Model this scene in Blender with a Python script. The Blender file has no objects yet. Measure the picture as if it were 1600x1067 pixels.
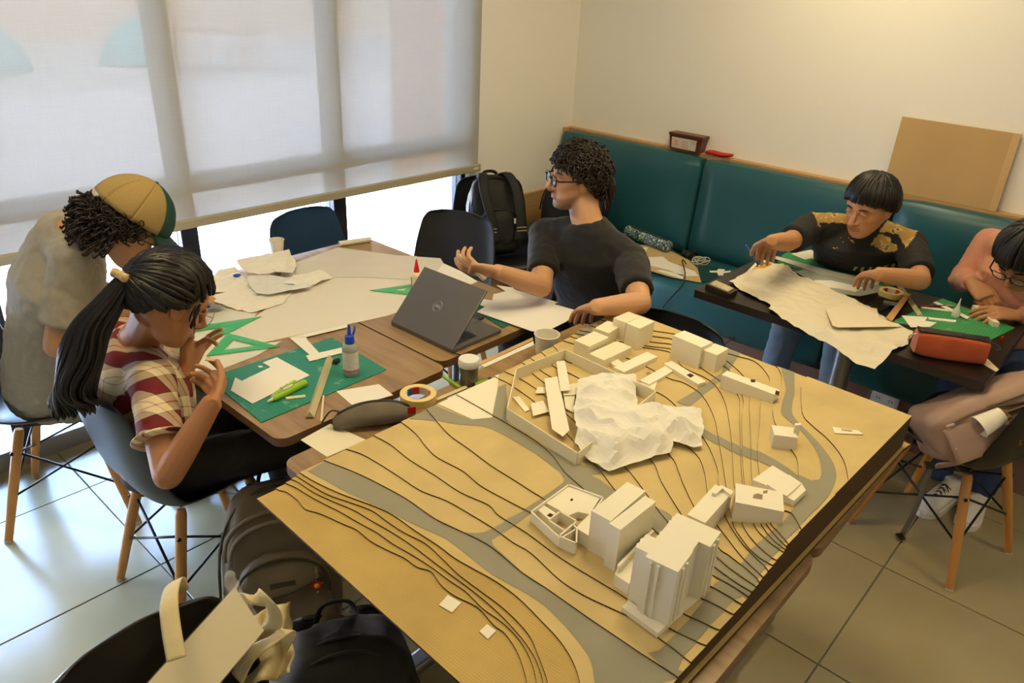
import bpy, bmesh, math, random
import numpy as np
from mathutils import Vector, Matrix, noise, geometry
random.seed(7)
rng = np.random.default_rng(11)
S = bpy.context.scene
C = S.collection
PI = math.pi

# ------------------------------------------------------------------ camera
CAM = np.array([[0.6729697, -0.73821015, 0.04644941],
                [-0.29439677, -0.32492984, -0.89874977],
                [0.678559, 0.59115681, -0.43599462]])      # rows: camera right, down, forward
FPX, CH = 1175.407, 1.855
cd = bpy.data.cameras.new('camera'); co = bpy.data.objects.new('camera', cd); C.objects.link(co)
cd.sensor_width = 36.0; cd.lens = FPX / 1600 * 36; cd.clip_start = .05; cd.clip_end = 300
_m = Matrix.Identity(4)
for _i in range(3):
    _m[_i][0] = CAM[0][_i]; _m[_i][1] = -CAM[1][_i]; _m[_i][2] = -CAM[2][_i]
_m[2][3] = CH
co.matrix_world = _m
S.camera = co

# ------------------------------------------------------------------ world, sun, big lights, exposure
W = bpy.data.worlds.new('world'); S.world = W; W.use_nodes = True
_n = W.node_tree.nodes; _bg = _n['Background']
_sky = _n.new('ShaderNodeTexSky'); _sky.sky_type = 'NISHITA'; _sky.sun_disc = False
_sky.sun_elevation = math.radians(48); _sky.sun_rotation = math.radians(200)
_sky.air_density = 1.0; _sky.dust_density = 2.5
W.node_tree.links.new(_sky.outputs[0], _bg.inputs[0]); _bg.inputs[1].default_value = 8.0
def light(kind, name, loc, energy, color, rot=(0, 0, 0), **kw):
    d = bpy.data.lights.new(name, kind); d.energy = energy; d.color = color
    for k, v in kw.items(): setattr(d, k, v)
    o = bpy.data.objects.new(name, d); C.objects.link(o); o.location = loc; o.rotation_euler = rot
    return o
light('SUN', 'sun', (0, 0, 10), 8.0, (1, .95, .86), (math.radians(-40), math.radians(8), 0), angle=.01)
WARM = (1.0, .79, .43)
S.view_settings.view_transform = 'Standard'; S.view_settings.look = 'None'
S.view_settings.exposure = 0.25; S.view_settings.gamma = 1.0
S.view_settings.use_curve_mapping = False
S.cycles.use_denoising = True
S.cycles.max_bounces = 8; S.cycles.transparent_max_bounces = 12
S.cycles.sample_clamp_indirect = 6.0
S.cycles.caustics_reflective = False; S.cycles.caustics_refractive = False

# ------------------------------------------------------------------ measuring: a picture point on a known plane of the room
def ray(u, v): return CAM.T @ np.array([(u - 800) / FPX, (v - 533.5) / FPX, 1.])
def P(u, v, z):
    r = ray(u, v); t = (z - CH) / r[2]; return Vector((r[0] * t, r[1] * t, z))
def PX(u, v, X):
    r = ray(u, v); t = X / r[0]; return Vector((r[0] * t, r[1] * t, CH + r[2] * t))
def PY(u, v, Y):
    r = ray(u, v); t = Y / r[1]; return Vector((r[0] * t, r[1] * t, CH + r[2] * t))
def PD(u, v, d):
    r = ray(u, v) * d; return Vector((r[0], r[1], CH + r[2]))
def pxl(p):
    q = CAM @ (np.array(p) - [0, 0, CH]); return 800 + FPX * q[0] / q[2], 533.5 + FPX * q[1] / q[2], q[2]

# ------------------------------------------------------------------ materials
MATS = {}
def mat(name, col, rough=.6, metal=0., var=.0, vscale=8., bump=0., bscale=60., spec=.5, alpha=1., trans=0., sheen=0., coat=0., ior=1.45, stretch=None, sub=0.):
    if name in MATS: return MATS[name]
    m = bpy.data.materials.new(name); m.use_nodes = True
    nt = m.node_tree; b = nt.nodes['Principled BSDF']
    c = (*col, 1) if len(col) == 3 else col
    b.inputs['Base Color'].default_value = c
    b.inputs['Roughness'].default_value = rough; b.inputs['Metallic'].default_value = metal
    b.inputs['Specular IOR Level'].default_value = spec; b.inputs['IOR'].default_value = ior
    b.inputs['Alpha'].default_value = alpha; b.inputs['Transmission Weight'].default_value = trans
    b.inputs['Coat Weight'].default_value = coat; b.inputs['Sheen Weight'].default_value = sheen
    if sub: b.inputs['Subsurface Weight'].default_value = sub; b.inputs['Subsurface Radius'].default_value = (.012, .005, .003)
    tc = nt.nodes.new('ShaderNodeTexCoord'); vec = tc.outputs['Object']
    if stretch:
        mp = nt.nodes.new('ShaderNodeMapping'); mp.inputs['Scale'].default_value = stretch
        nt.links.new(vec, mp.inputs[0]); vec = mp.outputs[0]
    if var:
        n = nt.nodes.new('ShaderNodeTexNoise'); n.inputs['Scale'].default_value = vscale; n.inputs['Detail'].default_value = 5
        nt.links.new(vec, n.inputs[0])
        mx = nt.nodes.new('ShaderNodeMix'); mx.data_type = 'RGBA'
        mx.inputs[6].default_value = tuple(x * (1 - var) for x in c[:3]) + (1,)
        mx.inputs[7].default_value = tuple(min(1, x * (1 + var)) for x in c[:3]) + (1,)
        nt.links.new(n.outputs[0], mx.inputs[0]); nt.links.new(mx.outputs[2], b.inputs['Base Color'])
    if bump:
        n2 = nt.nodes.new('ShaderNodeTexNoise'); n2.inputs['Scale'].default_value = bscale; n2.inputs['Detail'].default_value = 4
        nt.links.new(vec, n2.inputs[0])
        bp = nt.nodes.new('ShaderNodeBump'); bp.inputs['Strength'].default_value = bump; bp.inputs['Distance'].default_value = .004
        nt.links.new(n2.outputs[0], bp.inputs['Height']); nt.links.new(bp.outputs[0], b.inputs['Normal'])
    MATS[name] = m; return m
def nodes_of(name):
    m = bpy.data.materials.new(name); m.use_nodes = True; MATS[name] = m
    return m, m.node_tree, m.node_tree.nodes['Principled BSDF'], m.node_tree.links
def ramp(nt, pos_cols, interp='LINEAR'):
    r = nt.nodes.new('ShaderNodeValToRGB'); r.color_ramp.interpolation = interp
    e = r.color_ramp.elements
    while len(e) < len(pos_cols): e.new(.5)
    for k, (p, c) in enumerate(pos_cols): e[k].position = p; e[k].color = (*c, 1)
    return r
def vcol_mat(name, rough=.55, attr='col', sub=0., bump=0., bscale=200., sheen=0.):
    m = mat(name, (.5, .5, .5), rough=rough, bump=bump, bscale=bscale, sub=sub, sheen=sheen)
    nt = m.node_tree; a = nt.nodes.new('ShaderNodeAttribute'); a.attribute_name = attr
    nt.links.new(a.outputs['Color'], nt.nodes['Principled BSDF'].inputs['Base Color'])
    return m

# ------------------------------------------------------------------ meshes
class MB:
    """collects closed shapes into one mesh"""
    def __init__(s): s.v = []; s.f = []; s.m = []
    def add(s, vs, fs, mi=0):
        k = len(s.v); s.v += [tuple(v) for v in vs]; s.f += [tuple(i + k for i in f) for f in fs]; s.m += [mi] * len(fs); return s
    def box(s, lo, hi, mi=0, M=None):
        x0, y0, z0 = lo; x1, y1, z1 = hi
        vs = [Vector(p) for p in ((x0, y0, z0), (x1, y0, z0), (x1, y1, z0), (x0, y1, z0), (x0, y0, z1), (x1, y0, z1), (x1, y1, z1), (x0, y1, z1))]
        if M is not None: vs = [M @ v for v in vs]
        return s.add(vs, [(3, 2, 1, 0), (4, 5, 6, 7), (0, 1, 5, 4), (1, 2, 6, 5), (2, 3, 7, 6), (3, 0, 4, 7)], mi)
    def prism(s, poly, z0, z1, mi=0, side=None):
        """poly: xy points, counter-clockwise or not; z0/z1 floats"""
        pts = [Vector((p[0], p[1], 0)) for p in poly]
        a = sum(pts[i].x * pts[(i + 1) % len(pts)].y - pts[(i + 1) % len(pts)].x * pts[i].y for i in range(len(pts)))
        if a < 0: pts.reverse()
        n = len(pts); tr = geometry.tessellate_polygon([pts])
        vs = [(p.x, p.y, z0) for p in pts] + [(p.x, p.y, z1) for p in pts]
        fs = []
        for t in tr:
            q = [pts[i] for i in t]
            up = (q[1] - q[0]).cross(q[2] - q[0]).z > 0
            t = t if up else t[::-1]
            fs.append(tuple(i + n for i in t)); fs.append(tuple(t[::-1]))
        s.add(vs, fs, mi)
        k = len(s.v) - 2 * n
        for i in range(n):
            j = (i + 1) % n
            s.f.append((k + i, k + j, k + n + j, k + n + i)); s.m.append(mi if side is None else side)
        return s
    def tube(s, pts, rad, n=10, mi=0, caps=True, up=None, closed=False):
        """pts: path, rad: radius or list of radius or (ra, rb); closed caps"""
        pts = [Vector(p) for p in pts]; m = len(pts)
        if not isinstance(rad, (list, tuple)) or (isinstance(rad, tuple)): rad = [rad] * m
        k = len(s.v); u = Vector(up) if up else None
        prev = None
        for i, p in enumerate(pts):
            if closed: t = (pts[(i + 1) % m] - pts[i - 1]).normalized()
            else: t = (pts[min(i + 1, m - 1)] - pts[max(i - 1, 0)])
            if t.length < 1e-9: t = Vector((0, 0, 1))
            t.normalize()
            if prev is None:
                b = u if u else (Vector((0, 0, 1)) if abs(t.z) < .9 else Vector((1, 0, 0)))
                a = (b - t * b.dot(t)).normalized()
            else:
                b = u if u else prev
                a = (b - t * b.dot(t))
                a = a.normalized() if a.length > 1e-6 else prev
            prev = a; c = t.cross(a)
            r = rad[i]; ra, rb = r if isinstance(r, tuple) else (r, r)
            for j in range(n):
                th = 2 * PI * j / n
                s.v.append(tuple(p + a * (math.cos(th) * ra) + c * (math.sin(th) * rb)))
        for i in range(m if closed else m - 1):
            for j in range(n):
                a0 = k + i * n + j; a1 = k + i * n + (j + 1) % n
                b0 = k + ((i + 1) % m) * n + j; b1 = k + ((i + 1) % m) * n + (j + 1) % n
                s.f.append((a0, a1, b1, b0)); s.m.append(mi)
        if caps and not closed:
            s.f.append(tuple(k + j for j in range(n))[::-1]); s.m.append(mi)
            s.f.append(tuple(k + (m - 1) * n + j for j in range(n))); s.m.append(mi)
        return s
    def lathe(s, prof, n=24, mi=0, M=None, axis=(0, 0, 0)):
        """prof: (r, z) from bottom to top; closes at r ~ 0"""
        k = len(s.v); ax = Vector(axis)
        for r, z in prof:
            for j in range(n):
                th = 2 * PI * j / n; p = Vector((r * math.cos(th), r * math.sin(th), z)) + ax
                s.v.append(tuple(M @ p if M is not None else p))
        for i in range(len(prof) - 1):
            for j in range(n):
                a0 = k + i * n + j; a1 = k + i * n + (j + 1) % n
                s.f.append((a0, a1, a1 + n, a0 + n)); s.m.append(mi)
        if prof[0][0] > 1e-6: s.f.append(tuple(k + j for j in range(n))[::-1]); s.m.append(mi)
        if prof[-1][0] > 1e-6:
            q = k + (len(prof) - 1) * n; s.f.append(tuple(q + j for j in range(n))); s.m.append(mi)
        return s
    def ellipsoid(s, c, r, n=16, m=10, M=None, mi=0):
        c = Vector(c); prof = []; k = len(s.v)
        for i in range(m + 1):
            ph = -PI / 2 + PI * i / m
            for j in range(n):
                th = 2 * PI * j / n
                p = Vector((r[0] * math.cos(ph) * math.cos(th), r[1] * math.cos(ph) * math.sin(th), r[2] * math.sin(ph)))
                if M is not None: p = M @ p
                s.v.append(tuple(p + c))
        for i in range(m):
            for j in range(n):
                a0 = k + i * n + j; a1 = k + i * n + (j + 1) % n
                s.f.append((a0, a1, a1 + n, a0 + n)); s.m.append(mi)
        return s
    def grid(s, fn, nu, nv, mi=0, wrap=False):
        """fn(a, b) for a, b in 0..1"""
        k = len(s.v)
        for i in range(nu + 1):
            for j in range(nv + (0 if wrap else 1)): s.v.append(tuple(fn(i / nu, j / nv)))
        w = nv if wrap else nv + 1
        for i in range(nu):
            for j in range(nv):
                j1 = (j + 1) % w
                s.f.append((k + i * w + j, k + (i + 1) * w + j, k + (i + 1) * w + j1, k + i * w + j1)); s.m.append(mi)
        return s
    def rbox(s, lo, hi, r=.01, mi=0, M=None, seg=3):
        """box with rounded edges"""
        bm = bmesh.new(); bmesh.ops.create_cube(bm, size=1)
        lo = Vector(lo); hi = Vector(hi); d = hi - lo
        for v in bm.verts: v.co = Vector((lo.x + (v.co.x + .5) * d.x, lo.y + (v.co.y + .5) * d.y, lo.z + (v.co.z + .5) * d.z))
        bmesh.ops.bevel(bm, geom=list(bm.edges), offset=min(r, min(d) * .49), segments=seg, affect='EDGES', profile=.5)
        bm.verts.index_update()
        vs = [M @ v.co if M is not None else v.co.copy() for v in bm.verts]
        fs = [tuple(v.index for v in f.verts) for f in bm.faces]; bm.free()
        return s.add(vs, fs, mi)
    def mesh(s, name='mesh', smooth=False):
        me = bpy.data.meshes.new(name); me.from_pydata([tuple(v) for v in s.v], [], s.f)
        me.polygons.foreach_set('material_index', s.m)
        if smooth is not False:
            me.polygons.foreach_set('use_smooth', [True] * len(me.polygons))
            if smooth is not True: me.set_sharp_from_angle(angle=math.radians(smooth))
        me.update(); return me

def setm(me, mats):
    for m in (mats if isinstance(mats, (list, tuple)) else [mats]): me.materials.append(m)
def thing(name, label, cat, loc=(0, 0, 0), rz=0., group=None, kind=None):
    o = bpy.data.objects.new(name, None); C.objects.link(o); o.empty_display_size = .05
    o.location = loc; o.rotation_euler = (0, 0, rz)
    tag(o, label, cat, group, kind); return o
def tag(o, label=None, cat=None, group=None, kind=None):
    if label: o['label'] = label
    if cat: o['category'] = cat
    if group: o['group'] = group
    if kind: o['kind'] = kind
    return o
def wm(o):
    m = Matrix.LocRotScale(o.location, o.rotation_euler, o.scale)
    return (wm(o.parent) @ o.matrix_parent_inverse @ m) if o.parent else m
def ob(name, mb, mats, parent=None, smooth=False, world=False, label=None, loc=None, rot=None):
    """one mesh object; world=True: the mesh is in room coordinates"""
    me = mb.mesh(name, smooth) if isinstance(mb, MB) else mb
    if not len(me.materials): setm(me, mats)
    o = bpy.data.objects.new(name, me); C.objects.link(o)
    if loc is not None: o.location = loc
    if rot is not None: o.rotation_euler = rot
    if parent is not None:
        o.parent = parent
        if world: o.matrix_parent_inverse = wm(parent).inverted()
    if label: o['label'] = label
    return o
def solo(name, mb, mats, label, cat, loc=None, group=None, smooth=False, rz=0.):
    """a thing that is one mesh given in room coordinates; its origin is moved to loc"""
    if loc is not None and isinstance(mb, MB):
        M = (Matrix.Translation(loc) @ Matrix.Rotation(rz, 4, 'Z')).inverted()
        mb.v = [tuple(M @ Vector(v)) for v in mb.v]
    o = ob(name, mb, mats, smooth=smooth, loc=loc)
    if rz: o.rotation_euler = (0, 0, rz)
    return tag(o, label, cat, group)
def struct(name, mb, mats, smooth=False, parent=None):
    o = ob(name, mb, mats, parent=parent, smooth=smooth, world=parent is not None)
    if parent is None: o['kind'] = 'structure'
    return o
def dup(root, loc, rz, label=None, group=None):
    r = root.copy(); C.objects.link(r); r.location = loc; r.rotation_euler = (0, 0, rz)
    if label: r['label'] = label
    if group: r['group'] = group
    for ch in list(root.children):
        c = ch.copy(); C.objects.link(c); c.parent = r
        for g in list(ch.children):
            d = g.copy(); C.objects.link(d); d.parent = c
    return r
def mods(me, voxel=None, smooth=0, fac=.5, subsurf=0, decim=None, name='tmp'):
    """evaluate modifiers on a mesh once and return the plain result"""
    o = bpy.data.objects.new(name, me); C.objects.link(o)
    if voxel:
        r = o.modifiers.new('r', 'REMESH'); r.mode = 'VOXEL'; r.voxel_size = voxel; r.adaptivity = 0; r.use_smooth_shade = True
    if smooth:
        q = o.modifiers.new('s', 'SMOOTH'); q.factor = fac; q.iterations = smooth
    if subsurf:
        q = o.modifiers.new('u', 'SUBSURF'); q.levels = subsurf; q.render_levels = subsurf
    if decim:
        q = o.modifiers.new('d', 'DECIMATE'); q.ratio = decim
    dg = bpy.context.evaluated_depsgraph_get(); dg.update()
    out = bpy.data.meshes.new_from_object(o.evaluated_get(dg), depsgraph=dg)
    bpy.data.objects.remove(o); bpy.data.meshes.remove(me)
    out.polygons.foreach_set('use_smooth', [True] * len(out.polygons)); out.name = name
    return out
def co_of(me):
    a = np.empty(len(me.vertices) * 3); me.vertices.foreach_get('co', a); return a.reshape(-1, 3)
def set_co(me, a): me.vertices.foreach_set('co', np.ascontiguousarray(a).ravel()); me.update()
def set_col(me, cols):
    at = me.color_attributes.new('col', 'FLOAT_COLOR', 'POINT')
    at.data.foreach_set('color', np.concatenate([cols, np.ones((len(cols), 1))], 1).ravel())
def wob(p, s=5., a=1., o=0.):
    return a * noise.noise(Vector((p[0] * s + o, p[1] * s - o, p[2] * s + 2 * o)))
def spline(pts, n=8):
    """smooth path through points (Catmull-Rom)"""
    pts = [Vector(p) for p in pts]; out = []
    for i in range(len(pts) - 1):
        p0 = pts[max(i - 1, 0)]; p1 = pts[i]; p2 = pts[i + 1]; p3 = pts[min(i + 2, len(pts) - 1)]
        for k in range(n):
            t = k / n
            out.append(.5 * ((2 * p1) + (p2 - p0) * t + (2 * p0 - 5 * p1 + 4 * p2 - p3) * t * t + (3 * p1 - p0 - 3 * p2 + p3) * t ** 3))
    out.append(pts[-1]); return out
# ------------------------------------------------------------------ setting
YW, XW = 3.05, 3.975                         # inner faces of the window wall and the bench wall
M_wall = mat('cream_paint', (.90, .885, .84), .75, var=.02, vscale=2, bump=.05, bscale=90)
M_ceil = mat('ceiling_paint', (.88, .87, .84), .8, var=.02)
M_tile = mat('porcelain_tile', (.37, .31, .175), .2, var=.13, vscale=5, bump=.03, bscale=30)
M_grout = mat('grout', (.16, .15, .13), .8, var=.1)
M_alu = mat('dark_anodised_frame', (.035, .037, .045), .35, metal=.6, var=.05)
M_alu2 = mat('grey_anodised_frame', (.30, .30, .30), .4, metal=.5, var=.05)
M_wood = mat('oak_trim', (.50, .30, .13), .5, var=.18, vscale=6, stretch=(1, 1, 14), bump=.05)
fl = MB(); fl.box((-2.2, -3.2, -.08), (XW, YW + .12, -.004))
floor = struct('floor', fl, M_grout)
tb = MB(); g = .0022
tb.rbox((g, g, -.004), (.6 - g, .6 - g, 0), .0015, seg=1)
tme = tb.mesh('tile'); setm(tme, M_tile)
for i in range(-3, 6):
    for j in range(-3, 5):
        x, y = .71 + .6 * i, .3506 + .6 * j
        if x > XW - .05 or y > YW - .05: continue
        w, h = min(.6, XW - x), min(.6, YW + .03 - y)
        t = bpy.data.objects.new('tile', tme); C.objects.link(t); t.location = (x, y, 0); t.scale = (w / .6, h / .6, 1); t.parent = floor
XO = 3.05                                     # the right end of the window opening
wb = MB()
wb.box((XO, YW, -.05), (XW + .2, YW + .2, 2.8)); wb.box((-2.4, YW, 2.45), (XO, YW + .2, 2.8)); wb.box((-2.4, YW, -.05), (-1.75, YW + .2, 2.45))
struct('wall_back', wb, M_wall)
wr = MB(); wr.box((XW, -3.4, -.05), (XW + .2, YW, 2.8)); struct('wall_right', wr, M_wall)
wl = MB(); wl.box((-2.4, -3.4, -.05), (-2.2, YW, 2.8)); struct('wall_left', wl, M_wall)
wf = MB(); wf.box((-2.2, -3.4, -.05), (XW, -3.2, 2.8)); struct('wall_front', wf, M_wall)
ce = MB(); ce.box((-2.4, -3.4, 2.72), (XW + .2, YW + .2, 2.86)); struct('ceiling', ce, M_ceil)
# window: frame, three mullions, transom, panes
M_glass, nt, b, L = nodes_of('window_glass')
tr = nt.nodes.new('ShaderNodeBsdfTransparent'); gl = nt.nodes.new('ShaderNodeBsdfGlossy'); gl.inputs['Roughness'].default_value = .02
fr = nt.nodes.new('ShaderNodeFresnel'); mx = nt.nodes.new('ShaderNodeMixShader'); fr.inputs[0].default_value = 1.35
tr.inputs[0].default_value = (.95, .98, 1, 1)
L.new(fr.outputs[0], mx.inputs[0]); L.new(tr.outputs[0], mx.inputs[1]); L.new(gl.outputs[0], mx.inputs[2]); L.new(mx.outputs[0], nt.nodes['Material Output'].inputs[0])
win = bpy.data.objects.new('window_1', None); C.objects.link(win); win.location = (1.0, YW + .07, 0); win['kind'] = 'structure'
y0, y1 = YW + .03, YW + .11
m = MB(); m.rbox((-1.75, y0, -.01), (XO, y1, .075), .004); ob('sill', m, M_alu2, win, world=True)
m = MB(); m.rbox((-1.75, y0, 2.37), (XO, y1, 2.45), .004); ob('window_frame', m, M_alu, win, world=True)
m = MB(); m.rbox((XO - .035, y0, .075), (XO, y1, 2.37), .004); ob('window_frame', m, M_alu, win, world=True)
MX = [-.20, .58, 1.36, 2.14, XO - .075]
for x in MX[:-1]:
    m = MB(); m.rbox((x, y0, .075), (x + .075, y1, 2.37), .004); ob('mullion', m, M_alu, win, world=True)
xs = [-1.75] + MX
for a, bb in zip(xs[:-1], xs[1:]):
    lo = a + (.075 if a > -1.7 else 0); hi = bb if bb != MX[-1] else XO - .035
    m = MB(); m.rbox((lo, y0 + .005, .965), (hi, y1 - .005, 1.04), .004); ob('transom', m, M_alu2, win, world=True)
    for z0, z1 in ((.075, .965), (1.04, 2.37)):
        m = MB(); m.box((lo, y0 + .036, z0), (hi, y0 + .042, z1)); ob('pane', m, M_glass, win, world=True)
# roller blind
M_blind, nt, b, L = nodes_of('screen_blind_fabric')
tc = nt.nodes.new('ShaderNodeTexCoord')
wv = nt.nodes.new('ShaderNodeTexNoise'); wv.inputs['Scale'].default_value = 1; mp = nt.nodes.new('ShaderNodeMapping'); mp.inputs['Scale'].default_value = (260, 1, 9)
mp2 = nt.nodes.new('ShaderNodeMapping'); mp2.inputs['Scale'].default_value = (9, 1, 260)
wv2 = nt.nodes.new('ShaderNodeTexNoise'); wv2.inputs['Scale'].default_value = 1
L.new(tc.outputs['Object'], mp.inputs[0]); L.new(mp.outputs[0], wv.inputs[0]); L.new(tc.outputs['Object'], mp2.inputs[0]); L.new(mp2.outputs[0], wv2.inputs[0])
ad = nt.nodes.new('ShaderNodeMath'); ad.operation = 'ADD'; L.new(wv.outputs[0], ad.inputs[0]); L.new(wv2.outputs[0], ad.inputs[1])
cr = ramp(nt, [(.3, (.78, .78, .75)), (.7, (.86, .86, .83))]); hf = nt.nodes.new('ShaderNodeMath'); hf.operation = 'MULTIPLY'; hf.inputs[1].default_value = .5
L.new(ad.outputs[0], hf.inputs[0]); L.new(hf.outputs[0], cr.inputs[0])
df = nt.nodes.new('ShaderNodeBsdfDiffuse'); tl = nt.nodes.new('ShaderNodeBsdfTranslucent'); tp = nt.nodes.new('ShaderNodeBsdfTransparent')
L.new(cr.outputs[0], df.inputs[0]); tl.inputs[0].default_value = (.064, .066, .064, 1)
m1 = nt.nodes.new('ShaderNodeMixShader'); m2 = nt.nodes.new('ShaderNodeMixShader'); m1.inputs[0].default_value = .5; m2.inputs[0].default_value = .010
L.new(df.outputs[0], m1.inputs[1]); L.new(tl.outputs[0], m1.inputs[2]); L.new(m1.outputs[0], m2.inputs[1]); L.new(tp.outputs[0], m2.inputs[2])
L.new(m2.outputs[0], nt.nodes['Material Output'].inputs[0])
XB = PY(747, 255, YW - .03).x
bl = thing('roller_blind', 'long translucent white roller blind lowered over the tall window', 'roller blind', (1, YW - .03, .85))
m = MB(); m.grid(lambda a, b_: (-1.8 + (XB + 1.8) * a, YW - .03 + .004 * math.sin(a * 9) * (1 - b_), .872 + 1.75 * b_), 24, 12); ob('blind_fabric', m, M_blind, bl, world=True, smooth=True)
M_bar = mat('blind_bar_beige', (.42, .38, .27), .45, var=.05)
m = MB(); m.rbox((-1.8, YW - .042, .842), (XB, YW - .018, .882), .006); bar = ob('bottom_bar', m, M_bar, bl, world=True)
m = MB(); m.rbox((XB, YW - .044, .840), (XB + .012, YW - .016, .884), .003); ob('end_cap', m, mat('bar_cap', (.5, .47, .38), .5), bar, world=True)
m = MB(); m.box((XB - .045, YW - .0435, .856), (XB - .008, YW - .042, .868)); ob('maker_plate', m, mat('plate_white', (.75, .73, .66), .5), bar, world=True)
m = MB(); m.tube([(-1.8, YW - .03, 2.63), (XB, YW - .03, 2.63)], .032, 16); ob('roller_tube', m, M_bar, bl, world=True, smooth=40)
# wood panel low on the window wall, beside the bench
m = MB(); m.rbox((XO + .02, YW - .022, 0), (XW - .08, YW, PY(832, 300, YW - .02).z), .004); struct('trim_1', m, M_wood)
# ------------------------------------------------------------------ unseen warm fill lamps added at the ceiling to brighten the room
M_lamp, nt, b, L = nodes_of('fill_diffuser'); em = b.inputs['Emission Color']; em.default_value = (*WARM, 1); b.inputs['Emission Strength'].default_value = 2.0  # glowing face of the added fill panels
M_fill_case = mat('fill_housing', (.7, .7, .68), .4)
for k, (x, y, e) in enumerate([(.6, 1.9, 14), (1.9, .9, 13), (.2, -1.3, 4), (2.6, -1.3, 11), (3.3, 1.3, 11)]):
    w_ = ['nearest the window', 'above the site model', 'behind the camera by the end wall', 'behind the camera beside the bench wall', 'above the dark table'][k]
    t = thing('fill_lamp', f'unseen square warm fill panel added at the ceiling {w_}', 'added fill lamp', (x, y, 2.69), 0, 'added ceiling fill panels')
    m = MB(); m.rbox((-.31, -.31, -.01), (.31, .31, .03), .006); ob('housing', m, M_fill_case, t)
    m = MB(); m.box((-.285, -.285, -.014), (.285, .285, -.0101)); ob('diffuser', m, M_lamp, t)
    l = light('AREA', 'fill_light', (0, 0, -.02), e, WARM, shape='SQUARE', size=.56); l.parent = t
# ------------------------------------------------------------------ terrace outside
M_pave = mat('terrace_paving', (.62, .61, .58), .8, var=.06, vscale=1.5)
m = MB(); m.box((-14, YW + .2, -.14), (26, 24, -.045)); terr = struct('ground_terrace', m, mat('terrace_joint', (.45, .44, .42), .9))
pm = MB(); pm.rbox((.004, .004, -.05), (1.196, 1.196, -.03), .004, seg=1); pme = pm.mesh('paver'); setm(pme, M_pave)
for i in range(-3, 9):
    for j in range(8):
        t = bpy.data.objects.new('paver', pme); C.objects.link(t); t.location = (i * 1.2, YW + .22 + j * 1.2, 0); t.parent = terr
M_brick = mat('orange_brick', (.62, .27, .10), .85, var=.2, vscale=9, bump=.3, bscale=40)
m = MB(); bx0 = PY(672, 290, 5.2).x
m.box((bx0 + .01, 5.16, -.05), (bx0 + .7, 5.74, 2.8)); pier = struct('wall_pier', m, mat('mortar', (.6, .55, .47), .9))
bk = MB(); bk.rbox((0, 0, 0), (.23, .10, .085), .004, seg=1); bme = bk.mesh('brick'); setm(bme, M_brick)
for r in range(28):
    for c in range(-1, 4):
        for face in (0, 1):
            if face == 0 and c > 2 or face == 1 and not 0 <= c < 3: continue
            o_ = .12 if r % 2 else 0
            t = bpy.data.objects.new('brick', bme); C.objects.link(t); t.parent = pier
            if face == 0: t.location = (bx0 + max(0, c * .245 + o_), 5.145, -.04 + r * .1); t.scale = (1 if c * .245 + o_ > 0 else .5, 1, 1)
            else: t.location = (bx0 + .10, 5.16 + c * .19 + o_ * .3, -.04 + r * .1); t.rotation_euler = (0, 0, PI / 2); t.scale = (.75, 1, 1)
m = MB(); m.box((-14, 21.5, -.1), (26, 22, 5)); struct('wall_exterior', m, mat('terracotta_render', (.42, .30, .20), .9, var=.1, vscale=1))
M_bean = mat('teal_beanbag', (.05, .30, .34), .8, var=.1)
def beanbag(p, rz, label):
    t = thing('beanbag', label, 'beanbag', p, rz, 'teal beanbags on the terrace')
    def f(a, b_):
        th = 2 * PI * b_; z = a
        r = .55 * (1 - z ** 1.6) ** .5 * (.9 + .1 * math.cos(2 * th)) if z < 1 else 0
        return (r * math.cos(th) - .42 * z * z, r * 1.02 * math.sin(th), .95 * z)
    m = MB(); m.grid(f, 14, 28, wrap=True); m.f.append(tuple(range(28))); m.m.append(0)
    ob('sack', m, M_bean, t, smooth=True)
    m = MB(); m.tube(spline([(-.35, 0, .88), (-.47, 0, .99), (-.5, 0, .86)], 5), .015, 8); ob('handle', m, M_bean, t, smooth=True)
beanbag(P(205, 100, -.03), 2.4, 'teal pear shaped beanbag on the terrace seen through the blind')
beanbag(P(0, 110, -.03), .6, 'teal beanbag on the terrace cut by the picture edge')
M_out = mat('terrace_furniture', (.33, .2, .12), .6, var=.1)
def out_table(p, rz, label):
    t = thing('terrace_table', label, 'table', p, rz)
    m = MB(); m.rbox((-.45, -.45, .70), (.45, .45, .74), .01); ob('tabletop', m, M_out, t)
    for sx in (-1, 1):
        for sy in (-1, 1):
            m = MB(); m.tube([(sx * .4, sy * .4, .70), (sx * .4, sy * .4, 0)], .025, 8); ob('leg', m, M_out, t)
def out_chair(p, rz, label):
    t = thing('terrace_chair', label, 'chair', p, rz, 'terrace chairs')
    m = MB(); m.rbox((-.22, -.22, .43), (.22, .22, .46), .01); ob('seat', m, M_out, t)
    m = MB(); m.rbox((-.24, -.21, .55), (-.21, .21, .86), .01); ob('backrest', m, M_out, t)
    for sx in (-1, 1):
        for sy in (-1, 1):
            m = MB(); m.tube([(sx * .2, sy * .2, .86 if sx < 0 else .43), (sx * .21, sy * .2, 0)], .016, 8); ob('leg', m, M_out, t)
q = P(330, 110, -.03); out_table(q, .3, 'brown terrace table beyond the blind'); out_chair(q + Vector((-.8, -.2, 0)), .2, 'brown terrace chair between beanbag and table')
out_chair(q + Vector((.8, .1, 0)), 3.3, 'brown terrace chair on the far side of the table')
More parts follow.
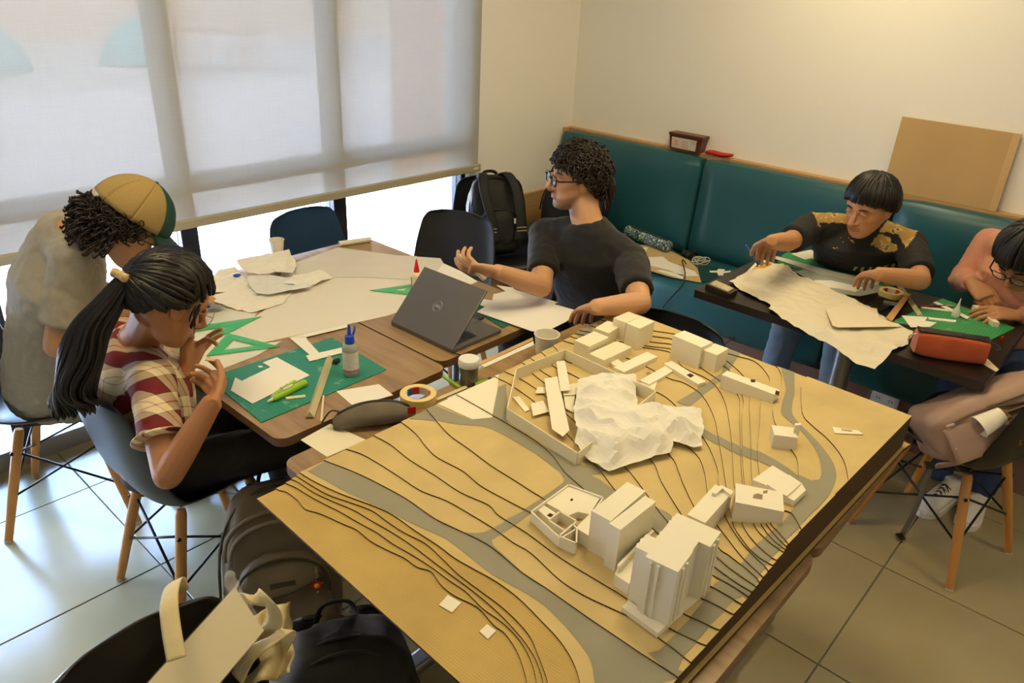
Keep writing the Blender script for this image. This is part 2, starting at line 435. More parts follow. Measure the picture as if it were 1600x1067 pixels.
# ------------------------------------------------------------------ tables
M_oak, nt, b, L = nodes_of('oak_laminate')
tc = nt.nodes.new('ShaderNodeTexCoord'); mp = nt.nodes.new('ShaderNodeMapping'); mp.inputs['Scale'].default_value = (16, 1.6, 4); L.new(tc.outputs['Object'], mp.inputs[0])
n1 = nt.nodes.new('ShaderNodeTexNoise'); n1.inputs['Scale'].default_value = 2.2; n1.inputs['Detail'].default_value = 7; n1.inputs['Distortion'].default_value = .6; L.new(mp.outputs[0], n1.inputs[0])
cr = ramp(nt, [(.25, (.20, .115, .045)), (.5, (.31, .195, .085)), (.78, (.40, .27, .13))]); L.new(n1.outputs[0], cr.inputs[0]); L.new(cr.outputs[0], b.inputs['Base Color'])
b.inputs['Roughness'].default_value = .38
M_edge = mat('table_edge_band', (.17, .085, .035), .45, var=.1)
M_steel = mat('grey_table_steel', (.28, .28, .28), .35, metal=.8)
def rrect(x0, y0, x1, y1, r, n=6):
    out = []
    for cx, cy, a0 in ((x1 - r, y1 - r, 0), (x0 + r, y1 - r, 90), (x0 + r, y0 + r, 180), (x1 - r, y0 + r, 270)):
        for k in range(n + 1):
            a = math.radians(a0 + 90 * k / n); out.append((cx + r * math.cos(a), cy + r * math.sin(a)))
    return out
def desk(x0, y0, x1, y1, label, h=.75, top=None, edge=None, rz=0.):
    cx, cy = (x0 + x1) / 2, (y0 + y1) / 2; w, d = (x1 - x0) / 2, (y1 - y0) / 2
    t = thing('work_table', label, 'table', (cx, cy, 0), rz, 'wooden work tables pushed together')
    m = MB(); m.prism(rrect(-w, -d, w, d, .035), h - .026, h, 0, 1); ob('tabletop', m, [top or M_oak, edge or M_edge], t)
    for sy in (-1, 1):
        m = MB(); m.tube([(0, sy * (d - .22), .05), (0, sy * (d - .22), h - .03)], .026, 12); ob('leg', m, M_steel, t, smooth=40)
        m = MB(); m.rbox((-w + .06, sy * (d - .22) - .03, 0.012), (w - .06, sy * (d - .22) + .03, .05), .012); bs = ob('foot', m, M_steel, t)
        for sx in (-1, 1):
            m = MB(); m.lathe([(.018, 0), (.018, .013)], 10, axis=(sx * (w - .09), sy * (d - .22), 0)); ob('glide', m, M_edge, bs)
        m = MB(); m.rbox((-w + .08, sy * (d - .22) - .02, h - .045), (w - .08, sy * (d - .22) + .02, h - .026), .004); ob('bracket', m, M_steel, t)
    return t
desk(.835, 1.505, 1.43, 2.685, 'wooden work table with cutting mat and glue bottle, beside the plaid shirt')
desk(1.437, 1.545, 2.03, 2.69, 'wooden work table carrying the open laptop')
desk(.79, .325, 1.425, 1.425, 'wooden work table under the low half of the cardboard site model')
desk(1.432, .33, 2.03, 1.435, 'wooden work table under the high half of the cardboard site model')
M_dark = mat('dark_wenge_top', (.010, .007, .006), .32, var=.25, vscale=5, stretch=(12, 1, 1))
M_darke = mat('dark_top_edge', (.03, .022, .018), .4)
DT = (2.625, .262, 3.33, 1.325)
def dark_table():
    x0, y0, x1, y1 = DT; cx, cy = (x0 + x1) / 2, (y0 + y1) / 2; w, d = (x1 - x0) / 2, (y1 - y0) / 2
    t = thing('dark_table', 'dark brown cafe table in front of the teal bench', 'table', (cx, cy, 0))
    m = MB(); m.prism(rrect(-w, -d, w, d, .006), .718, .75, 0, 1); ob('tabletop', m, [M_dark, M_darke], t)
    m = MB(); m.tube([(0, 0, .03), (0, 0, .718)], .036, 18); ob('post', m, M_steel, t, smooth=40)
    for a in (0, PI / 2):
        m = MB(); m.rbox((-.25, -.035, 0 + (.001 if a else 0)), (.25, .035, .03 + (.001 if a else 0)), .01, M=Matrix.Rotation(a, 4, 'Z')); ob('foot', m, M_steel, t)
    m = MB(); m.rbox((-.2, -.2, .708), (.2, .2, .7185), .004); ob('top_plate', m, M_steel, t)
dark_table()
# ------------------------------------------------------------------ bench along the wall
M_teal = mat('teal_leatherette', (.016, .095, .120), .34, var=.16, vscale=3, bump=.12, bscale=140, spec=.5)
bn = thing('banquette_bench', 'long teal leatherette wall bench with oak cap', 'bench', (3.65, 1.2, 0))
def cushion(lo, hi, r, puff, axis, M=None):
    """puffy upholstered block: rounded box, denser, bulged along axis"""
    bm = bmesh.new(); bmesh.ops.create_cube(bm, size=1); bmesh.ops.subdivide_edges(bm, edges=bm.edges[:], cuts=9, use_grid_fill=True)
    lo = Vector(lo); hi = Vector(hi); d = hi - lo; c = (lo + hi) / 2
    for v in bm.verts:
        p = v.co * 2
        q = [abs(x) for x in p]
        # rounded: project onto a superellipsoid near edges
        pw = Vector((p.x * d.x / 2, p.y * d.y / 2, p.z * d.z / 2))
        core = Vector([max(-(d[k] / 2 - r), min(d[k] / 2 - r, pw[k])) for k in range(3)])
        e = pw - core
        if e.length > 1e-9: pw = core + e.normalized() * r
        o1, o2 = [k for k in range(3) if k != axis]
        pw[axis] += puff * (1 if pw[axis] > 0 else -1) * max(0, (1 - (2 * pw[o1] / d[o1]) ** 4)) * max(0, (1 - (2 * pw[o2] / d[o2]) ** 4)) * (1 if abs(p[axis]) > .99 else 0)
        v.co = c + pw
    bm.verts.index_update(); m = MB()
    m.add([M @ v.co if M else v.co.copy() for v in bm.verts], [tuple(v.index for v in f.verts) for f in bm.faces]); bm.free(); return m
ys = [3.035, 2.02, .985, -.05, -1.085]
for k in range(4):
    lo, hi = ys[k + 1] + .004, ys[k] - .004
    tilt = Matrix.Translation((3.86, 0, .45)) @ Matrix.Rotation(math.radians(5), 4, 'Y') @ Matrix.Translation((-3.86, 0, -.45))
    m = cushion((3.80, lo, .44), (3.915, hi, .995), .035, .016, 0, tilt); ob('backrest', m, M_teal, bn, smooth=50, world=True)
    m = cushion((3.33, lo, .235), (3.86, hi, .455), .06, .012, 2); ob('seat', m, M_teal, bn, smooth=50, world=True)
m = MB(); m.rbox((3.925, -1.1, .2), (XW - .002, YW - .002, 1.005), .003); ob('back_panel', m, M_wood, bn, world=True)
m = MB(); m.rbox((3.885, YW - .03, .2), (3.93, YW - .002, 1.005), .003); ob('end_panel', m, M_wood, bn, world=True)
m = MB(); m.box((3.385, -1.1, 0), (3.9, YW - .03, .235)); ob('plinth', m, mat('plinth_tile', (.20, .125, .10), .5, var=.12), bn, world=True)
M_white = mat('white_plastic', (.78, .77, .73), .4)
M_black = mat('black_plastic', (.012, .012, .014), .4)
for k, (u, v, lab) in enumerate([(1141, 515, 'white double wall socket with a black plug, low under the bench'), (1383, 622, 'white double wall socket with empty outlets under the bench')]):
    p = PX(u, v, 3.38)
    t = thing('wall_socket', lab, 'socket', (3.385, p.y, p.z - .048))
    m = MB(); m.rbox((-.008, -.06, 0), (0, .06, .08), .003); fp = ob('faceplate', m, M_white, t)
    for sy in (-.027, .027):
        m = MB(); m.rbox((-.010, sy - .016, .02), (-.007, sy + .016, .06), .002); oo = ob('outlet', m, M_white, t)
        for q in (-.006, .006):
            m = MB(); m.box((-.0106, sy + q - .0014, .036), (-.0099, sy + q + .0014, .048)); ob('slot', m, M_black, oo)
    if k == 0:
        m = MB(); m.rbox((-.045, -.05, .018), (-.010, -.012, .055), .008)
        pl = ob('charger_plug', m, M_black, None, world=False, loc=t.location.copy()); tag(pl, 'black charger plug pushed into the wall socket', 'plug')
# ------------------------------------------------------------------ shell chairs with wooden legs
M_shell = mat('black_shell_plastic', (.007, .0075, .009), .36, bump=.04, bscale=300)
M_shell_blue = mat('navy_shell_plastic', (.018, .050, .110), .34, bump=.04, bscale=300)
M_shell_grey = mat('charcoal_shell_plastic', (.022, .022, .023), .42, bump=.04, bscale=300)
M_dowel = mat('varnished_beech', (.52, .24, .065), .32, var=.15, vscale=9, stretch=(6, 6, 1))
M_wire = mat('black_wire', (.01, .01, .012), .4, metal=.3)
def shell_mesh():
    prof = spline([(.235, .412, 0), (.215, .437, 0), (.15, .443, 0), (.04, .428, 0), (-.08, .425, 0), (-.16, .447, 0), (-.205, .51, 0), (-.228, .60, 0), (-.245, .70, 0), (-.258, .78, 0), (-.262, .825, 0)], 4)
    n = len(prof) - 1
    wid = np.interp(np.linspace(0, 1, n + 1), [0, .04, .12, .3, .5, .62, .75, .88, .95, 1], [.150, .185, .213, .232, .236, .232, .222, .200, .170, .095])
    m = MB(); nu = 18
    def f(a, b_):
        k = int(round(a * n)); p = prof[k]; u = 2 * b_ - 1; w = wid[k]
        t = (prof[min(k + 1, n)] - prof[max(k - 1, 0)]).normalized(); nrm = Vector((-t.y, t.x, 0)) * -1   # towards the sitter
        if nrm.y < 0 and a < .4: nrm = -nrm
        s = min(1, max(0, (a - .02) / .15))
        curl = (.058 if a < .55 else .058 - .03 * (a - .55) / .45) * s * abs(u) ** 3.2
        nx, nz = (t.y, -t.x)
        if nz < 0: nx, nz = -nx, -nz
        if a > .5 and nx < 0: nx, nz = -nx, -nz
        return (p.x + nx * curl, u * w * (1 - .03 * abs(u) ** 4), p.y + nz * curl)
    m.grid(f, n, nu)
    me = m.mesh('shell', True); o = bpy.data.objects.new('t', me); C.objects.link(o)
    q = o.modifiers.new('s', 'SOLIDIFY'); q.thickness = .007; q.offset = -1
    q = o.modifiers.new('u', 'SUBSURF'); q.levels = 1; q.render_levels = 1
    dg = bpy.context.evaluated_depsgraph_get(); out = bpy.data.meshes.new_from_object(o.evaluated_get(dg), depsgraph=dg)
    bpy.data.objects.remove(o); out.polygons.foreach_set('use_smooth', [True] * len(out.polygons)); return out
SHELL = shell_mesh()
FOOT = [(.205, .195), (.205, -.195), (-.205, .195), (-.205, -.195)]; HEADP = [(.115, .125), (.115, -.125), (-.105, .125), (-.105, -.125)]
def chair_proto(shellmat, label):
    t = thing('shell_chair', label, 'chair', (0, 0, 0), 0, 'moulded shell chairs with wooden legs')
    me = SHELL.copy(); setm(me, shellmat); o = ob('seat_shell', me, [], t)
    m = MB(); m.rbox((-.10, -.11, .398), (.11, .11, .412), .004); ob('mount', m, M_wire, t)
    for (fx, fy), (hx, hy) in zip(FOOT, HEADP):
        a = Vector((hx, hy, .405)); b_ = Vector((fx, fy, .006)); d = (b_ - a)
        m = MB(); m.tube([a + d * k for k in (0, .04, .5, 1)], [.013, .0165, .0165, .0135], 14); lg = ob('leg', m, M_dowel, t, smooth=40)
        m = MB(); m.tube([b_ - d.normalized() * .003, b_ + d.normalized() * .006], .0135, 12); ob('glide', m, mat('glide_plastic', (.5, .5, .48), .5), lg)
        m = MB(); p = a + d * .2; m.ellipsoid(p + Vector((math.copysign(.012, hx), math.copysign(.012, hy), 0)), (.007, .007, .007), 8, 6); ob('bolt', m, M_wire, lg, smooth=True)
    def leg(k, s): a = Vector((*HEADP[k], .405)); return a.lerp(Vector((*FOOT[k], 0)), s)
    for i, j in ((0, 1), (2, 3), (0, 2), (1, 3)):
        for a, b_ in ((i, j), (j, i)):
            m = MB(); m.tube([leg(a, .20), leg(b_, .60)], .0042, 8); ob('brace', m, M_wire, t, smooth=True)
    return t
pb = chair_proto(M_shell, 'black shell chair beneath the person in the plaid shirt')
pn = chair_proto(M_shell_blue, 'navy shell chair by the window at the far end of the tables')
pg = chair_proto(M_shell_grey, 'charcoal shell chair standing empty beside the laptop table')
def put(o, x, y, deg): o.location = (x, y, 0); o.rotation_euler = (0, 0, math.radians(deg))
put(pb, .80, 1.99, 2)
put(pn, 1.93, 2.79, -86)
put(pg, 2.25, 2.45, 200)
dup(pb, (.67, 2.69, 0), math.radians(-30), 'black shell chair beneath the person in the cap')
dup(pb, (.29, .83, 0), math.radians(-84), 'black shell chair holding the canvas tote, cut by the lower edge')
dup(pb, (2.80, .288, 0), math.radians(74), 'black shell chair with the dusty pink backpack on its seat')
dup(pb, (2.98, 2.76, 0), math.radians(-125), 'black shell chair in the corner under the black backpack')
dup(pb, (2.44, 1.66, 0), math.radians(210), 'black shell chair beneath the person in the black T-shirt')
dup(pb, (1.95, 1.13, 0), math.radians(182), 'black shell chair pushed against the far edge of the site model')
# ------------------------------------------------------------------ cardboard site model
def R3(l): return [(400 + x * .4376, 600 + y * .4376) for x, y in l]
def R6(l): return [(780 + x * .3626, 680 + y * .3626) for x, y in l]
def R5(l): return [(760 + x * .2811, 460 + y * .2811) for x, y in l]
def RB(l): return [(1040 + x * .2999, 480 + y * .2999) for x, y in l]
def R4(l): return [(1000 + x * .2502, 800 + y * .2502) for x, y in l]
ZB, TL = .766, .0036                           # top of the base board, thickness of one card layer
BX0, BX1 = .672, 2.03
def ymax(x): return 1.318 - .030 * (x - .68)
def ymin(x): return .366 - .030 * (x - .9)
def xleft(y): return .642 + .03 * (y - .63)
def xright(y): return 2.012 + .028 * (y - .32)
CN = [R3([(78, 378), (110, 385), (150, 415), (175, 445), (230, 462), (310, 498), (360, 520), (410, 560), (470, 592), (530, 620), (575, 652), (625, 668), (660, 715), (710, 755), (790, 795), (850, 860), (890, 890), (930, 950), (950, 1000), (968, 1067), (975, 1180)]),
      R3([(110, 355), (145, 370), (185, 395), (240, 425), (300, 455), (360, 490), (430, 528), (490, 570), (560, 610), (630, 655), (690, 700), (750, 740), (810, 800), (880, 850), (935, 905), (970, 960), (990, 1010), (1002, 1067), (1010, 1180)]),
      R3([(125, 338), (155, 352), (205, 385), (275, 418), (345, 447), (410, 485), (480, 525), (550, 570), (630, 630), (710, 690), (768, 732), (838, 790), (898, 848), (955, 913), (993, 970), (1012, 1015), (1026, 1067), (1036, 1180)]),
      R3([(143, 325), (200, 362), (260, 395), (332, 420), (412, 450), (465, 487), (525, 527), (605, 568), (665, 622), (725, 680), (805, 740), (875, 792), (935, 848), (980, 903), (1005, 960), (1026, 1015), (1042, 1067), (1055, 1180)]),
      R3([(160, 318), (215, 350), (290, 385), (350, 408), (425, 436), (490, 467), (570, 523), (650, 575), (710, 620), (780, 660), (860, 705), (940, 765), (1020, 845), (1085, 915), (1132, 990), (1157, 1067), (1170, 1180)]),
      R3([(245, 272), (345, 310), (430, 350), (540, 410), (640, 480), (745, 530), (840, 580)]) + R6([(100, 590), (200, 655), (300, 725), (400, 795), (500, 862), (600, 930), (700, 995), (775, 1045)]),
      R3([(320, 230), (380, 250), (450, 290), (520, 335), (590, 380), (680, 415), (760, 460), (850, 515)]) + R6([(60, 460), (140, 508), (260, 620), (370, 690), (530, 765), (606, 806), (700, 880), (831, 980)]),
      R3([(425, 185), (480, 215), (550, 270), (640, 325), (730, 385), (830, 430)]) + R6([(0, 345), (120, 420), (270, 530), (450, 640), (540, 695), (731, 827), (903, 910)]),
      R3([(520, 135), (570, 175), (610, 225), (650, 262), (740, 310), (800, 360), (880, 405), (985, 460)]) + R6([(300, 420), (500, 560), (650, 680), (793, 765), (965, 845)]),
      R3([(610, 90), (640, 125), (690, 180), (760, 230), (840, 290), (920, 340), (990, 385)]) + R6([(195, 275), (350, 400), (520, 520), (680, 620), (865, 697), (1027, 779)]),
      R3([(720, 40), (800, 85), (870, 125), (940, 165), (1010, 210), (1060, 255), (1100, 310), (1160, 365)]) + R6([(520, 370), (680, 500), (800, 590), (908, 647), (1066, 738)]),
      R5([(65, 465), (135, 500), (275, 600), (380, 700), (520, 850), (640, 985)]) + R6([(505, 240), (640, 380), (780, 500)]) + R4([(455, 390), (590, 470), (705, 545)]),
      R5([(120, 435), (195, 470), (300, 540), (420, 640), (600, 800), (775, 960)]) + R6([(620, 230), (670, 300), (725, 370), (830, 480)]) + R4([(460, 335), (600, 440), (735, 518)]),
      R5([(220, 385), (260, 440), (350, 510), (480, 610), (700, 750), (910, 910)]) + R6([(700, 200), (790, 345), (860, 440)]) + R4([(475, 275), (600, 380), (765, 490)]),
      R5([(262, 358), (300, 418), (400, 480), (560, 580), (800, 720), (1015, 885)]) + R6([(775, 160), (790, 200), (845, 315)]) + R4([(480, 205), (560, 270), (660, 350), (790, 466)]),
      R5([(320, 325), (370, 395), (470, 440), (650, 540), (900, 690), (1140, 860)]) + R6([(880, 140), (900, 260)]) + R4([(465, 45), (545, 160), (640, 280), (720, 360), (815, 440)]),
      R5([(385, 290), (430, 360), (540, 400), (720, 460), (870, 512), (1000, 570), (1120, 690), (1220, 815)]) + R6([(940, 140), (945, 210)]) + R4([(525, 0), (600, 140), (700, 260), (850, 400)]),
      R5([(435, 258), (510, 280), (700, 330), (830, 370), (1010, 462), (1100, 490), (1200, 560), (1265, 680), (1290, 800), (1330, 1040)]) + R4([(575, 50), (640, 170), (740, 280), (885, 355)]),
      R5([(475, 235), (600, 262), (875, 293), (1037, 325), (1090, 400), (1240, 475), (1320, 580), (1360, 780), (1378, 1060)]) + R4([(635, 60), (720, 190), (820, 280), (915, 320)]),
      R5([(495, 217), (600, 236), (885, 283), (1040, 305), (1140, 370), (1300, 480), (1400, 560), (1408, 700), (1424, 1060)]) + R4([(705, 60), (790, 170), (870, 230), (953, 274)]),
      R5([(520, 200), (650, 222), (920, 262), (1048, 280), (1160, 340), (1340, 410), (1425, 570), (1420, 700), (1436, 1060)]) + R4([(740, 40), (820, 160), (900, 225), (962, 262)]),
      R5([(570, 170), (700, 200), (925, 230), (1050, 250), (1200, 300), (1345, 375), (1455, 490), (1462, 640), (1470, 800), (1480, 1060)]) + R4([(775, 40), (850, 150), (920, 215), (969, 252)]),
      R5([(640, 140), (750, 165), (930, 200), (1055, 220), (1200, 265), (1345, 328)]) + RB([(460, 278), (530, 348), (540, 400), (500, 480), (490, 620), (480, 800)]) + R4([(800, 20), (870, 130), (935, 200), (976, 243)]),
      RB([(578, 300), (605, 360), (597, 440), (562, 515), (562, 570), (580, 620), (640, 720), (682, 780), (692, 850), (680, 930)]) + R4([(860, -30), (940, 0), (1000, 90), (1050, 155)]),
      RB([(706, 385), (712, 545), (760, 610), (830, 670), (890, 735), (930, 800), (950, 880), (948, 930), (915, 985)])]
LAYERS = []                                     # polygons in plan (x, y), layer i+1 lies above layer i
def clip(p):
    x, y = p; y = max(ymin(x), min(ymax(x), y)); return (max(xleft(y), min(xright(y), x)), y)
for i, c in enumerate(CN):
    z = ZB + TL * (i + 1); w = [P(u, v, z) for u, v in c]; w = [(q.x, q.y) for q in w]
    w = [q for k, q in enumerate(w) if k == 0 or math.hypot(q[0] - w[k - 1][0], q[1] - w[k - 1][1]) > .004]
    s = [(q.x, q.y) for q in spline([(a, b_, 0) for a, b_ in w], 4)]
    s = [clip(q) for q in s]
    if i < 23: s[0] = (s[0][0], ymax(s[0][0]))
    else: s[0] = (xright(s[0][1]), s[0][1])
    s[-1] = (s[-1][0], ymin(s[-1][0]))
    s = [q for k, q in enumerate(s) if k == 0 or math.hypot(q[0] - s[k - 1][0], q[1] - s[k - 1][1]) > .0015]
    e = [(xright(ymin(2.0)), ymin(2.012))]
    if i < 23: e.append((xright(ymax(2.03)), ymax(2.03)))
    LAYERS.append((s, s + e))
_polys = [np.array(p) for _, p in LAYERS]
def inside(poly, x, y):
    p = poly if isinstance(poly, np.ndarray) else np.array(poly)
    q = np.roll(p, 1, 0); a = (p[:, 1] > y) != (q[:, 1] > y)
    if not a.any(): return False
    p = p[a]; q = q[a]
    return bool((x < (q[:, 0] - p[:, 0]) * (y - p[:, 1]) / (q[:, 1] - p[:, 1]) + p[:, 0]).sum() & 1)
def level(x, y):
    lo, hi = 0, len(_polys)                     # layers are nested: the last one that still holds the point
    while lo < hi:
        md = (lo + hi + 1) // 2
        if inside(_polys[md - 1], x, y): lo = md
        else: hi = md - 1
    return lo
def ztop(x, y): return ZB + TL * level(x, y)
def PT(u, v, dz=0.):
    z = ZB + .03
    for _ in range(6):
        q = P(u, v, z + dz); z = .5 * z + .5 * ztop(q.x, q.y)
    z = ztop(q.x, q.y); q = P(u, v, z + dz); return Vector((q.x, q.y, z))

def kraft(name, col, edge=False, stripes=0.):
    m, nt, b, L = nodes_of(name); tc = nt.nodes.new('ShaderNodeTexCoord')
    n = nt.nodes.new('ShaderNodeTexNoise'); n.inputs['Scale'].default_value = 7; n.inputs['Detail'].default_value = 6; L.new(tc.outputs['Object'], n.inputs[0])
    cr = ramp(nt, [(.3, tuple(c * .88 for c in col)), (.7, tuple(min(1, c * 1.1) for c in col))]); L.new(n.outputs[0], cr.inputs[0]); L.new(cr.outputs[0], b.inputs['Base Color'])
    b.inputs['Roughness'].default_value = .75; b.inputs['Specular IOR Level'].default_value = .25
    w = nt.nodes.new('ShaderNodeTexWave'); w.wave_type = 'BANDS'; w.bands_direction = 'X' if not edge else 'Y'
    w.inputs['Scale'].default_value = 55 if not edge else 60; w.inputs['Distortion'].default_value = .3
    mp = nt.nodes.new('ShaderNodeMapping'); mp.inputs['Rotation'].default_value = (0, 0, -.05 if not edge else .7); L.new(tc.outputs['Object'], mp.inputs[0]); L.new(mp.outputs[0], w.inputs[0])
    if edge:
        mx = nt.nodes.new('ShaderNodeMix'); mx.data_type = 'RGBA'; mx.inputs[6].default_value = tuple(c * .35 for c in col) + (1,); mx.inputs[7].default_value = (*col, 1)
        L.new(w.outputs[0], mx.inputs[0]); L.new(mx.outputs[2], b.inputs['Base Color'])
    elif stripes:
        bp = nt.nodes.new('ShaderNodeBump'); bp.inputs['Strength'].default_value = stripes; bp.inputs['Distance'].default_value = .001
        L.new(w.outputs[0], bp.inputs['Height']); L.new(bp.outputs[0], b.inputs['Normal'])
    return m
M_kraft = kraft('kraft_card', (.60, .455, .20), stripes=.12)
M_kraft0 = kraft('kraft_base_card', (.52, .36, .115), stripes=.5)
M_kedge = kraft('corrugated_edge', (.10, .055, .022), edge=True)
M_road = mat('grey_road_paper', (.30, .28, .20), .8, var=.06, vscale=14, bump=.05)
M_card = mat('white_model_card', (.84, .79, .63), .65, var=.02, vscale=20)
M_card2 = mat('ivory_model_card', (.82, .76, .56), .65, var=.03, vscale=20)
site = thing('site_model', 'large cardboard contour site model with grey roads and white buildings', 'architectural model', (1.35, .84, .75))
m = MB(); cor = [(xleft(ymax(.68)), ymax(.68)), (xleft(.33), ymin(.64)), (xright(.3), ymin(2.0)), (xright(1.27), ymax(2.03))]
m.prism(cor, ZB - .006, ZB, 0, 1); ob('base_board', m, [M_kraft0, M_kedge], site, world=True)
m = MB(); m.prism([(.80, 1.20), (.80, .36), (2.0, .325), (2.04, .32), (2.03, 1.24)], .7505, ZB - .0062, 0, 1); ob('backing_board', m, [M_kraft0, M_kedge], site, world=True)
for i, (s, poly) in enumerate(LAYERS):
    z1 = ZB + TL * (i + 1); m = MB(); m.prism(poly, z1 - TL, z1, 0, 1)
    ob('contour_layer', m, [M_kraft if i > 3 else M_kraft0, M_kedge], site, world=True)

# draped papers: roads and the white lot
def cdt_drape(poly, lift):
    """cut a plan polygon along every layer edge; each piece lies flat on its layer"""
    pts = [Vector(p) for p in poly]; es = [(i, (i + 1) % len(pts)) for i in range(len(pts))]
    xs = [p[0] for p in poly]; ys_ = [p[1] for p in poly]; bx = (min(xs), max(xs), min(ys_), max(ys_))
    for s, _ in LAYERS:
        k = None
        for q in s:
            if bx[0] - .03 < q[0] < bx[1] + .03 and bx[2] - .03 < q[1] < bx[3] + .03:
                pts.append(Vector(q));
                if k is not None: es.append((k, len(pts) - 1))
                k = len(pts) - 1
            else: k = None
    v, e, f, *_ = geometry.delaunay_2d_cdt(pts, es, [], 0, 1e-5)
    m = MB(); par = list(range(len(v)))
    def find(i):
        while par[i] != i: par[i] = par[par[i]]; i = par[i]
        return i
    keep = []
    for t in f:
        c = sum((v[i] for i in t), Vector((0, 0))) / len(t)
        if not inside(poly, c.x, c.y): continue
        keep.append(t)
        for i in t[1:]: par[find(i)] = find(t[0])
    cnt = {}
    for t in keep: cnt[find(t[0])] = cnt.get(find(t[0]), 0) + 1
    big = max(cnt, key=cnt.get)
    for t in keep:
        if find(t[0]) != big: continue
        c = sum((v[i] for i in t), Vector((0, 0))) / len(t)
        z = ztop(c.x, c.y); q = [v[i] for i in t]
        a = sum(q[i].x * q[(i + 1) % len(q)].y - q[(i + 1) % len(q)].x * q[i].y for i in range(len(q)))
        if a < 0: q.reverse()
        m.add([(p.x, p.y, z + lift) for p in q], [tuple(range(len(q)))])
    return m
def plan(pp):
    out = []
    for u, v in pp:
        q = PT(u, v)
        x, y = q.x, q.y; y = max(ymin(x) + .0004, min(ymax(x) - .0004, y)); x = max(xleft(y) + .0004, min(xright(y) - .0004, x)); out.append((x, y))
    return out
def rs(l, n=3): return [(q.x, q.y) for q in spline([(a, b_, 0) for a, b_ in l], n)]
roadA = rs(R3([(185, 312), (240, 340), (330, 390), (440, 440), (560, 500), (680, 555), (790, 640), (860, 690), (1000, 770), (1080, 840), (1150, 920), (1195, 990), (1208, 1067), (1212, 1120)])) + \
    R6([(760, 1085), (790, 1060), (700, 993), (640, 955), (600, 930), (500, 862), (400, 795), (300, 725), (200, 655), (100, 590)]) + R3([(845, 575), (745, 530), (640, 480), (540, 410), (430, 350), (345, 310), (245, 272)])
roadB = rs(R3([(745, 530), (800, 532), (835, 520), (890, 490), (1000, 420), (1080, 365), (1100, 345), (1090, 325)])) + R3([(1150, 320), (1215, 360)]) + rs(R3([(1130, 360), (1050, 405), (985, 455), (930, 500), (860, 545), (842, 560), (850, 580)]))
roadD = R3([(527, 132), (545, 125), (620, 130), (720, 145), (800, 150), (840, 160), (900, 190), (1000, 250), (1085, 315), (1100, 335), (1105, 350)]) + R6([(345, 235), (480, 290), (640, 400), (800, 520), (930, 600), (960, 640), (1040, 560), (900, 470), (720, 330), (500, 240), (430, 190), (395, 175), (480, 150), (370, 130)]) + R3([(1170, 290), (1140, 282), (1000, 212), (900, 145), (893, 0), (862, 12), (846, 118), (770, 130), (603, 97)])
roadE = R5([(48, 475), (120, 437), (250, 367), (430, 262), (505, 248), (580, 270), (640, 420), (430, 300), (160, 412), (112, 690), (20, 690), (65, 525)])
roadF = RB([(400, 266), (482, 276), (440, 312), (300, 372), (120, 520), (55, 495), (290, 345), (380, 290)])
roadH = RB([(150, 610), (225, 650), (400, 720), (560, 790), (640, 840), (690, 880), (760, 905), (730, 960), (690, 905), (570, 845), (420, 782), (300, 727), (215, 688), (130, 650)])
roadG = rs(RB([(655, 335), (628, 430), (600, 540), (640, 590), (720, 660), (790, 760), (812, 850), (800, 898), (760, 905), (730, 955), (690, 1020)])) + R6([(1215, 385), (1150, 435), (1080, 505), (1040, 558), (930, 640), (890, 700), (820, 795), (720, 895), (690, 930), (640, 940), (760, 1045), (772, 1005), (790, 962), (900, 832), (1000, 722), (1050, 690), (1105, 700), (1145, 655), (1115, 620), (1125, 600), (1180, 520), (1280, 410)]) + rs(RB([(770, 1067), (800, 1040), (850, 980), (885, 905), (885, 850), (860, 790), (790, 700), (700, 610), (660, 555), (665, 480), (690, 420), (715, 352)]))
for k, r in enumerate((roadA, roadB, roadD, roadE, roadF, roadH, roadG)):
    m = cdt_drape(plan(r), .0007 + .00012 * k); ob('road', m, M_road, site, world=True)
m = cdt_drape(plan([(667, 640), (714.6, 619), (758, 595.5), (777.6, 608), (768.7, 653), (738, 656)]), .0016); ob('white_lot', m, M_card, site, world=True)

# ---- buildings: roof outlines at their height, standing on the ground layer
def hsolve(bpx, tpx):
    """height above ground of a vertical edge from its foot and top"""
    g_ = PT(*bpx); best = (1e9, 0)
    for k in range(1, 400):
        h = k * .001; u, v, _ = pxl((g_.x, g_.y, g_.z + h))
        best = min(best, (abs(v - tpx[1]), h))
    return g_.z, best[1]
def recti(w):
    """square up an outline: every side runs along or across its main direction"""
    n = len(w); L_ = [((w[(i + 1) % n] - w[i]).length, i) for i in range(n)]; i = max(L_)[1]; d = (w[(i + 1) % n] - w[i]).normalized(); e = Vector((-d.y, d.x))
    c = [(q.dot(d), q.dot(e)) for q in w]; k0 = i; out = [c[k0]]
    for j in range(1, n):
        a, b_ = c[(k0 + j) % n]; pa, pb = out[-1]; qa, qb = c[(k0 + j - 1) % n]
        out.append((a, pb) if abs(a - qa) >= abs(b_ - qb) else (pa, b_))
    a, b_ = out[-1]; fa, fb = out[0]                       # close the last side squarely
    if abs(a - fa) < abs(b_ - fb): out[-1] = (fa, b_)
    else: out[-1] = (a, fb)
    if n == 4: out = [out[0], out[1], out[2], (out[0][0], out[2][1])]
    return [d * a + e * b_ for a, b_ in out]
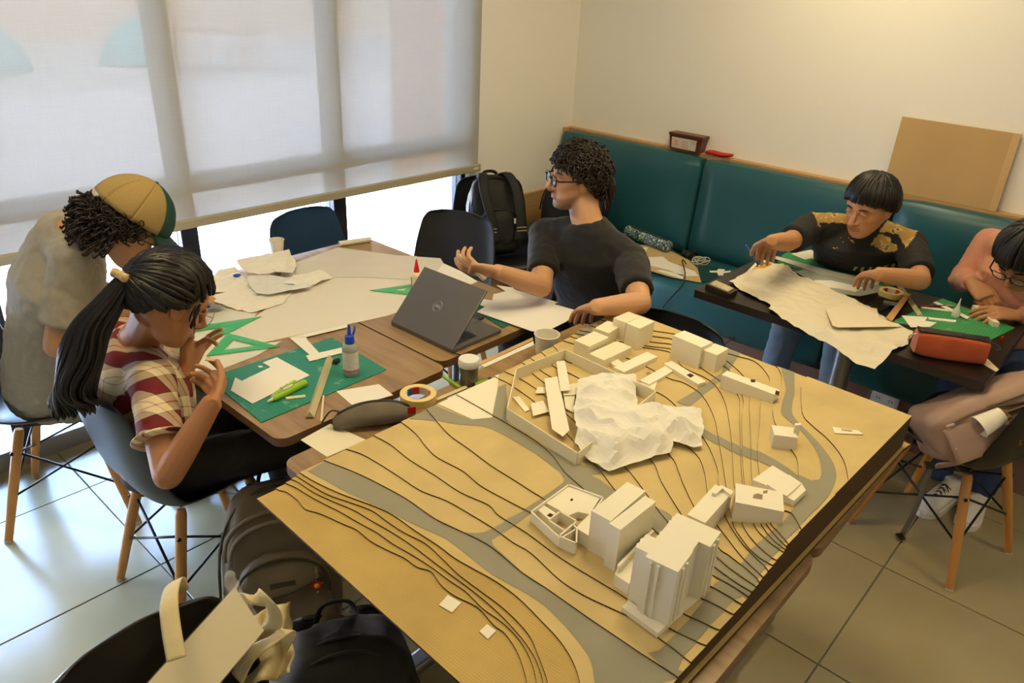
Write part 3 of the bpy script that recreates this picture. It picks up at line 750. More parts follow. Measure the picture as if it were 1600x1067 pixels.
def building(name, blocks, label=None, mats=None, square=True):
    """blocks: (roof outline px, z top, z foot[, pierced])"""
    first = None; bo = None
    allp = [P(u, v, z1) for pts, z1, z0 in blocks for u, v in pts]
    c = sum(allp, Vector()) / len(allp)
    bo = bpy.data.objects.new(name, None); C.objects.link(bo); bo.location = (c.x, c.y, ztop(c.x, c.y)); bo.parent = site; bo.matrix_parent_inverse = wm(site).inverted()
    if label: bo['label'] = label
    for pts, z1, z0 in blocks:
        w = [P(u, v, z1).xy for u, v in pts]; m = MB(); m.prism(recti(w) if square else w, z0, z1)
        ob('block', m, mats or M_card, bo, world=True)
    return bo
def H(b_, t): g_, h = hsolve(b_, t); return g_ + h
def lowz(pts, z1):
    return min(ztop(q.x, q.y) for q in (P(u, v, z1) for u, v in pts)) - .001
def blk(roof, foot, top):
    z = H(foot, top); return (roof, z, lowz(roof, z))
def boxw(name, outline, z1, z0, th, parent, mats):
    """open tray: thin walls round an outline in plan"""
    m = MB(); n = len(outline)
    for i in range(n):
        a = Vector(outline[i]); b_ = Vector(outline[(i + 1) % n]); d = (b_ - a).normalized(); q = Vector((-d.y, d.x)) * th
        m.prism([a, b_, b_ + q, a + q], z0, z1)
    return ob(name, m, mats, parent, world=True)
# tower
zt = H(R6([(672, 818)])[0], R6([(716, 568)])[0]); tw = R6([(592, 475), (650, 432), (685, 432), (720, 400), (722, 375), (775, 338), (815, 348), (868, 378), (905, 385), (945, 432), (892, 473), (850, 472), (846, 490), (812, 500), (822, 520), (778, 580), (760, 585), (750, 575), (716, 568), (632, 520), (628, 500), (606, 492)])
zp = lowz(tw, zt); pl = R6([(528, 738), (560, 712), (690, 800), (850, 650), (905, 640), (905, 665), (683, 852)])
bt = building('building', [(tw, zt, zp)], 'tall white card tower with stepped facade')
pw = [P(u, v, zp + .012) for u, v in pl]; m = MB(); m.prism([(q.x, q.y) for q in pw], zp, zp + .012); ob('plinth', m, M_card, bt, world=True)
tc_ = [Vector((q.x, q.y, zt)) for q in recti([P(u, v, zt).xy for u, v in tw])]
cen = sum(tc_, Vector()) / len(tc_); sides = sorted(((tc_[(i + 1) % len(tc_)] - tc_[i]).length, i) for i in range(len(tc_)))[-6:]
for ln_, i in sides:
    for w_ in (.25, .62):
        p = tc_[i].lerp(tc_[(i + 1) % len(tc_)], w_); q = tc_[i].lerp(tc_[(i + 1) % len(tc_)], w_ + .16); n = (q - p).cross(Vector((0, 0, 1))).normalized()
        if inside([(v_.x, v_.y) for v_ in tc_], *((p + q) / 2 + n * .002).xy): n = -n
        m = MB(); m.prism([p.xy, q.xy, (q + n * .004).xy, (p + n * .004).xy], zp + .012, zt - .005); ob('pilaster', m, M_card, bt, world=True)
# slab complex left of the tower
r1 = R6([(555, 208), (632, 240), (480, 370), (398, 325)]); z1 = H(R6([(450, 540)])[0], R6([(480, 372)])[0])
r2 = R6([(483, 372), (636, 257), (676, 286), (522, 408)]); z2 = H(R6([(505, 590)])[0], R6([(522, 410)])[0])
bs = building('building', [(r1, z1, lowz(r1, z1)), (r2, z2, lowz(r2, z2))], 'white card slab block of two heights')
zl = lowz(r2, z2); l1 = R6([(505, 578), (590, 512), (600, 575), (560, 640), (498, 600)]); z3 = zl + .03
m = MB(); m.prism([P(u, v, z3).xy for u, v in l1], zl - .004, z3); ob('low_block', m, M_card, bs, world=True)
l2 = R6([(510, 555), (660, 405), (668, 412), (515, 568)]); z3 = zl + .045; m = MB(); m.prism([P(u, v, z3).xy for u, v in l2], zl, z3); ob('ledge', m, M_card, bs, world=True)
l3 = R6([(330, 398), (398, 330), (470, 372), (470, 430), (385, 432)]); z3 = zl + .035; m = MB(); m.prism([P(u, v, z3).xy for u, v in l3], zl - .003, z3); ob('low_block', m, M_card, bs, world=True)
# low courtyard house with open boxes
zc = ztop(*PT(*R6([(300, 330)])[0]).xy); hh = H(R6([(215, 392)])[0], R6([(217, 365)])[0])
cy = building('building', [], 'low white card house with open courtyard boxes') if False else None
cyo = bpy.data.objects.new('building', None); C.objects.link(cyo); cyo.location = PT(*R6([(290, 330)])[0]); cyo.parent = site; cyo.matrix_parent_inverse = wm(site).inverted(); cyo['label'] = 'low white card house with open courtyard boxes'
def pxw(l, z): return [tuple(P(u, v, z).xy) for u, v in R6(l)]
boxw('court_wall', pxw([(142, 328), (300, 214), (445, 268), (400, 330), (330, 400), (265, 440)], zc + .022), zc + .022, zc - .004, .003, cyo, M_card)
m = MB(); m.prism(pxw([(190, 285), (300, 222), (435, 268), (390, 340), (340, 330), (300, 345)], zc + .018), zc - .003, zc + .018); ob('block', m, M_card, cyo, world=True)
m = MB(); m.prism(pxw([(165, 320), (190, 300), (245, 335), (215, 362)], zc + .016), zc - .003, zc + .016); ob('block', m, M_card, cyo, world=True)
boxw('open_box', pxw([(218, 365), (262, 330), (330, 368), (290, 412)], zc + .022), zc + .022, zc - .004, .003, cyo, M_card)
boxw('open_box', pxw([(264, 432), (318, 385), (332, 400), (330, 460)], zc + .026), zc + .026, zc - .004, .003, cyo, M_card)
m = MB(); m.prism(pxw([(205, 345), (218, 335), (235, 342), (222, 353)], zc + .0165), zc + .016, zc + .0165); ob('opening', m, mat('opening_shade', (.05, .02, .015), .9), cyo, world=True)  # hole drawn as a flat patch, its shade put into the colour
m = MB(); m.prism(pxw([(305, 278), (314, 271), (320, 277), (311, 284)], zc + .0185), zc + .018, zc + .0185); ob('opening', m, MATS['opening_shade'], cyo, world=True)
# bridge wing running from the tower
rb = R6([(805, 345), (925, 250), (1008, 240), (1002, 262), (890, 380), (850, 372)]); zb = zt - .055
zb = H(R6([(1000, 330)])[0], R6([(1003, 262)])[0]); rb = R6([(800, 352), (940, 240), (1006, 244), (888, 378)])
br = building('building', [(rb, zb, lowz(rb, zb))], 'narrow white card wing behind the tower')
o3 = R6([(918, 248), (955, 214), (1010, 240), (1000, 258), (962, 228), (935, 252)]); m = MB(); m.prism([P(u, v, zb + .008).xy for u, v in o3], zb, zb + .008); ob('parapet', m, M_card, br, world=True)
# near right house with roof opening, and the folded roof behind it
r = R6([(1028, 208), (1230, 258), (1228, 330), (1018, 288)]); z = H(R6([(1215, 382)])[0], R6([(1228, 330)])[0])
g1 = building('building', [(r, z, lowz(r, z))], 'white card box house with a roof opening')
m = MB(); m.prism([P(u, v, z + .0006).xy for u, v in R6([(1096, 256), (1112, 250), (1136, 256), (1134, 276), (1093, 270)])], z, z + .0006); ob('opening', m, mat('opening_half_shade', (.30, .22, .12), .8), g1, world=True)  # roof hole as a thin patch with the shade inside painted on
m = MB(); m.prism([P(u, v, z + .0006).xy for u, v in R6([(1138, 240), (1158, 236), (1155, 248), (1136, 250)])], z, z + .0006); ob('opening', m, MATS['opening_half_shade'], g1, world=True)
r = R6([(1090, 192), (1178, 130), (1302, 205), (1322, 236), (1270, 282), (1190, 240), (1150, 215)]); z = H(R6([(1255, 308)])[0], R6([(1270, 282)])[0])
g2 = building('building', [(r, z, lowz(r, z))], 'white card house with an angled outline', square=False)
m = MB(); q = [P(u, v, z + .004) for u, v in R6([(1155, 210), (1185, 180), (1250, 170), (1302, 205), (1240, 262), (1190, 236)])]
m.prism([p.xy for p in q], z, z + .004); ob('roof_sheet', m, M_card, g2, world=True)
# small house
r = RB([(552, 613), (672, 628), (704, 682), (590, 672)]); z = H(RB([(586, 738)])[0], RB([(590, 672)])[0])
g3 = building('building', [(r, z, lowz(r, z))], 'small white card house with a chimney')
m = MB(); q = [P(u, v, z + .022).xy for u, v in RB([(673, 605), (704, 602), (706, 612), (676, 616)])]; m.prism(q, z - .01, z + .022); ob('chimney', m, M_card, g3, world=True)
# long bar
r = RB([(322, 330), (596, 432), (580, 460), (296, 374)]); z = H(RB([(585, 503)])[0], RB([(583, 462)])[0])
g4 = building('building', [(r, z, lowz(r, z))], 'long white card bar building')
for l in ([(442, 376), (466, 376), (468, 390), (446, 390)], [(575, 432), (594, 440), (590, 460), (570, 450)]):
    m = MB(); m.prism([P(u, v, z + .0006).xy for u, v in RB(l)], z, z + .0006); ob('opening', m, MATS['opening_shade'], g4, world=True)  # dark patches laid on the roof for the shade in its holes
# twin block at the back
ra = R5([(1050, 222), (1100, 200), (1258, 265), (1202, 297), (1115, 262)]); za = H(R5([(1195, 412)])[0], R5([(1202, 297)])[0])
rb_ = R5([(1218, 302), (1262, 270), (1346, 300), (1283, 338)]); zb2 = H(R5([(1275, 432)])[0], R5([(1283, 338)])[0])
building('building', [(ra, za, lowz(ra, za) - .01), (rb_, zb2, lowz(rb_, zb2) - .01)], 'white card block of two heights at the far edge')
# stepped cluster at the back corner
ST = []
for rf, ft, tp in (([(700, 133), (775, 98), (858, 122), (775, 158)], (752, 262), (755, 160)), ([(778, 160), (860, 122), (936, 150), (850, 186)], (820, 310), (850, 186)), ([(615, 180), (682, 140), (752, 172), (682, 215)], (683, 290), (682, 215)),
                   ([(510, 245), (585, 210), (682, 238), (572, 290)], (572, 370), (572, 290)), ([(570, 328), (725, 258), (802, 296), (636, 350)], (636, 402), (636, 350))):
    z = H(R5([ft])[0], R5([tp])[0]); ST.append((R5(rf), z, lowz(R5(rf), z) - .006))
building('building', ST, 'stepped cluster of white card blocks at the far corner', [M_card2])
# low white sheets and bars
SB = []
for rf, h in (([(658, 352), (700, 335), (756, 372), (712, 396)], .012), ([(722, 396), (912, 325), (952, 345), (765, 432)], .014), ([(850, 455), (1005, 385), (1046, 420), (905, 500), (845, 480)], .010), ([(985, 382), (1022, 364), (1244, 462), (1176, 498)], .012)):
    c = sum((Vector(q) for q in R5(rf)), Vector((0, 0))) / len(rf); zz = PT(*c).z + h; SB.append((R5(rf), zz, zz - h - .008))
bl_ = building('building', SB, 'row of low white card bars')
zz = SB[3][1]; m = MB(); m.prism([P(u, v, zz + .0006).xy for u, v in R5([(1112, 446), (1134, 438), (1156, 450), (1134, 462)])], zz, zz + .0006); ob('opening', m, MATS['opening_shade'], bl_, world=True)  # dark patch stands for the shade inside a roof hole
zz = SB[2][1]; m = MB(); m.prism([P(u, v, zz + .0006).xy for u, v in R5([(885, 436), (905, 428), (915, 438), (895, 448)])], zz, zz + .0006); ob('opening', m, MATS['opening_half_shade'], bl_, world=True)  # shallower hole, shade painted as a brown patch
m = MB(); m.prism([P(u, v, SB[2][1] - .005).xy for u, v in R5([(838, 485), (900, 500), (950, 480), (935, 530)])], SB[2][1] - .006, SB[2][1] - .005); ob('sheet', m, M_card, bl_, world=True)
# wall round the central plot
WH = .036
Aw, Bw, Cw, Dw, Ew = [PT(*p) for p in R5([(165, 475), (432, 366), (930, 600), (500, 948), (115, 697)])]
wl_ = bpy.data.objects.new('plot_wall', None); C.objects.link(wl_); wl_.location = (Dw.x, Dw.y, Dw.z); wl_.parent = site; wl_.matrix_parent_inverse = wm(site).inverted(); wl_['label'] = 'low white card wall round the central plot'
for a, b_ in ((Aw, Bw), (Bw, Cw), (Cw, Dw), (Dw, Ew), (Ew, Aw)):
    m = MB(); d = (b_ - a).normalized(); n = Vector((-d.y, d.x)) * .0025; zlo = min(a.z, b_.z) - .004
    pts = [a, b_]; top0, top1 = a.z + WH, b_.z + WH
    q = [a.xy, b_.xy, b_.xy + n, a.xy + n]
    m.add([(*q[0], zlo), (*q[1], zlo), (*q[2], zlo), (*q[3], zlo), (*q[0], top0), (*q[1], top1), (*q[2], top1), (*q[3], top0)], [(3, 2, 1, 0), (4, 5, 6, 7), (0, 1, 5, 4), (1, 2, 6, 5), (2, 3, 7, 6), (3, 0, 4, 7)])
    ob('wall_strip', m, M_card2, wl_, world=True)
# loose card pieces lying on the model
def card(pts, label, dz=.0, th=.0015, name='card_piece', mats=None, group='loose card pieces on the site model', zfix=None):
    w = [P(u, v, zfix) if zfix is not None else PT(u, v) for u, v in pts]; z = max(q.z for q in w) + dz + .0012
    w = [P(u, v, z + th) for u, v in pts]; c = sum(w, Vector()) / len(w)
    m = MB(); m.prism([q.xy for q in w], z, z + th)
    return solo(name, m, mats or M_card, label, 'card piece', (c.x, c.y, z), group)
card(R5([(388, 372), (437, 368), (468, 532), (412, 536)]), 'short white card strip at the back of the walled plot', .003)
card(R5([(322, 468), (395, 455), (462, 755), (425, 788), (365, 748)]), 'long white card strip across the middle of the walled plot', .006)
card(R5([(285, 513), (330, 515), (330, 548), (272, 548)]), 'small white card tab beside the long strip', .001)
card(R5([(425, 538), (465, 496), (520, 490), (515, 556), (428, 560)]), 'white card cross piece touching the crumpled paper', .001)
card(R5([(245, 605), (315, 590), (350, 650), (260, 675)]), 'squarish white card offcut near the front wall', .003)
card(R5([(145, 570), (182, 565), (240, 640), (215, 652)]), 'thin white card sliver leaning by the plot wall', .001)
card(R5([(430, 562), (492, 560), (482, 655), (440, 632)]), 'white card offcut half under the crumpled paper', .001)
card(R3([(653, 788), (685, 752), (733, 780), (700, 815)]), 'larger white paper square on the bare base board', .0)
card(R3([(797, 882), (825, 857), (858, 880), (828, 910)]), 'smaller white paper square nearest the lower edge', .0)
card(RB([(868, 622), (1000, 640), (1032, 662), (880, 655)]), 'small white card tag on the empty high corner')
card(RB([(915, 618), (975, 626), (970, 645), (918, 638)]), 'tan card tag stuck over the white tag', .002, mats=mat('tan_card', (.62, .47, .24), .7))
# crumpled tracing paper
M_trace, nt, b, L = nodes_of('tracing_paper')
b.inputs['Base Color'].default_value = (.86, .83, .74, 1); b.inputs['Roughness'].default_value = .7; b.inputs['Specular IOR Level'].default_value = .2
tl = nt.nodes.new('ShaderNodeBsdfTranslucent'); tl.inputs[0].default_value = (.8, .77, .68, 1); mx = nt.nodes.new('ShaderNodeMixShader'); mx.inputs[0].default_value = .1
L.new(b.outputs[0], mx.inputs[1]); L.new(tl.outputs[0], mx.inputs[2]); L.new(mx.outputs[0], nt.nodes['Material Output'].inputs[0])
def ridged(x, y, s, o):
    return 1 - abs(2 * noise.noise(Vector((x * s + o, y * s - o, o))))
def sheet(outline, zf, step=.012, th=.0006):
    """paper with an outline in plan and a height function, cut on a fine mesh"""
    xs = [p[0] for p in outline]; ys_ = [p[1] for p in outline]; pts = [Vector(p) for p in outline]; es = [(i, (i + 1) % len(pts)) for i in range(len(pts))]
    nx = int((max(xs) - min(xs)) / step); ny = int((max(ys_) - min(ys_)) / step)
    for i in range(nx + 1):
        for j in range(ny + 1):
            x = min(xs) + (i + .5 * (j % 2)) * step; y = min(ys_) + j * step
            if inside(outline, x, y): pts.append(Vector((x, y)))
    v, e, f, *_ = geometry.delaunay_2d_cdt(pts, es, [], 1, 1e-6)
    m = MB(); top = [(p.x, p.y, zf(p.x, p.y)) for p in v]; n = len(top)
    fs = []
    for t in f:
        q = [v[i] for i in t]; a = (q[1] - q[0]).cross(q[2] - q[0])
        fs.append(tuple(t) if a > 0 else tuple(t[::-1]))
    m.add(top, fs); m.add([(x, y, z - th) for x, y, z in top], [t[::-1] for t in fs])
    cnt = {}
    for t in fs:
        for i in range(len(t)):
            a, b_ = t[i], t[(i + 1) % len(t)]; cnt[(a, b_)] = 1
    for (a, b_) in list(cnt):
        if (b_, a) not in cnt: m.f.append((b_, a, a + n, b_ + n)); m.m.append(0)
    return m
def dens(l, d=.02, j=.0, seed=3):
    r = random.Random(seed); out = []
    for i in range(len(l)):
        a = Vector(l[i]); b_ = Vector(l[(i + 1) % len(l)]); k = max(1, int((b_ - a).length / d))
        for q in range(k):
            p = a.lerp(b_, q / k); out.append((p.x + r.uniform(-j, j), p.y + r.uniform(-j, j)))
    return out
co_px = R5([(510, 475), (640, 435), (740, 440), (830, 446), (835, 590), (842, 622), (1000, 625), (1190, 635), (1205, 720), (1195, 840), (1150, 850), (1040, 820), (1025, 880), (850, 930), (680, 985), (560, 920), (490, 830), (503, 740), (480, 650), (500, 560)])
zedge = [ztop(*PT(*q).xy) + (.012 if i in (10, 11) else .030 if i in (0, 1, 2, 3, 17, 18, 19) else .012) for i, q in enumerate(co_px)]
co_w = [P(u, v, z) for (u, v), z in zip(co_px, zedge)]; ol = [(q.x, q.y) for q in co_w]
cA, cB = P(*R5([(600, 520)])[0], .88), P(*R5([(760, 700)])[0], .88); cD = P(*R5([(1000, 690)])[0], .87)
def zpaper(x, y):
    dmin = min(abs((Vector((x, y)) - geometry.intersect_point_line(Vector((x, y)), Vector(ol[i]), Vector(ol[(i + 1) % len(ol)]))[0]).length) if 0 <= geometry.intersect_point_line(Vector((x, y)), Vector(ol[i]), Vector(ol[(i + 1) % len(ol)]))[1] <= 1 else (Vector((x, y)) - Vector(ol[i])).length for i in range(len(ol)))
    w = 0; s = 0
    for i in range(len(ol)):
        k = 1 / ((x - ol[i][0]) ** 2 + (y - ol[i][1]) ** 2 + 1e-5); w += k; s += k * zedge[i]
    z = s / w; e = min(1, dmin / .05); e = e * e * (3 - 2 * e)
    bump = .008 * e + .020 * e * (ridged(x, y, 6, 2.2) ** 2) + .013 * (ridged(x, y, 15, 5.1) ** 2) * min(1, dmin / .02 + .3)
    for c, a in ((cA, .008), (cB, .014), (cD, .008)): bump += a * e * math.exp(-((x - c.x) ** 2 + (y - c.y) ** 2) / .006)
    return max(z + bump, ztop(x, y) + .004)
m = sheet(dens(ol, .014, .0025), zpaper, .011)
solo('crumpled_paper', m, M_trace, 'crumpled sheet of tracing paper draped over the central plot', 'tracing paper', (cB.x, cB.y, .84))
# ------------------------------------------------------------------ people
def frame(fwd, up=(0, 0, 1)):
    f = Vector(fwd).normalized(); u = Vector(up); l = u.cross(f).normalized(); u = f.cross(l)
    M = Matrix.Identity(4)
    for i in range(3): M[i][0] = f[i]; M[i][1] = l[i]; M[i][2] = u[i]
    return M
def reach(u, v, prev, L, far=False):
    """the point seen at u, v that lies one bone length from prev"""
    r = ray(u, v); o = np.array([0, 0, CH]) - np.array(prev); a = r @ r; b_ = 2 * r @ o; c = o @ o - L * L; d = max(0, b_ * b_ - 4 * a * c)
    t = (-b_ + (1 if far else -1) * math.sqrt(d)) / (2 * a); return Vector((r[0] * t, r[1] * t, CH + r[2] * t))
HEADT = [(.117, .0, -.012, .002), (.112, .036, -.056, .038), (.098, .064, -.078, .058), (.075, .083, -.091, .069), (.048, .091, -.098, .0755), (.022, .0945, -.100, .077), (.004, .088, -.099, .0755), (-.018, .0885, -.093, .073), (-.038, .0895, -.080, .070),
         (-.056, .0905, -.060, .066), (-.074, .0900, -.038, .060), (-.090, .0895, -.014, .050), (-.104, .085, .010, .038), (-.113, .074, .028, .024), (-.117, .058, .044, .006)]
def head_part(mb, M, jaw=1., nose=1., eyes_open=True):
    n = 36; k = len(mb.v); rows = []
    T = sorted(HEADT); zs = np.linspace(-.117, .117, 40)
    tz = [t[0] for t in T]
    for z in zs:
        xf = np.interp(z, tz, [t[1] for t in T]); xb = np.interp(z, tz, [t[2] for t in T]); w = np.interp(z, tz, [t[3] for t in T])
        if z < -.03: w *= jaw
        cx = xb + (xf - xb) * .52
        for j in range(n):
            th = 2 * PI * j / n; c, s = math.cos(th), math.sin(th)
            rx = (xf - cx) if c > 0 else (cx - xb); e = .86 if c > 0 else .95
            x = cx + rx * math.copysign(abs(c) ** e, c); y = w * math.copysign(abs(s) ** .92, s)
            if c > 0:
                for sy in (-1, 1):
                    x -= .011 * math.exp(-(((y - sy * .032) / .017) ** 2 + ((z - .006) / .013) ** 2))      # eye sockets
                    x += .004 * math.exp(-(((y - sy * .030) / .022) ** 2 + ((z - .027) / .008) ** 2))      # brow
                    x += .005 * math.exp(-(((y - sy * .040) / .018) ** 2 + ((z + .022) / .018) ** 2))      # cheek
                x -= .005 * math.exp(-((y / .03) ** 2 + ((z + .083) / .007) ** 2))                          # under the lip
                x += .004 * math.exp(-((y / .018) ** 2 + ((z + .102) / .012) ** 2))                         # chin
            mb.v.append(tuple(M @ Vector((x, y, z))))
    for i in range(len(zs) - 1):
        for j in range(n):
            a0 = k + i * n + j; a1 = k + i * n + (j + 1) % n; mb.f.append((a0, a1, a1 + n, a0 + n)); mb.m.append(0)
    mb.f.append(tuple(k + j for j in range(n))[::-1]); mb.m.append(0); q = k + (len(zs) - 1) * n; mb.f.append(tuple(q + j for j in range(n))); mb.m.append(0)
    # nose, lips, ears, lids
    mb.tube([M @ Vector(p) for p in ((.083, 0, .020), (.096, 0, .004), (.108, 0, -.014), (.1175 * nose ** .3, 0, -.028), (.108, 0, -.037), (.088, 0, -.040))], [.0075, .008, .0095, .0115, .010, .006], 10)
    for s in (-1, 1):
        mb.ellipsoid(M @ Vector((.096, s * .0125, -.034)), (.010, .0078, .0075), 10, 8)
        mb.tube([M @ Vector(p) for p in ((.082, s * .023, -.0575), (.092, s * .012, -.0555), (.0958, 0, -.0565))], [.003, .0052, .0050], 8)
        mb.tube([M @ Vector(p) for p in ((.082, s * .022, -.0605), (.091, s * .012, -.0655), (.0945, 0, -.067))], [.003, .0056, .0060], 8)
        E_ = M @ frame((.15, s, -.05), (0, 0, 1))
        er = [Vector(p) for p in ((.006, s * .075, -.030), (.010, s * .080, -.012), (.010, s * .084, .008), (.000, s * .088, .022), (-.016, s * .090, .024), (-.024, s * .089, .010), (-.018, s * .084, -.010), (-.006, s * .078, -.028), (.006, s * .075, -.030))]
        mb.tube([M @ p for p in er], [.006, .0055, .005, .0052, .0055, .0052, .005, .0062, .006], 8)
        mb.ellipsoid(M @ Vector((-.006, s * .0795, -.002)), (.016, .006, .024), 10, 8, M=M.to_3x3())
        mb.tube([M @ Vector(p) for p in ((.0825, s * .0475, .002), (.0895, s * .040, .0105), (.0915, s * .031, .0125), (.0895, s * .020, .008))], [.0035, .0046, .0048, .0035], 8)
def finger(mb, base, d, pn, lens, curls, r0, r1):
    pts = [base]; v = d.normalized(); ax = v.cross(pn).normalized(); p = base
    for L, c in zip(lens, curls):
        v = Matrix.Rotation(c, 3, ax) @ v; p = p + v * L; pts.append(p)
    pts2 = []
    for i in range(len(pts) - 1): pts2 += [pts[i], pts[i].lerp(pts[i + 1], .5)]
    pts2.append(pts[-1]); n = len(pts2); tip = pts2[-1] + (pts2[-1] - pts2[-2]).normalized() * r1 * .7
    rad = [r0 + (r1 - r0) * i / (n - 1) for i in range(n)] + [r1 * .45]
    mb.tube(pts2 + [tip], rad, 10); return pts
def hand(mb, wrist, d, pn, side, curl=(.3, .4, .3), spread=.1, thumb=(.5, .6, .4), s=1., curls=None):
    """d: towards the knuckles, pn: out of the palm, side: +1 thumb on the d x pn side"""
    d = Vector(d).normalized(); pn = Vector(pn); pn = (pn - d * pn.dot(d)).normalized(); ac = d.cross(pn).normalized() * side
    w = Vector(wrist); kn = w + d * .088 * s
    mb.tube([w - d * .02, w, w + d * .02 * s, w + d * .05 * s, w + d * .08 * s, w + d * .094 * s], [(.024 * s, .018 * s), (.026 * s, .018 * s), (.032 * s, .018 * s), (.038 * s, .0165 * s), (.039 * s, .0135 * s), (.033 * s, .009 * s)], 14, up=ac)
    out = []
    for i, (o, L, a) in enumerate(((.0295, (.040, .026, .021), 1), (.0100, (.044, .029, .023), .35), (-.0098, (.041, .027, .022), -.35), (-.0285, (.033, .021, .019), -1))):
        cs = curls[i] if curls else curl
        dd = (d + ac * spread * a).normalized()
        out.append(finger(mb, kn + ac * o * s - d * .012 * s - d * (.004 * abs(a) ** 2) * s, dd, pn, [(L[0] + .010) * s] + [l * s for l in L[1:]], cs, .0090 * s, .0072 * s))
    tb_ = w + d * .026 * s + ac * .026 * s + pn * .004; dd = (d * (1 - thumb[0]) + ac * thumb[0] + pn * .25).normalized()
    v = dd; p = tb_; pts = [tb_ - dd * .012]; tgt = (d * .9 + pn * thumb[1] - ac * .15).normalized()
    for k, L in enumerate((.042, .032, .026)):
        p = p + v * L * s; pts.append(p); v = v.lerp(tgt, thumb[2]).normalized()
    pts.append(p + (pts[-1] - pts[-2]).normalized() * .005)
    mb.tube(pts, [.013 * s, .0120 * s, .0098 * s, .0085 * s, .004], 10); out.append(pts); return out
def limb(mb, a, b_, r0, rm, r1, n=14, ext=0.):
    a = Vector(a); b_ = Vector(b_); d = (b_ - a)
    mb.tube([a - d * .06, a, a + d * .3, a + d * .65, b_, b_ + d * .04], [r0 * .7, r0, rm, (rm + r1) / 2, r1, r1 * .8], n)
def skin_cols(me, Mi, tone, beard=0., lip=(.40, .185, .125), stub=(.10, .06, .035)):
    c = co_of(me); h = np.concatenate([c, np.ones((len(c), 1))], 1) @ np.array(Mi).T; x, y, z = h[:, 0], h[:, 1], h[:, 2]
    col = np.tile(np.array(tone), (len(c), 1)); inh = (np.abs(y) < .1) & (x > -.12) & (x < .14) & (z > -.14) & (z < .14)
    L_ = inh & (x > .078) & (np.abs(y) < .024 - .1 * np.abs(z + .0615)) & (np.abs(z + .0615) < .0105)
    if beard:
        sm = lambda q: np.clip(q, 0, 1) ** 2 * (3 - 2 * np.clip(q, 0, 1))
        d = sm((-.052 + .35 * np.clip(.07 - x, -.02, .06) - z) / .022) * sm((x - .005) / .03) * sm((z + .135) / .02) * inh * sm((np.abs(z + .061) + np.abs(y) * .2 - .006) / .006)
        moust = inh * sm((x - .078) / .008) * sm((.030 - np.abs(y)) / .008) * sm((-.042 - z) / .004) * sm((z + .056) / .004)
        f = np.clip(beard * .82 * d + beard * .85 * moust, 0, 1)[:, None]
        f *= (.75 + .25 * np.sin(c[:, :1] * 900) * np.sin(c[:, 2:] * 800)); col = col * (1 - f) + np.array(stub) * f
    col[L_] = np.array(lip)
    ck = inh & (x > .05) & (np.hypot(np.abs(y) - .04, z + .022) < .02); col[ck] *= np.array((1.04, .94, .92))
    set_col(me, np.clip(col, 0, 1))
def garment(shapes, vox=.007, sm=4, wr=.004, seed=1., name='cloth', s1=9., s2=23.):
    me = mods(shapes.mesh(name), voxel=vox, smooth=sm, fac=.5, name=name)
    c = co_of(me); nn = np.empty(len(me.vertices) * 3); me.vertices.foreach_get('normal', nn); nn = nn.reshape(-1, 3)
    a = np.array([noise.noise(Vector(p) * s1 + Vector((seed, 0, seed))) * .65 + (abs(noise.noise(Vector(p) * s2 + Vector((0, seed, 0)))) - .2) * .8 for p in c])
    set_co(me, c + nn * (a * wr)[:, None]); return me
M_skin = vcol_mat('skin', .5, sub=.12, bump=.04, bscale=500)
M_hair = mat('black_hair', (.0045, .0035, .0032), .42, var=.4, vscale=60, spec=.5)
M_hairb = mat('dark_brown_hair', (.012, .0065, .0045), .45, var=.4, vscale=60, spec=.5)
M_eye, nt, b, L = nodes_of('eyeball')
tc = nt.nodes.new('ShaderNodeTexCoord'); sx = nt.nodes.new('ShaderNodeSeparateXYZ'); L.new(tc.outputs['Object'], sx.inputs[0])
cr = ramp(nt, [(0, (.75, .70, .64)), (.80, (.75, .70, .64)), (.82, (.06, .03, .015)), (.95, (.005, .005, .005))], 'CONSTANT'); dv = nt.nodes.new('ShaderNodeMath'); dv.operation = 'DIVIDE'; dv.inputs[1].default_value = .0120
L.new(sx.outputs[0], dv.inputs[0]); L.new(dv.outputs[0], cr.inputs[0]); L.new(cr.outputs[0], b.inputs['Base Color']); b.inputs['Roughness'].default_value = .12
HC, HR = Vector((-.008, 0, .020)), Vector((.0985, .082, .102))
def hsurf(d, off=0.):
    d = Vector(d).normalized(); return HC + Vector((d.x * (HR.x + off), d.y * (HR.y + off), d.z * (HR.z + off)))
def strand(mb, pts, r, n=5):
    k = len(pts); mb.tube(pts, [r * (.55 + .45 * math.sin(PI * min(.9, (i + .6) / k))) if i < k - 1 else r * .12 for i in range(k)], n)
def sph(th, ph): return Vector((math.cos(ph) * math.cos(th), math.cos(ph) * math.sin(th), math.sin(ph)))
def hairline(th):
    """lowest elevation of hair for an azimuth (0 = face, pi = nape)"""
    a = abs(((th + PI) % (2 * PI)) - PI); return float(np.interp(a, [0, .5, .9, 1.25, 1.5, 1.9, 2.4, PI], [.42, .40, .28, .0, -.12, -.32, -.62, -.70]))
def hair_base(mb, M, off=.007, cut=0.):
    def f(a, b_):
        th = 2 * PI * b_; lo = hairline(th) + cut; ph = lo + (PI / 2 - lo) * a
        return M @ hsurf(sph(th, ph), off * min(1, .25 + a * 3))
    k = len(mb.v); mb.grid(f, 14, 40, wrap=True)
    mb.f.append(tuple(k + j for j in range(40))); mb.m.append(0)
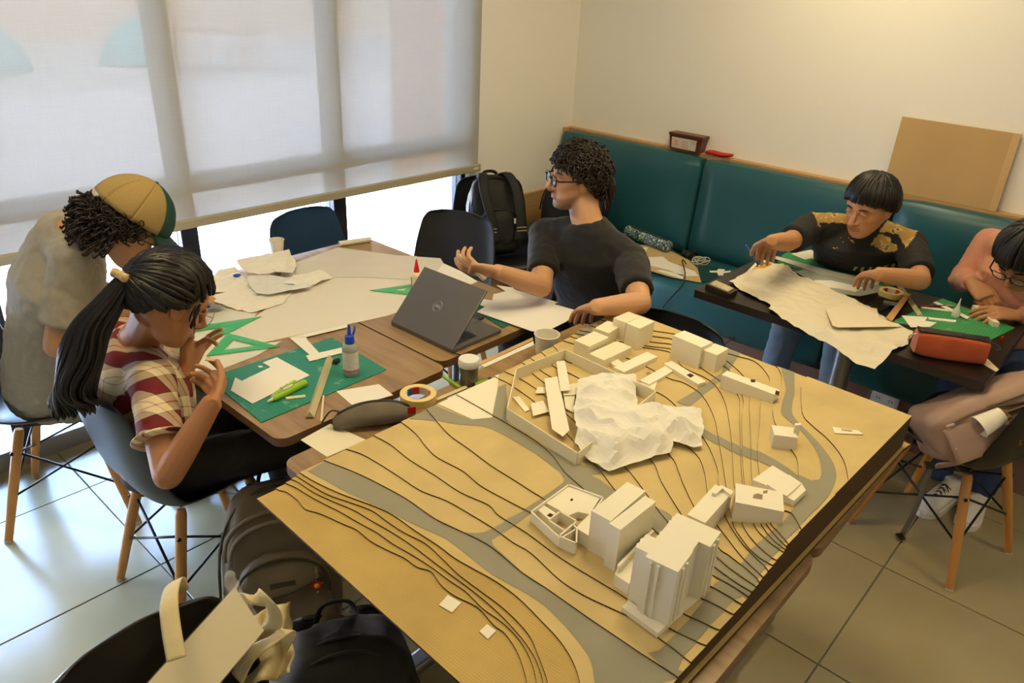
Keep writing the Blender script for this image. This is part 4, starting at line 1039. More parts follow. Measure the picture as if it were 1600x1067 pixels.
def hair_curly(mb, M, n=420, off=.018, size=.011, seed=1, mask=None, length=1., rad=.0042):
    r = random.Random(seed)
    for _ in range(n):
        th = r.uniform(-PI, PI); lo = hairline(th) - .02; ph = lo + (1.5 - lo) * r.random() ** 1.1
        if mask and not mask(th, ph): continue
        d = sph(th, ph); p = hsurf(d, off * r.uniform(-.1, .8)); t1 = d.cross(Vector((r.uniform(-1, 1), r.uniform(-1, 1), r.uniform(-1, 1)))).normalized(); t2 = d.cross(t1)
        a0 = r.uniform(0, 6.28); s = size * r.uniform(.7, 1.3); turns = r.uniform(.8, 1.5); L_ = r.uniform(.018, .04) * length; drop = Vector((0, 0, -1)) * r.uniform(0, .012)
        pts = [M @ (p + (t1 * math.cos(a0 + turns * 6.28 * k / 9) + t2 * math.sin(a0 + turns * 6.28 * k / 9)) * s + d * L_ * (k / 9) * .55 + t1 * L_ * k / 9 * .7 + drop * k / 9) for k in range(10)]
        strand(mb, pts, rad * r.uniform(.7, 1.3))
def hair_straight(mb, M, n=300, crown=(-.35, .05, .94), fringe=.0, off=.012, seed=2, droop=.10):
    r = random.Random(seed); c = Vector(crown).normalized()
    for _ in range(n):
        th = r.uniform(-PI, PI); a = abs(th); lo = hairline(th) + r.uniform(-.10, .05) - (fringe if a < 1.0 else 0) - (droop if a > 1 else 0)
        e = sph(th, lo); s0 = r.uniform(0, .75); o = off * r.uniform(.4, 1.2)
        pts = []
        for k in range(9):
            t = s0 + (1 - s0) * k / 8; d = c.lerp(e, t).normalized() if (c - e).length > .01 else c
            pts.append(M @ (hsurf(d, o + .006 * math.sin(PI * t)) + Vector((0, 0, -.004 * t * t))))
        strand(mb, pts, .0075 * r.uniform(.7, 1.3))
def glasses(root, M, mat_f, rim=.0018, w=.024, h=.019, square=.5, lens=True, temple=None):
    t = bpy.data.objects.new('glasses', None); C.objects.link(t); t.parent = root; t.location = (M @ Vector((.10, 0, .0))); t.matrix_parent_inverse = wm(root).inverted()
    M_l = mat('spectacle_lens', (.9, .93, .95), .05, alpha=.12)
    for s in (-1, 1):
        pts = []
        for k in range(24):
            a = 2 * PI * k / 24; c_, s_ = math.cos(a), math.sin(a)
            y = w * math.copysign(abs(c_) ** square, c_); z = h * math.copysign(abs(s_) ** square, s_)
            pts.append(M @ Vector((.110 - .004 * abs(y) / w - .14 * max(0, s * y) ** 1 * .3, s * .033 + y, .002 + z)))
        m = MB(); m.tube(pts, rim, 6, closed=True); r_ = ob('rim', m, mat_f, t, smooth=True, world=True)
        if lens:
            m = MB(); c_ = sum((Vector(p) for p in pts), Vector()) / 24; m.add([c_] + pts, [(0, i + 1, (i + 1) % 24 + 1) for i in range(24)]); ob('lens', m, M_l, r_, world=True)
        m = MB(); m.tube([M @ Vector(p) for p in ((.106, s * .057, .008), (.095, s * .072, .009), (.03, s * .083, .010), (-.008, s * .086, .012), (-.025, s * .085, -.004))], (rim * 1.1, rim * (temple or 1.6)), 6); ob('temple', m, mat_f, t, smooth=True, world=True)
    m = MB(); m.tube([M @ Vector(p) for p in ((.108, -.011, .006), (.112, 0, .009), (.108, .011, .006))], rim, 6); ob('bridge', m, mat_f, t, smooth=True, world=True)
def eyes(root, M, look=(1, 0, 0), mat_brow=None):
    for s in (-1, 1):
        m = MB(); m.ellipsoid((0, 0, 0), (.0118, .0118, .0118), 16, 12); o = ob('eye', m, M_eye, root, smooth=True)
        F = M @ Matrix.Translation((.0795, s * .032, .004)) @ frame(look); o.matrix_parent_inverse = wm(root).inverted(); o.matrix_local = F
        m = MB(); strand(m, [M @ Vector(p) for p in ((.094, s * .014, .026), (.0955, s * .026, .031), (.090, s * .040, .031), (.080, s * .052, .026))], .0034, 6); ob('eyebrow', m, mat_brow or M_hair, root, smooth=True, world=True)
class Body: pass
def person(label, J, tone, build=1., beard=0., jaw=1., head_s=1., sleeve=.75, shirt=None, trousers=None, long_sleeve=False, hands=None, legs=True, eye=True, look=(1, 0, 0), brow=None, wr=.005, seed=1.):
    """J: joints in room coordinates; builds one continuous body mesh and its clothes"""
    pel = Vector(J['pelvis']); nk = Vector(J['neck']); hd = Vector(J['head']); rs_, ls_ = Vector(J['rsh']), Vector(J['lsh'])
    lat = (ls_ - rs_).normalized(); root = thing('person', label, 'person', (pel.x, pel.y, 0), 0)
    M = Matrix.Translation(hd) @ frame(J['face'], J.get('up', (0, 0, 1))) @ Matrix.Scale(head_s, 4)
    spine = nk - pel; mid = pel + spine * .35; ch = pel + spine * .72; sh = (rs_ + ls_) / 2
    hw = (ls_ - rs_).length / 2; b_ = build
    def torso(mb, g_, waist=.0, hem=0.):
        mb.tube([pel - spine.normalized() * (.04 + hem), pel, mid, ch, sh, nk - spine.normalized() * .01, nk + (hd - nk) * .12],
                [(.155 * b_ + g_, .105 * b_ + g_), (.16 * b_ + g_, .112 * b_ + g_), (.142 * b_ + waist + g_, .105 * b_ + waist * .6 + g_), (.172 * b_ + g_, .118 * b_ + g_), (hw * .93 + g_, .092 * b_ + g_), (.092 * b_ + g_ * .7, .070 * b_ + g_ * .7), (.060 * b_ + g_ * .5, .058 * b_ + g_ * .5)], 22, up=lat)
        for s in (rs_, ls_):
            mb.ellipsoid(s, (.050 * b_ + g_, .050 * b_ + g_, .050 * b_ + g_), 14, 10)
            mb.tube([nk - spine.normalized() * .035, (nk - spine.normalized() * .04).lerp(s, .5), s], [.052 * b_ + g_, .054 * b_ + g_, .048 * b_ + g_], 14)
    body = MB(); torso(body, -.010); head_part(body, M, jaw)
    body.tube([nk - spine.normalized() * .03, nk, nk.lerp(hd, .35), hd + M.to_3x3() @ Vector((-.018, 0, -.035))], [.06 * b_, .056 * b_, .052 * b_, .056 * b_], 16)
    fingers = {}
    for s, k in ((rs_, 'r'), (ls_, 'l')):
        e, w_ = Vector(J[k + 'el']), Vector(J[k + 'wr']); f_ = b_ ** .7
        limb(body, s, e, .050 * f_, .046 * f_, .037 * f_); limb(body, e, w_, .038 * f_, .037 * f_, .0255 * f_); body.ellipsoid(e, (.037 * f_,) * 3, 12, 8)
        hk = dict(hands[k]); fingers[k] = hand(body, w_, hk.pop('d'), hk.pop('pn'), 1 if k == 'r' else -1, **hk)
    if legs:
        for k in ('r', 'l'):
            h_, kn, an = Vector(J[k + 'hip']), Vector(J[k + 'kn']), Vector(J[k + 'an'])
            limb(body, h_, kn, .07 * b_, .062 * b_, .047 * b_); limb(body, kn, an, .047 * b_, .045 * b_, .033 * b_)
    me = mods(body.mesh('body'), voxel=.0036, smooth=3, fac=.5, name='body'); skin_cols(me, M.inverted(), tone, beard)
    ob('body', me, M_skin, root, world=True)
    if eye: eyes(root, M, look, brow or M_hair)
    sg = MB(); torso(sg, .014, .016, -.025)
    for s, k in ((rs_, 'r'), (ls_, 'l')):
        e, w_ = Vector(J[k + 'el']), Vector(J[k + 'wr']); f_ = b_ ** .7
        if long_sleeve:
            limb(sg, s, e, .064 * f_, .061 * f_, .053 * f_); limb(sg, e, e.lerp(w_, .93), .053 * f_, .051 * f_, .036 * f_); sg.ellipsoid(e, (.053 * f_,) * 3, 12, 8)
        else:
            q = s.lerp(e, sleeve); d = e - s
            sg.tube([s - d * .1, s, s.lerp(e, sleeve * .5), q, q + d * .02], [.050 * f_, .060 * f_, .060 * f_, .058 * f_, .054 * f_], 16)
    smesh = garment(sg, .0065, 9, wr, seed, 'shirt')
    # garment coordinates: along the spine and across
    c = co_of(smesh); ax = np.array(spine.normalized()); la = np.array(lat); fw = np.cross(la, ax); r_ = c - np.array(pel)
    at = smesh.attributes.new('cloth', 'FLOAT_VECTOR', 'POINT'); at.data.foreach_set('vector', np.stack([r_ @ la, (r_ @ ax) - .9 * np.maximum(0, np.abs(r_ @ la) - hw * .75), r_ @ fw], 1).ravel())
    nn = np.empty(len(smesh.vertices) * 3); smesh.vertices.foreach_get('normal', nn); nz_ = nn.reshape(-1, 3)[:, 2]; yk = np.zeros(len(c))
    for s in (rs_, ls_):
        a_, d_ = np.array(nk), np.array(s - nk); t_ = ((c - a_) @ d_) / (d_ @ d_); dist = np.linalg.norm(c - a_ - t_[:, None] * d_, axis=1); yk = np.maximum(yk, ((t_ > .34) & (t_ < .98) & (dist < .12) & (nz_ > .62)).astype(float))
    at = smesh.attributes.new('yoke', 'FLOAT', 'POINT'); at.data.foreach_set('value', yk)
    so = ob('shirt', smesh, shirt, root, world=True)
    if legs and trousers:
        tg = MB()
        tg.tube([pel - spine.normalized() * .05, pel, pel + spine * .18], [(.16 * b_, .115 * b_), (.17 * b_, .122 * b_), (.15 * b_, .112 * b_)], 20, up=lat)
        for k in ('r', 'l'):
            h_, kn, an = Vector(J[k + 'hip']), Vector(J[k + 'kn']), Vector(J[k + 'an'])
            limb(tg, h_, kn, .092 * b_, .080 * b_, .064 * b_, 16); limb(tg, kn, an, .063 * b_, .060 * b_, .050 * b_, 16); tg.ellipsoid(kn, (.064 * b_,) * 3, 12, 8)
        ob('trousers', garment(tg, .008, 4, wr * 1.2, seed + 3, 'trousers'), trousers, root, world=True)
    B = Body(); B.root = root; B.M = M; B.fingers = fingers; B.J = J; B.lat = lat; B.spine = spine; return B
def shoe(root, ankle, fwd, mats, sole, lace=None, L_=.27):
    f = Vector((fwd[0], fwd[1], 0)).normalized(); M = Matrix.Translation((ankle[0], ankle[1], 0)) @ frame(f)
    t = bpy.data.objects.new('shoe', None); C.objects.link(t); t.parent = root; t.location = (ankle[0], ankle[1], 0); t.matrix_parent_inverse = wm(root).inverted()
    def outline(g_):
        return [(x * L_ / .27, y * (1 + g_)) for x, y in ((-.075, 0), (-.07, .022), (-.05, .034), (0, .034), (.06, .040), (.12, .046), (.165, .038), (.19, .018), (.195, 0), (.19, -.018), (.165, -.036), (.12, -.042), (.06, -.036), (0, -.033), (-.05, -.033), (-.07, -.022))]
    m = MB(); m.prism(outline(.06), 0.001, .026); m.v = [tuple(M @ Vector(v)) for v in m.v]; ob('sole', m, sole, t, world=True)
    g = MB(); g.tube([M @ Vector(p) for p in ((-.055, 0, .05), (-.03, 0, .06), (.03, 0, .055), (.09, 0, .042), (.14, 0, .034), (.18, 0, .026))], [(.03, .035), (.036, .05), (.038, .05), (.042, .036), (.040, .027), (.022, .016)], 16, up=M.to_3x3() @ Vector((0, 1, 0)))
    g.tube([M @ Vector((-.02, 0, .05)), M @ Vector((-.025, 0, .11))], [.045, .043], 14)
    me = mods(g.mesh('upper'), voxel=.006, smooth=3, name='upper'); ob('upper', me, mats, t, world=True)
    if lace:
        for k in range(4):
            x = .045 + k * .018; z = .102 - k * .009
            for s in (-1, 1):
                m = MB(); m.tube([M @ Vector(p) for p in ((x, s * .022, z - .012), (x + .006, 0, z + .003), (x + .014, -s * .022, z - .018))], .0026, 6); ob('lace', m, lace, t, world=True)
M_tee = mat('black_cotton', (.006, .006, .0075), .8, var=.2, vscale=30, bump=.15, bscale=400, sheen=.15)
M_jeans = mat('light_blue_denim', (.16, .26, .42), .8, var=.25, vscale=14, bump=.2, bscale=300)
M_jeans2 = mat('dark_blue_denim', (.02, .045, .13), .8, var=.3, vscale=14, bump=.2, bscale=300)
M_blackp = mat('black_trousers', (.007, .007, .009), .75, var=.3, vscale=20, bump=.15, bscale=300)
M_khaki = mat('grey_trousers', (.24, .22, .18), .8, var=.15, vscale=12, bump=.2, bscale=300)
M_heather = mat('heather_grey_jersey', (.34, .31, .25), .85, var=.12, vscale=90, bump=.15, bscale=400, sheen=.2)
M_pink = mat('salmon_knit', (.56, .25, .17), .85, var=.12, vscale=40, bump=.2, bscale=350, sheen=.2)
# plaid cloth
M_plaid, nt, b, L = nodes_of('red_cream_plaid')
at = nt.nodes.new('ShaderNodeAttribute'); at.attribute_name = 'cloth'; sp = nt.nodes.new('ShaderNodeSeparateXYZ'); L.new(at.outputs['Vector'], sp.inputs[0])
def band(sock, sc, off):
    a = nt.nodes.new('ShaderNodeMath'); a.operation = 'MULTIPLY_ADD'; a.inputs[1].default_value = sc; a.inputs[2].default_value = off; L.new(sock, a.inputs[0])
    f = nt.nodes.new('ShaderNodeMath'); f.operation = 'FRACT'; L.new(a.outputs[0], f.inputs[0])
    cr = ramp(nt, [(0, (.16, .006, .010)), (.40, (.02, .01, .012)), (.43, (.78, .66, .42)), (.66, (.42, .06, .05)), (.69, (.78, .66, .42)), (.93, (.03, .012, .012)), (.96, (.16, .006, .010))], 'CONSTANT'); L.new(f.outputs[0], cr.inputs[0]); return cr.outputs[0]
ad = nt.nodes.new('ShaderNodeMath'); ad.operation = 'ADD'; L.new(sp.outputs[0], ad.inputs[0]); L.new(sp.outputs[2], ad.inputs[1])
b1, b2 = band(ad.outputs[0], 9.5, .3), band(sp.outputs[1], 7.5, .25)
mx = nt.nodes.new('ShaderNodeMix'); mx.data_type = 'RGBA'; mx.inputs[0].default_value = .5; L.new(b1, mx.inputs[6]); L.new(b2, mx.inputs[7]); L.new(mx.outputs[2], b.inputs['Base Color'])
b.inputs['Roughness'].default_value = .8
V = Vector
# ---- person in the black T-shirt
rsh, lsh = V((2.215, 1.785, .945)), V((2.285, 1.43, .925))
rel = reach(846, 448, rsh, .27); rwr = reach(775, 424, rel, .235); lel = reach(1000, 474, lsh, .27); lwr = reach(930, 480, lel, .24)
J = dict(pelvis=(2.44, 1.61, .53), neck=(2.255, 1.615, 1.02), head=P(903, 279, 1.185), face=(-.83, .53, .0), up=(-.05, .0, 1), rsh=rsh, lsh=lsh, rel=rel, lel=lel, rwr=rwr, lwr=lwr,
         rhip=(2.42, 1.70, .50), lhip=(2.44, 1.52, .50), rkn=(2.08, 1.80, .52), lkn=(2.06, 1.45, .52), ran=(2.12, 1.78, .09), lan=(2.10, 1.47, .09))
rd = (P(735, 410, .80) - rwr); ld = (P(885, 492, .772) - lwr)
B = person('person in a black T-shirt with glasses and curly dark hair, talking', J, (.58, .32, .175), beard=1.0, shirt=M_tee, trousers=M_blackp, head_s=1.0, sleeve=.72, wr=.006,
           build=1.1, hands=dict(r=dict(d=(-.74, .62, .10), pn=(.15, .70, .55), curls=[(.35, .6, .4), (.5, .7, .4), (.65, .8, .5), (.8, .8, .5)], spread=.06, thumb=(.45, .9, .5)), l=dict(d=ld + V((0, 0, .01)), pn=(0, .0, -1), curl=(.25, .35, .2), spread=.14, thumb=(.55, .35, .4))), look=(1, .05, .0), brow=M_hairb)
BT = B
m = MB(); hair_base(m, B.M, .010); hair_curly(m, B.M, 1500, .022, .009, 5, length=.9, rad=.0030); 
r = random.Random(4)
for k in range(70):      # longer hair at the nape
    th = PI + r.uniform(-.8, .8); p0 = hsurf(sph(th, r.uniform(-.55, .1)), .012); q = p0 + V((-.018 + r.uniform(-.012, .006), r.uniform(-.006, .006), -.055 - r.random() * .03)); strand(m, [B.M @ p for p in spline([p0, p0.lerp(q, .5) + V((-.012, 0, 0)), q], 3)], .0062)
ob('hair', m, M_hairb, B.root, smooth=True, world=True)
glasses(B.root, B.M, mat('black_acetate', (.008, .008, .01), .25), .0028, .0245, .0185, .55, temple=2.2)
for s in (0, 1): shoe(B.root, J['ran' if s else 'lan'], (-1, .1), M_black, M_white)
# ---- person in the plaid shirt
H_ = P(263, 470, 1.055); rsh, lsh = P(238, 600, .852), V((.715, 2.10, .87))
rel = reach(262, 742, rsh, .255); rwr = reach(332, 628, rel, .215); lel = V((.80, 2.09, .66)); lwr = P(290, 578, .83)
J = dict(pelvis=(.71, 1.99, .53), neck=(.705, 1.985, .90), head=H_, face=(.80, -.12, -.58), up=(.5, 0, 1), rsh=rsh, lsh=lsh, rel=rel, lel=lel, rwr=rwr, lwr=lwr,
         rhip=(.74, 1.90, .51), lhip=(.74, 2.06, .51), rkn=(1.07, 1.715, .555), lkn=(1.07, 1.92, .57), ran=(1.14, 1.74, .09), lan=(1.10, 1.95, .09))
rd = P(352, 582, .865) - rwr; ld = P(307, 540, .885) - lwr
B = person('person in a red plaid shirt with a long black ponytail, seated at the cutting mat', J, (.42, .185, .075), build=.98, jaw=.95, shirt=M_plaid, trousers=M_blackp, head_s=.97, sleeve=.62, wr=.008, eye=True,
           hands=dict(r=dict(d=rd, pn=(.25, .85, .3), curls=[(.5, .75, .3), (.85, .9, .4), (1.0, .9, .5), (.9, .8, .5)], spread=.08, thumb=(.35, 1.0, .45), s=.9), l=dict(d=ld, pn=(.3, -.75, .2), curls=[(.15, .2, .1), (.9, .7, .3), (.35, .4, .2), (.2, .3, .2)], spread=.25, thumb=(.5, .9, .4), s=.9)))
PW = B
m = MB(); hair_base(m, B.M, .010)
tie = V((-.122, 0, .028)); r = random.Random(8)
for k in range(420):
    th = r.uniform(-PI, PI); lo = hairline(th) + r.uniform(-.06, .02); s0 = r.uniform(0, .3); e = sph(th, lo + max(0, r.uniform(-.5, 1.2))); td = (tie - HC); td = V((td.x / HR.x, td.y / HR.y, td.z / HR.z)).normalized()
    pts = []
    up_ = sph(th, 1.1) if abs(th) < 1.3 else e
    for q in range(9):
        t = s0 + (1 - s0) * q / 8; d = (e * (1 - t) ** 2 + up_ * 2 * t * (1 - t) * .9 + td * t * t).normalized(); pts.append(B.M @ hsurf(d, .010 + .005 * r.random() + .012 * t * t))
    strand(m, pts, .0085 * r.uniform(.7, 1.2))
for s in (-1, 1):
    for k in range(7):
        a = V((.045 + r.uniform(-.012, .012), s * .079, .012 + r.uniform(-.01, .02))); strand(m, [B.M @ p for p in spline([a, a + V((-.004, s * .008, -.03)), a + V((.004 + r.uniform(-.006, .006), s * .003, -.050 + r.uniform(-.01, .01)))], 3)], .0026)
ob('hair', m, M_hair, B.root, smooth=True, world=True)
m = MB(); T0 = B.M @ tie; path = [T0, PD(168, 478, pxl(T0)[2] - .01), PD(140, 520, pxl(T0)[2] - .015), PD(124, 570, pxl(T0)[2] - .01), PD(116, 620, pxl(T0)[2] + .01), PD(120, 655, pxl(T0)[2] + .02)]
sp_ = spline(path, 6); n_ = len(sp_)
for k in range(190):
    a = r.uniform(0, 6.28); rr = r.random() ** .5; w0 = r.uniform(.0, 1); L0 = r.uniform(.75, 1.0); pts = []
    for i in range(int(n_ * L0)):
        t = i / (n_ - 1); w_ = .016 + .044 * math.sin(min(1, t * 1.25) * PI * .62); tg = (sp_[min(i + 1, n_ - 1)] - sp_[max(i - 1, 0)]).normalized(); sd = tg.cross(V((0, 0, 1))).normalized() if abs(tg.z) < .97 else V((.4, -.9, 0)); u2 = tg.cross(sd)
        pts.append(sp_[i] + sd * (math.cos(a) * rr * w_ + .004 * math.sin(t * 9 + k)) + u2 * math.sin(a) * rr * w_ * .75)
    strand(m, pts, .0062)
ob('ponytail', m, M_hair, B.root, smooth=True, world=True)
m = MB(); tg = (path[1] - path[0]).normalized(); sd = tg.cross(V((0, 0, 1))).normalized(); u2 = tg.cross(sd); q0 = T0 + tg * .012
m.tube([q0 + (sd * math.cos(a) + u2 * math.sin(a)) * (.026 + .004 * math.sin(a * 7)) + tg * .004 * math.sin(a * 11) for a in [2 * PI * k / 40 for k in range(40)]], [.010 + .003 * math.sin(k * 1.9) for k in range(40)], 8, closed=True)
ob('scrunchie', m, mat('beige_scrunchie', (.55, .40, .18), .9, var=.3, vscale=80), B.root, smooth=True, world=True)
glasses(B.root, B.M, mat('thin_gold_frame', (.5, .3, .2), .3, metal=.7), .0011, .025, .021, .85)
m = MB(); nk_ = V(J['neck']); cs = []
for k in range(20):
    a = 2 * PI * k / 20; cs.append(nk_ + V((.052 * math.cos(a) + .012, .058 * math.sin(a), .022 - .030 * max(0, math.cos(a)))))
m.tube(cs, (.020, .006), 8, closed=True, up=(0, 0, 1)); 
me = mods(m.mesh('collar'), subsurf=1, name='collar'); c = co_of(me); at = me.attributes.new('cloth', 'FLOAT_VECTOR', 'POINT'); at.data.foreach_set('vector', (c * 1.0).ravel()); ob('collar', me, M_plaid, B.root, world=True)
q = rsh.lerp(rel, .62); d = (rel - rsh).normalized(); m = MB(); s1 = d.cross(V((0, 0, 1))).normalized(); s2 = d.cross(s1)
m.tube([q + (s1 * math.cos(a) + s2 * math.sin(a)) * .058 for a in [2 * PI * k / 28 for k in range(28)]], (.0075, .017), 8, closed=True, up=tuple(-d))
me = mods(m.mesh('cuff'), subsurf=1, name='cuff'); c = co_of(me); at = me.attributes.new('cloth', 'FLOAT_VECTOR', 'POINT'); at.data.foreach_set('vector', (c * 1.3).ravel()); ob('sleeve_cuff', me, M_plaid, B.root, world=True)
shoe(B.root, J['ran'], (.9, -.5), M_black, M_white, M_white); shoe(B.root, J['lan'], (1, 0), M_black, M_white, M_white)
f = B.fingers['r']; p = f[0][-1].lerp(f[4][-2], .5)
m = MB(); m.rbox((-.018, -.006, -.0015), (.018, .006, .0015), .0005, M=Matrix.Translation(p) @ Matrix.Rotation(-.6, 4, 'Z') @ Matrix.Rotation(.2, 4, 'Y')); solo('card_piece', m, mat('tan_card_bit', (.62, .45, .22), .7), 'tiny tan card bit held between the fingers over the cutting mat', 'card piece', p)
# ---- person in the cap
H_ = P(196, 357, 1.115); nk_ = P(102, 368, 1.075)
rsh, lsh = P(112, 402, 1.035), nk_ + V((.045, .17, -.05))
rel = reach(88, 540, rsh, .28, True); rwr = rel + V((.21, -.02, .06)); lel = V((.86, 2.66, .80)); lwr = V((1.05, 2.50, .785))
J = dict(pelvis=(.63, 2.66, .53), neck=nk_, head=H_, face=(.74, -.32, -.59), up=(.55, -.2, .8), rsh=rsh, lsh=lsh, rel=rel, lel=lel, rwr=rwr, lwr=lwr,
         rhip=(.64, 2.56, .51), lhip=(.68, 2.74, .51), rkn=(1.02, 2.42, .54), lkn=(1.06, 2.64, .54), ran=(1.0, 2.40, .09), lan=(1.06, 2.62, .09))
B = person('person in a grey T-shirt and a two-tone cap bending over the table', J, (.52, .27, .13), build=1.02, beard=.0, shirt=M_heather, trousers=M_khaki, sleeve=.74, wr=.009, seed=4.,
           hands=dict(r=dict(d=(1, -.1, -.05), pn=(0, .2, -1)), l=dict(d=(.9, -.5, -.1), pn=(0, 0, -1))))
PC = B
m = MB(); hair_base(m, B.M, .012); hair_curly(m, B.M, 3000, .028, .010, 9, mask=lambda th, ph: ph < .22 and abs(th) > 1.1, length=1.0, rad=.0024)
r = random.Random(14)
for k in range(260):
    th = PI + r.uniform(-1.5, 1.5); p0 = hsurf(sph(th, r.uniform(-.75, .12)), .016); o_ = (p0 - HC).normalized(); q = p0 + o_ * r.uniform(.008, .030) + V((-.010, 0, -r.uniform(.005, .04))); strand(m, [B.M @ p for p in spline([p0, p0.lerp(q, .5) + o_ * .014, q, q + V((-.006, r.uniform(-.008, .008), .008))], 3)], .0034)
ob('hair', m, M_hairb, B.root, smooth=True, world=True)
glasses(B.root, B.M, mat('dark_metal_frame', (.03, .03, .035), .3, metal=.5), .0018, .024, .019, .7)
cp = bpy.data.objects.new('cap', None); C.objects.link(cp); cp.parent = B.root; cp.location = B.M @ V((0, 0, .1)); cp.matrix_parent_inverse = wm(B.root).inverted()
M_mesh_ = mat('tan_cap_mesh', (.36, .25, .09), .85, var=.2, vscale=300, bump=.4, bscale=700); M_green = mat('dark_green_cap_cloth', (.010, .055, .045), .8, var=.1, vscale=40, bump=.1, bscale=500)
CT = Matrix.Translation((0, 0, .012)) @ Matrix.Rotation(.10, 4, 'Y')
def dome(th, ph): d = sph(th, ph); return B.M @ (CT @ (HC + V((d.x * .120, d.y * .102, d.z * .122)) + V((0, 0, .012))))
edges = [-.9, .9, 1.65, 2.4, PI, 3.88, 4.63, 2 * PI - .9]
for k in range(len(edges) - 1):
    a0, a1 = edges[k], edges[k + 1]; front = k == 0
    m = MB(); m.grid(lambda a, b_: dome(a0 + (a1 - a0) * b_, .06 + (PI / 2 - .06) * a), 12, 10); o = ob('cap_panel', m, M_green if front else M_mesh_, cp, smooth=True, world=True)
    q = o.modifiers.new('s', 'SOLIDIFY'); q.thickness = .003
    m = MB(); m.tube([dome(a0, .06 + (PI / 2 - .08) * t / 10) for t in range(11)], .0024, 6); ob('seam', m, mat('cap_piping', (.34, .24, .09), .8), o, smooth=True, world=True)
m = MB(); m.ellipsoid(dome(0, PI / 2), (.008, .008, .006), 10, 8); ob('button', m, M_green, cp, smooth=True, world=True)
m = MB(); m.grid(lambda a, b_: B.M @ (CT @ (HC + V((.118 * math.cos(-1.05 + 2.1 * b_) * (1 + .0 * a) + .078 * a * (math.cos((-1.05 + 2.1 * b_) * 1.15)) ** .7, .101 * math.sin(-1.05 + 2.1 * b_) * (1 - .12 * a), .020 - .020 * a - .020 * a * math.sin(-1.05 + 2.1 * b_) ** 2)))), 8, 20); o = ob('brim', m, M_green, cp, smooth=True, world=True); q = o.modifiers.new('s', 'SOLIDIFY'); q.thickness = .004
m = MB(); m.grid(lambda a, b_: dome(-.26 + .52 * b_, .25 + .38 * a) + (dome(0, .4) - dome(PI, .4)).normalized() * .004, 6, 6); ob('badge', m, mat('cap_badge', (.45, .33, .22), .8, var=.5, vscale=90), cp, smooth=True, world=True)
m = MB(); m.tube([dome(PI - .5 + 1.0 * k / 12, .03) for k in range(13)], (.010, .003), 8, up=tuple((B.M.to_3x3() @ V((0, 0, 1))))); ob('strap', m, mat('cap_strap', (.55, .50, .38), .6), cp, smooth=True, world=True)
q = nk_ + V((0, 0, .02))
# ---- person at the dark table, black printed T-shirt
rsh, lsh = P(1266, 356, .935), P(1422, 384, .915)
rel = reach(1232, 378, rsh, .26); rwr = reach(1205, 377, rel, .20); lel = reach(1438, 438, lsh, .27); lwr = reach(1372, 428, lel, .235)
J = dict(pelvis=(3.60, .99, .52), neck=(3.37, .955, .965), head=P(1359, 322, 1.095), face=(-.92, .22, -.28), up=(-.2, .0, 1), rsh=rsh, lsh=lsh, rel=rel, lel=lel, rwr=rwr, lwr=lwr,
         rhip=(3.56, 1.06, .50), lhip=(3.58, .88, .50), rkn=(3.13, 1.10, .53), lkn=(3.12, .86, .53), ran=(3.10, 1.12, .09), lan=(3.12, .84, .09))
rd = P(1183, 392, .80) - rwr; ld = P(1318, 432, .775) - lwr
M_print = mat('black_printed_cotton', (.010, .011, .013), .8, bump=.12, bscale=400)
nt = M_print.node_tree; b = nt.nodes['Principled BSDF']; L = nt.links; at = nt.nodes.new('ShaderNodeAttribute'); at.attribute_name = 'cloth'; sp = nt.nodes.new('ShaderNodeSeparateXYZ'); L.new(at.outputs['Vector'], sp.inputs[0])
def mth(op, a, b_=None):
    n = nt.nodes.new('ShaderNodeMath'); n.operation = op
    for i, v in enumerate((a, b_)):
        if v is None: continue
        if isinstance(v, (int, float)): n.inputs[i].default_value = v
        else: L.new(v, n.inputs[i])
    return n.outputs[0]
def rngm(s, lo, hi): return mth('MULTIPLY', mth('GREATER_THAN', s, lo), mth('LESS_THAN', s, hi))
nz = nt.nodes.new('ShaderNodeTexNoise'); nz.inputs['Scale'].default_value = 26; nz.inputs['Detail'].default_value = 3; L.new(at.outputs['Vector'], nz.inputs[0])
vz = nt.nodes.new('ShaderNodeTexVoronoi'); vz.inputs['Scale'].default_value = 60; L.new(at.outputs['Vector'], vz.inputs[0])
yk_ = nt.nodes.new('ShaderNodeAttribute'); yk_.attribute_name = 'yoke'; sh1 = mth('GREATER_THAN', yk_.outputs['Fac'], .5)
let = mth('MULTIPLY', mth('MULTIPLY', rngm(sp.outputs[1], .365, .40), mth('MULTIPLY', mth('LESS_THAN', mth('ABSOLUTE', sp.outputs[0]), .085), mth('GREATER_THAN', sp.outputs[2], 0.0))), mth('GREATER_THAN', mth('FRACT', mth('MULTIPLY', mth('ADD', sp.outputs[0], mth('MULTIPLY', nz.outputs[0], .03)), 34)), .5))
cam = mth('MULTIPLY', mth('MULTIPLY', rngm(sp.outputs[1], .20, .29), mth('GREATER_THAN', sp.outputs[2], 0.0)), mth('GREATER_THAN', nz.outputs[0], .53))
def mixc(fac, prev, col):
    mx = nt.nodes.new('ShaderNodeMix'); mx.data_type = 'RGBA'; L.new(fac, mx.inputs[0])
    if isinstance(prev, tuple): mx.inputs[6].default_value = prev
    else: L.new(prev, mx.inputs[6])
    if isinstance(col, tuple): mx.inputs[7].default_value = col
    else: L.new(col, mx.inputs[7])
    return mx.outputs[2]
cm = ramp(nt, [(.4, (.34, .21, .055)), (.55, (.50, .36, .12)), (.62, (.14, .08, .03))], 'CONSTANT'); L.new(nz.outputs[0], cm.inputs[0])
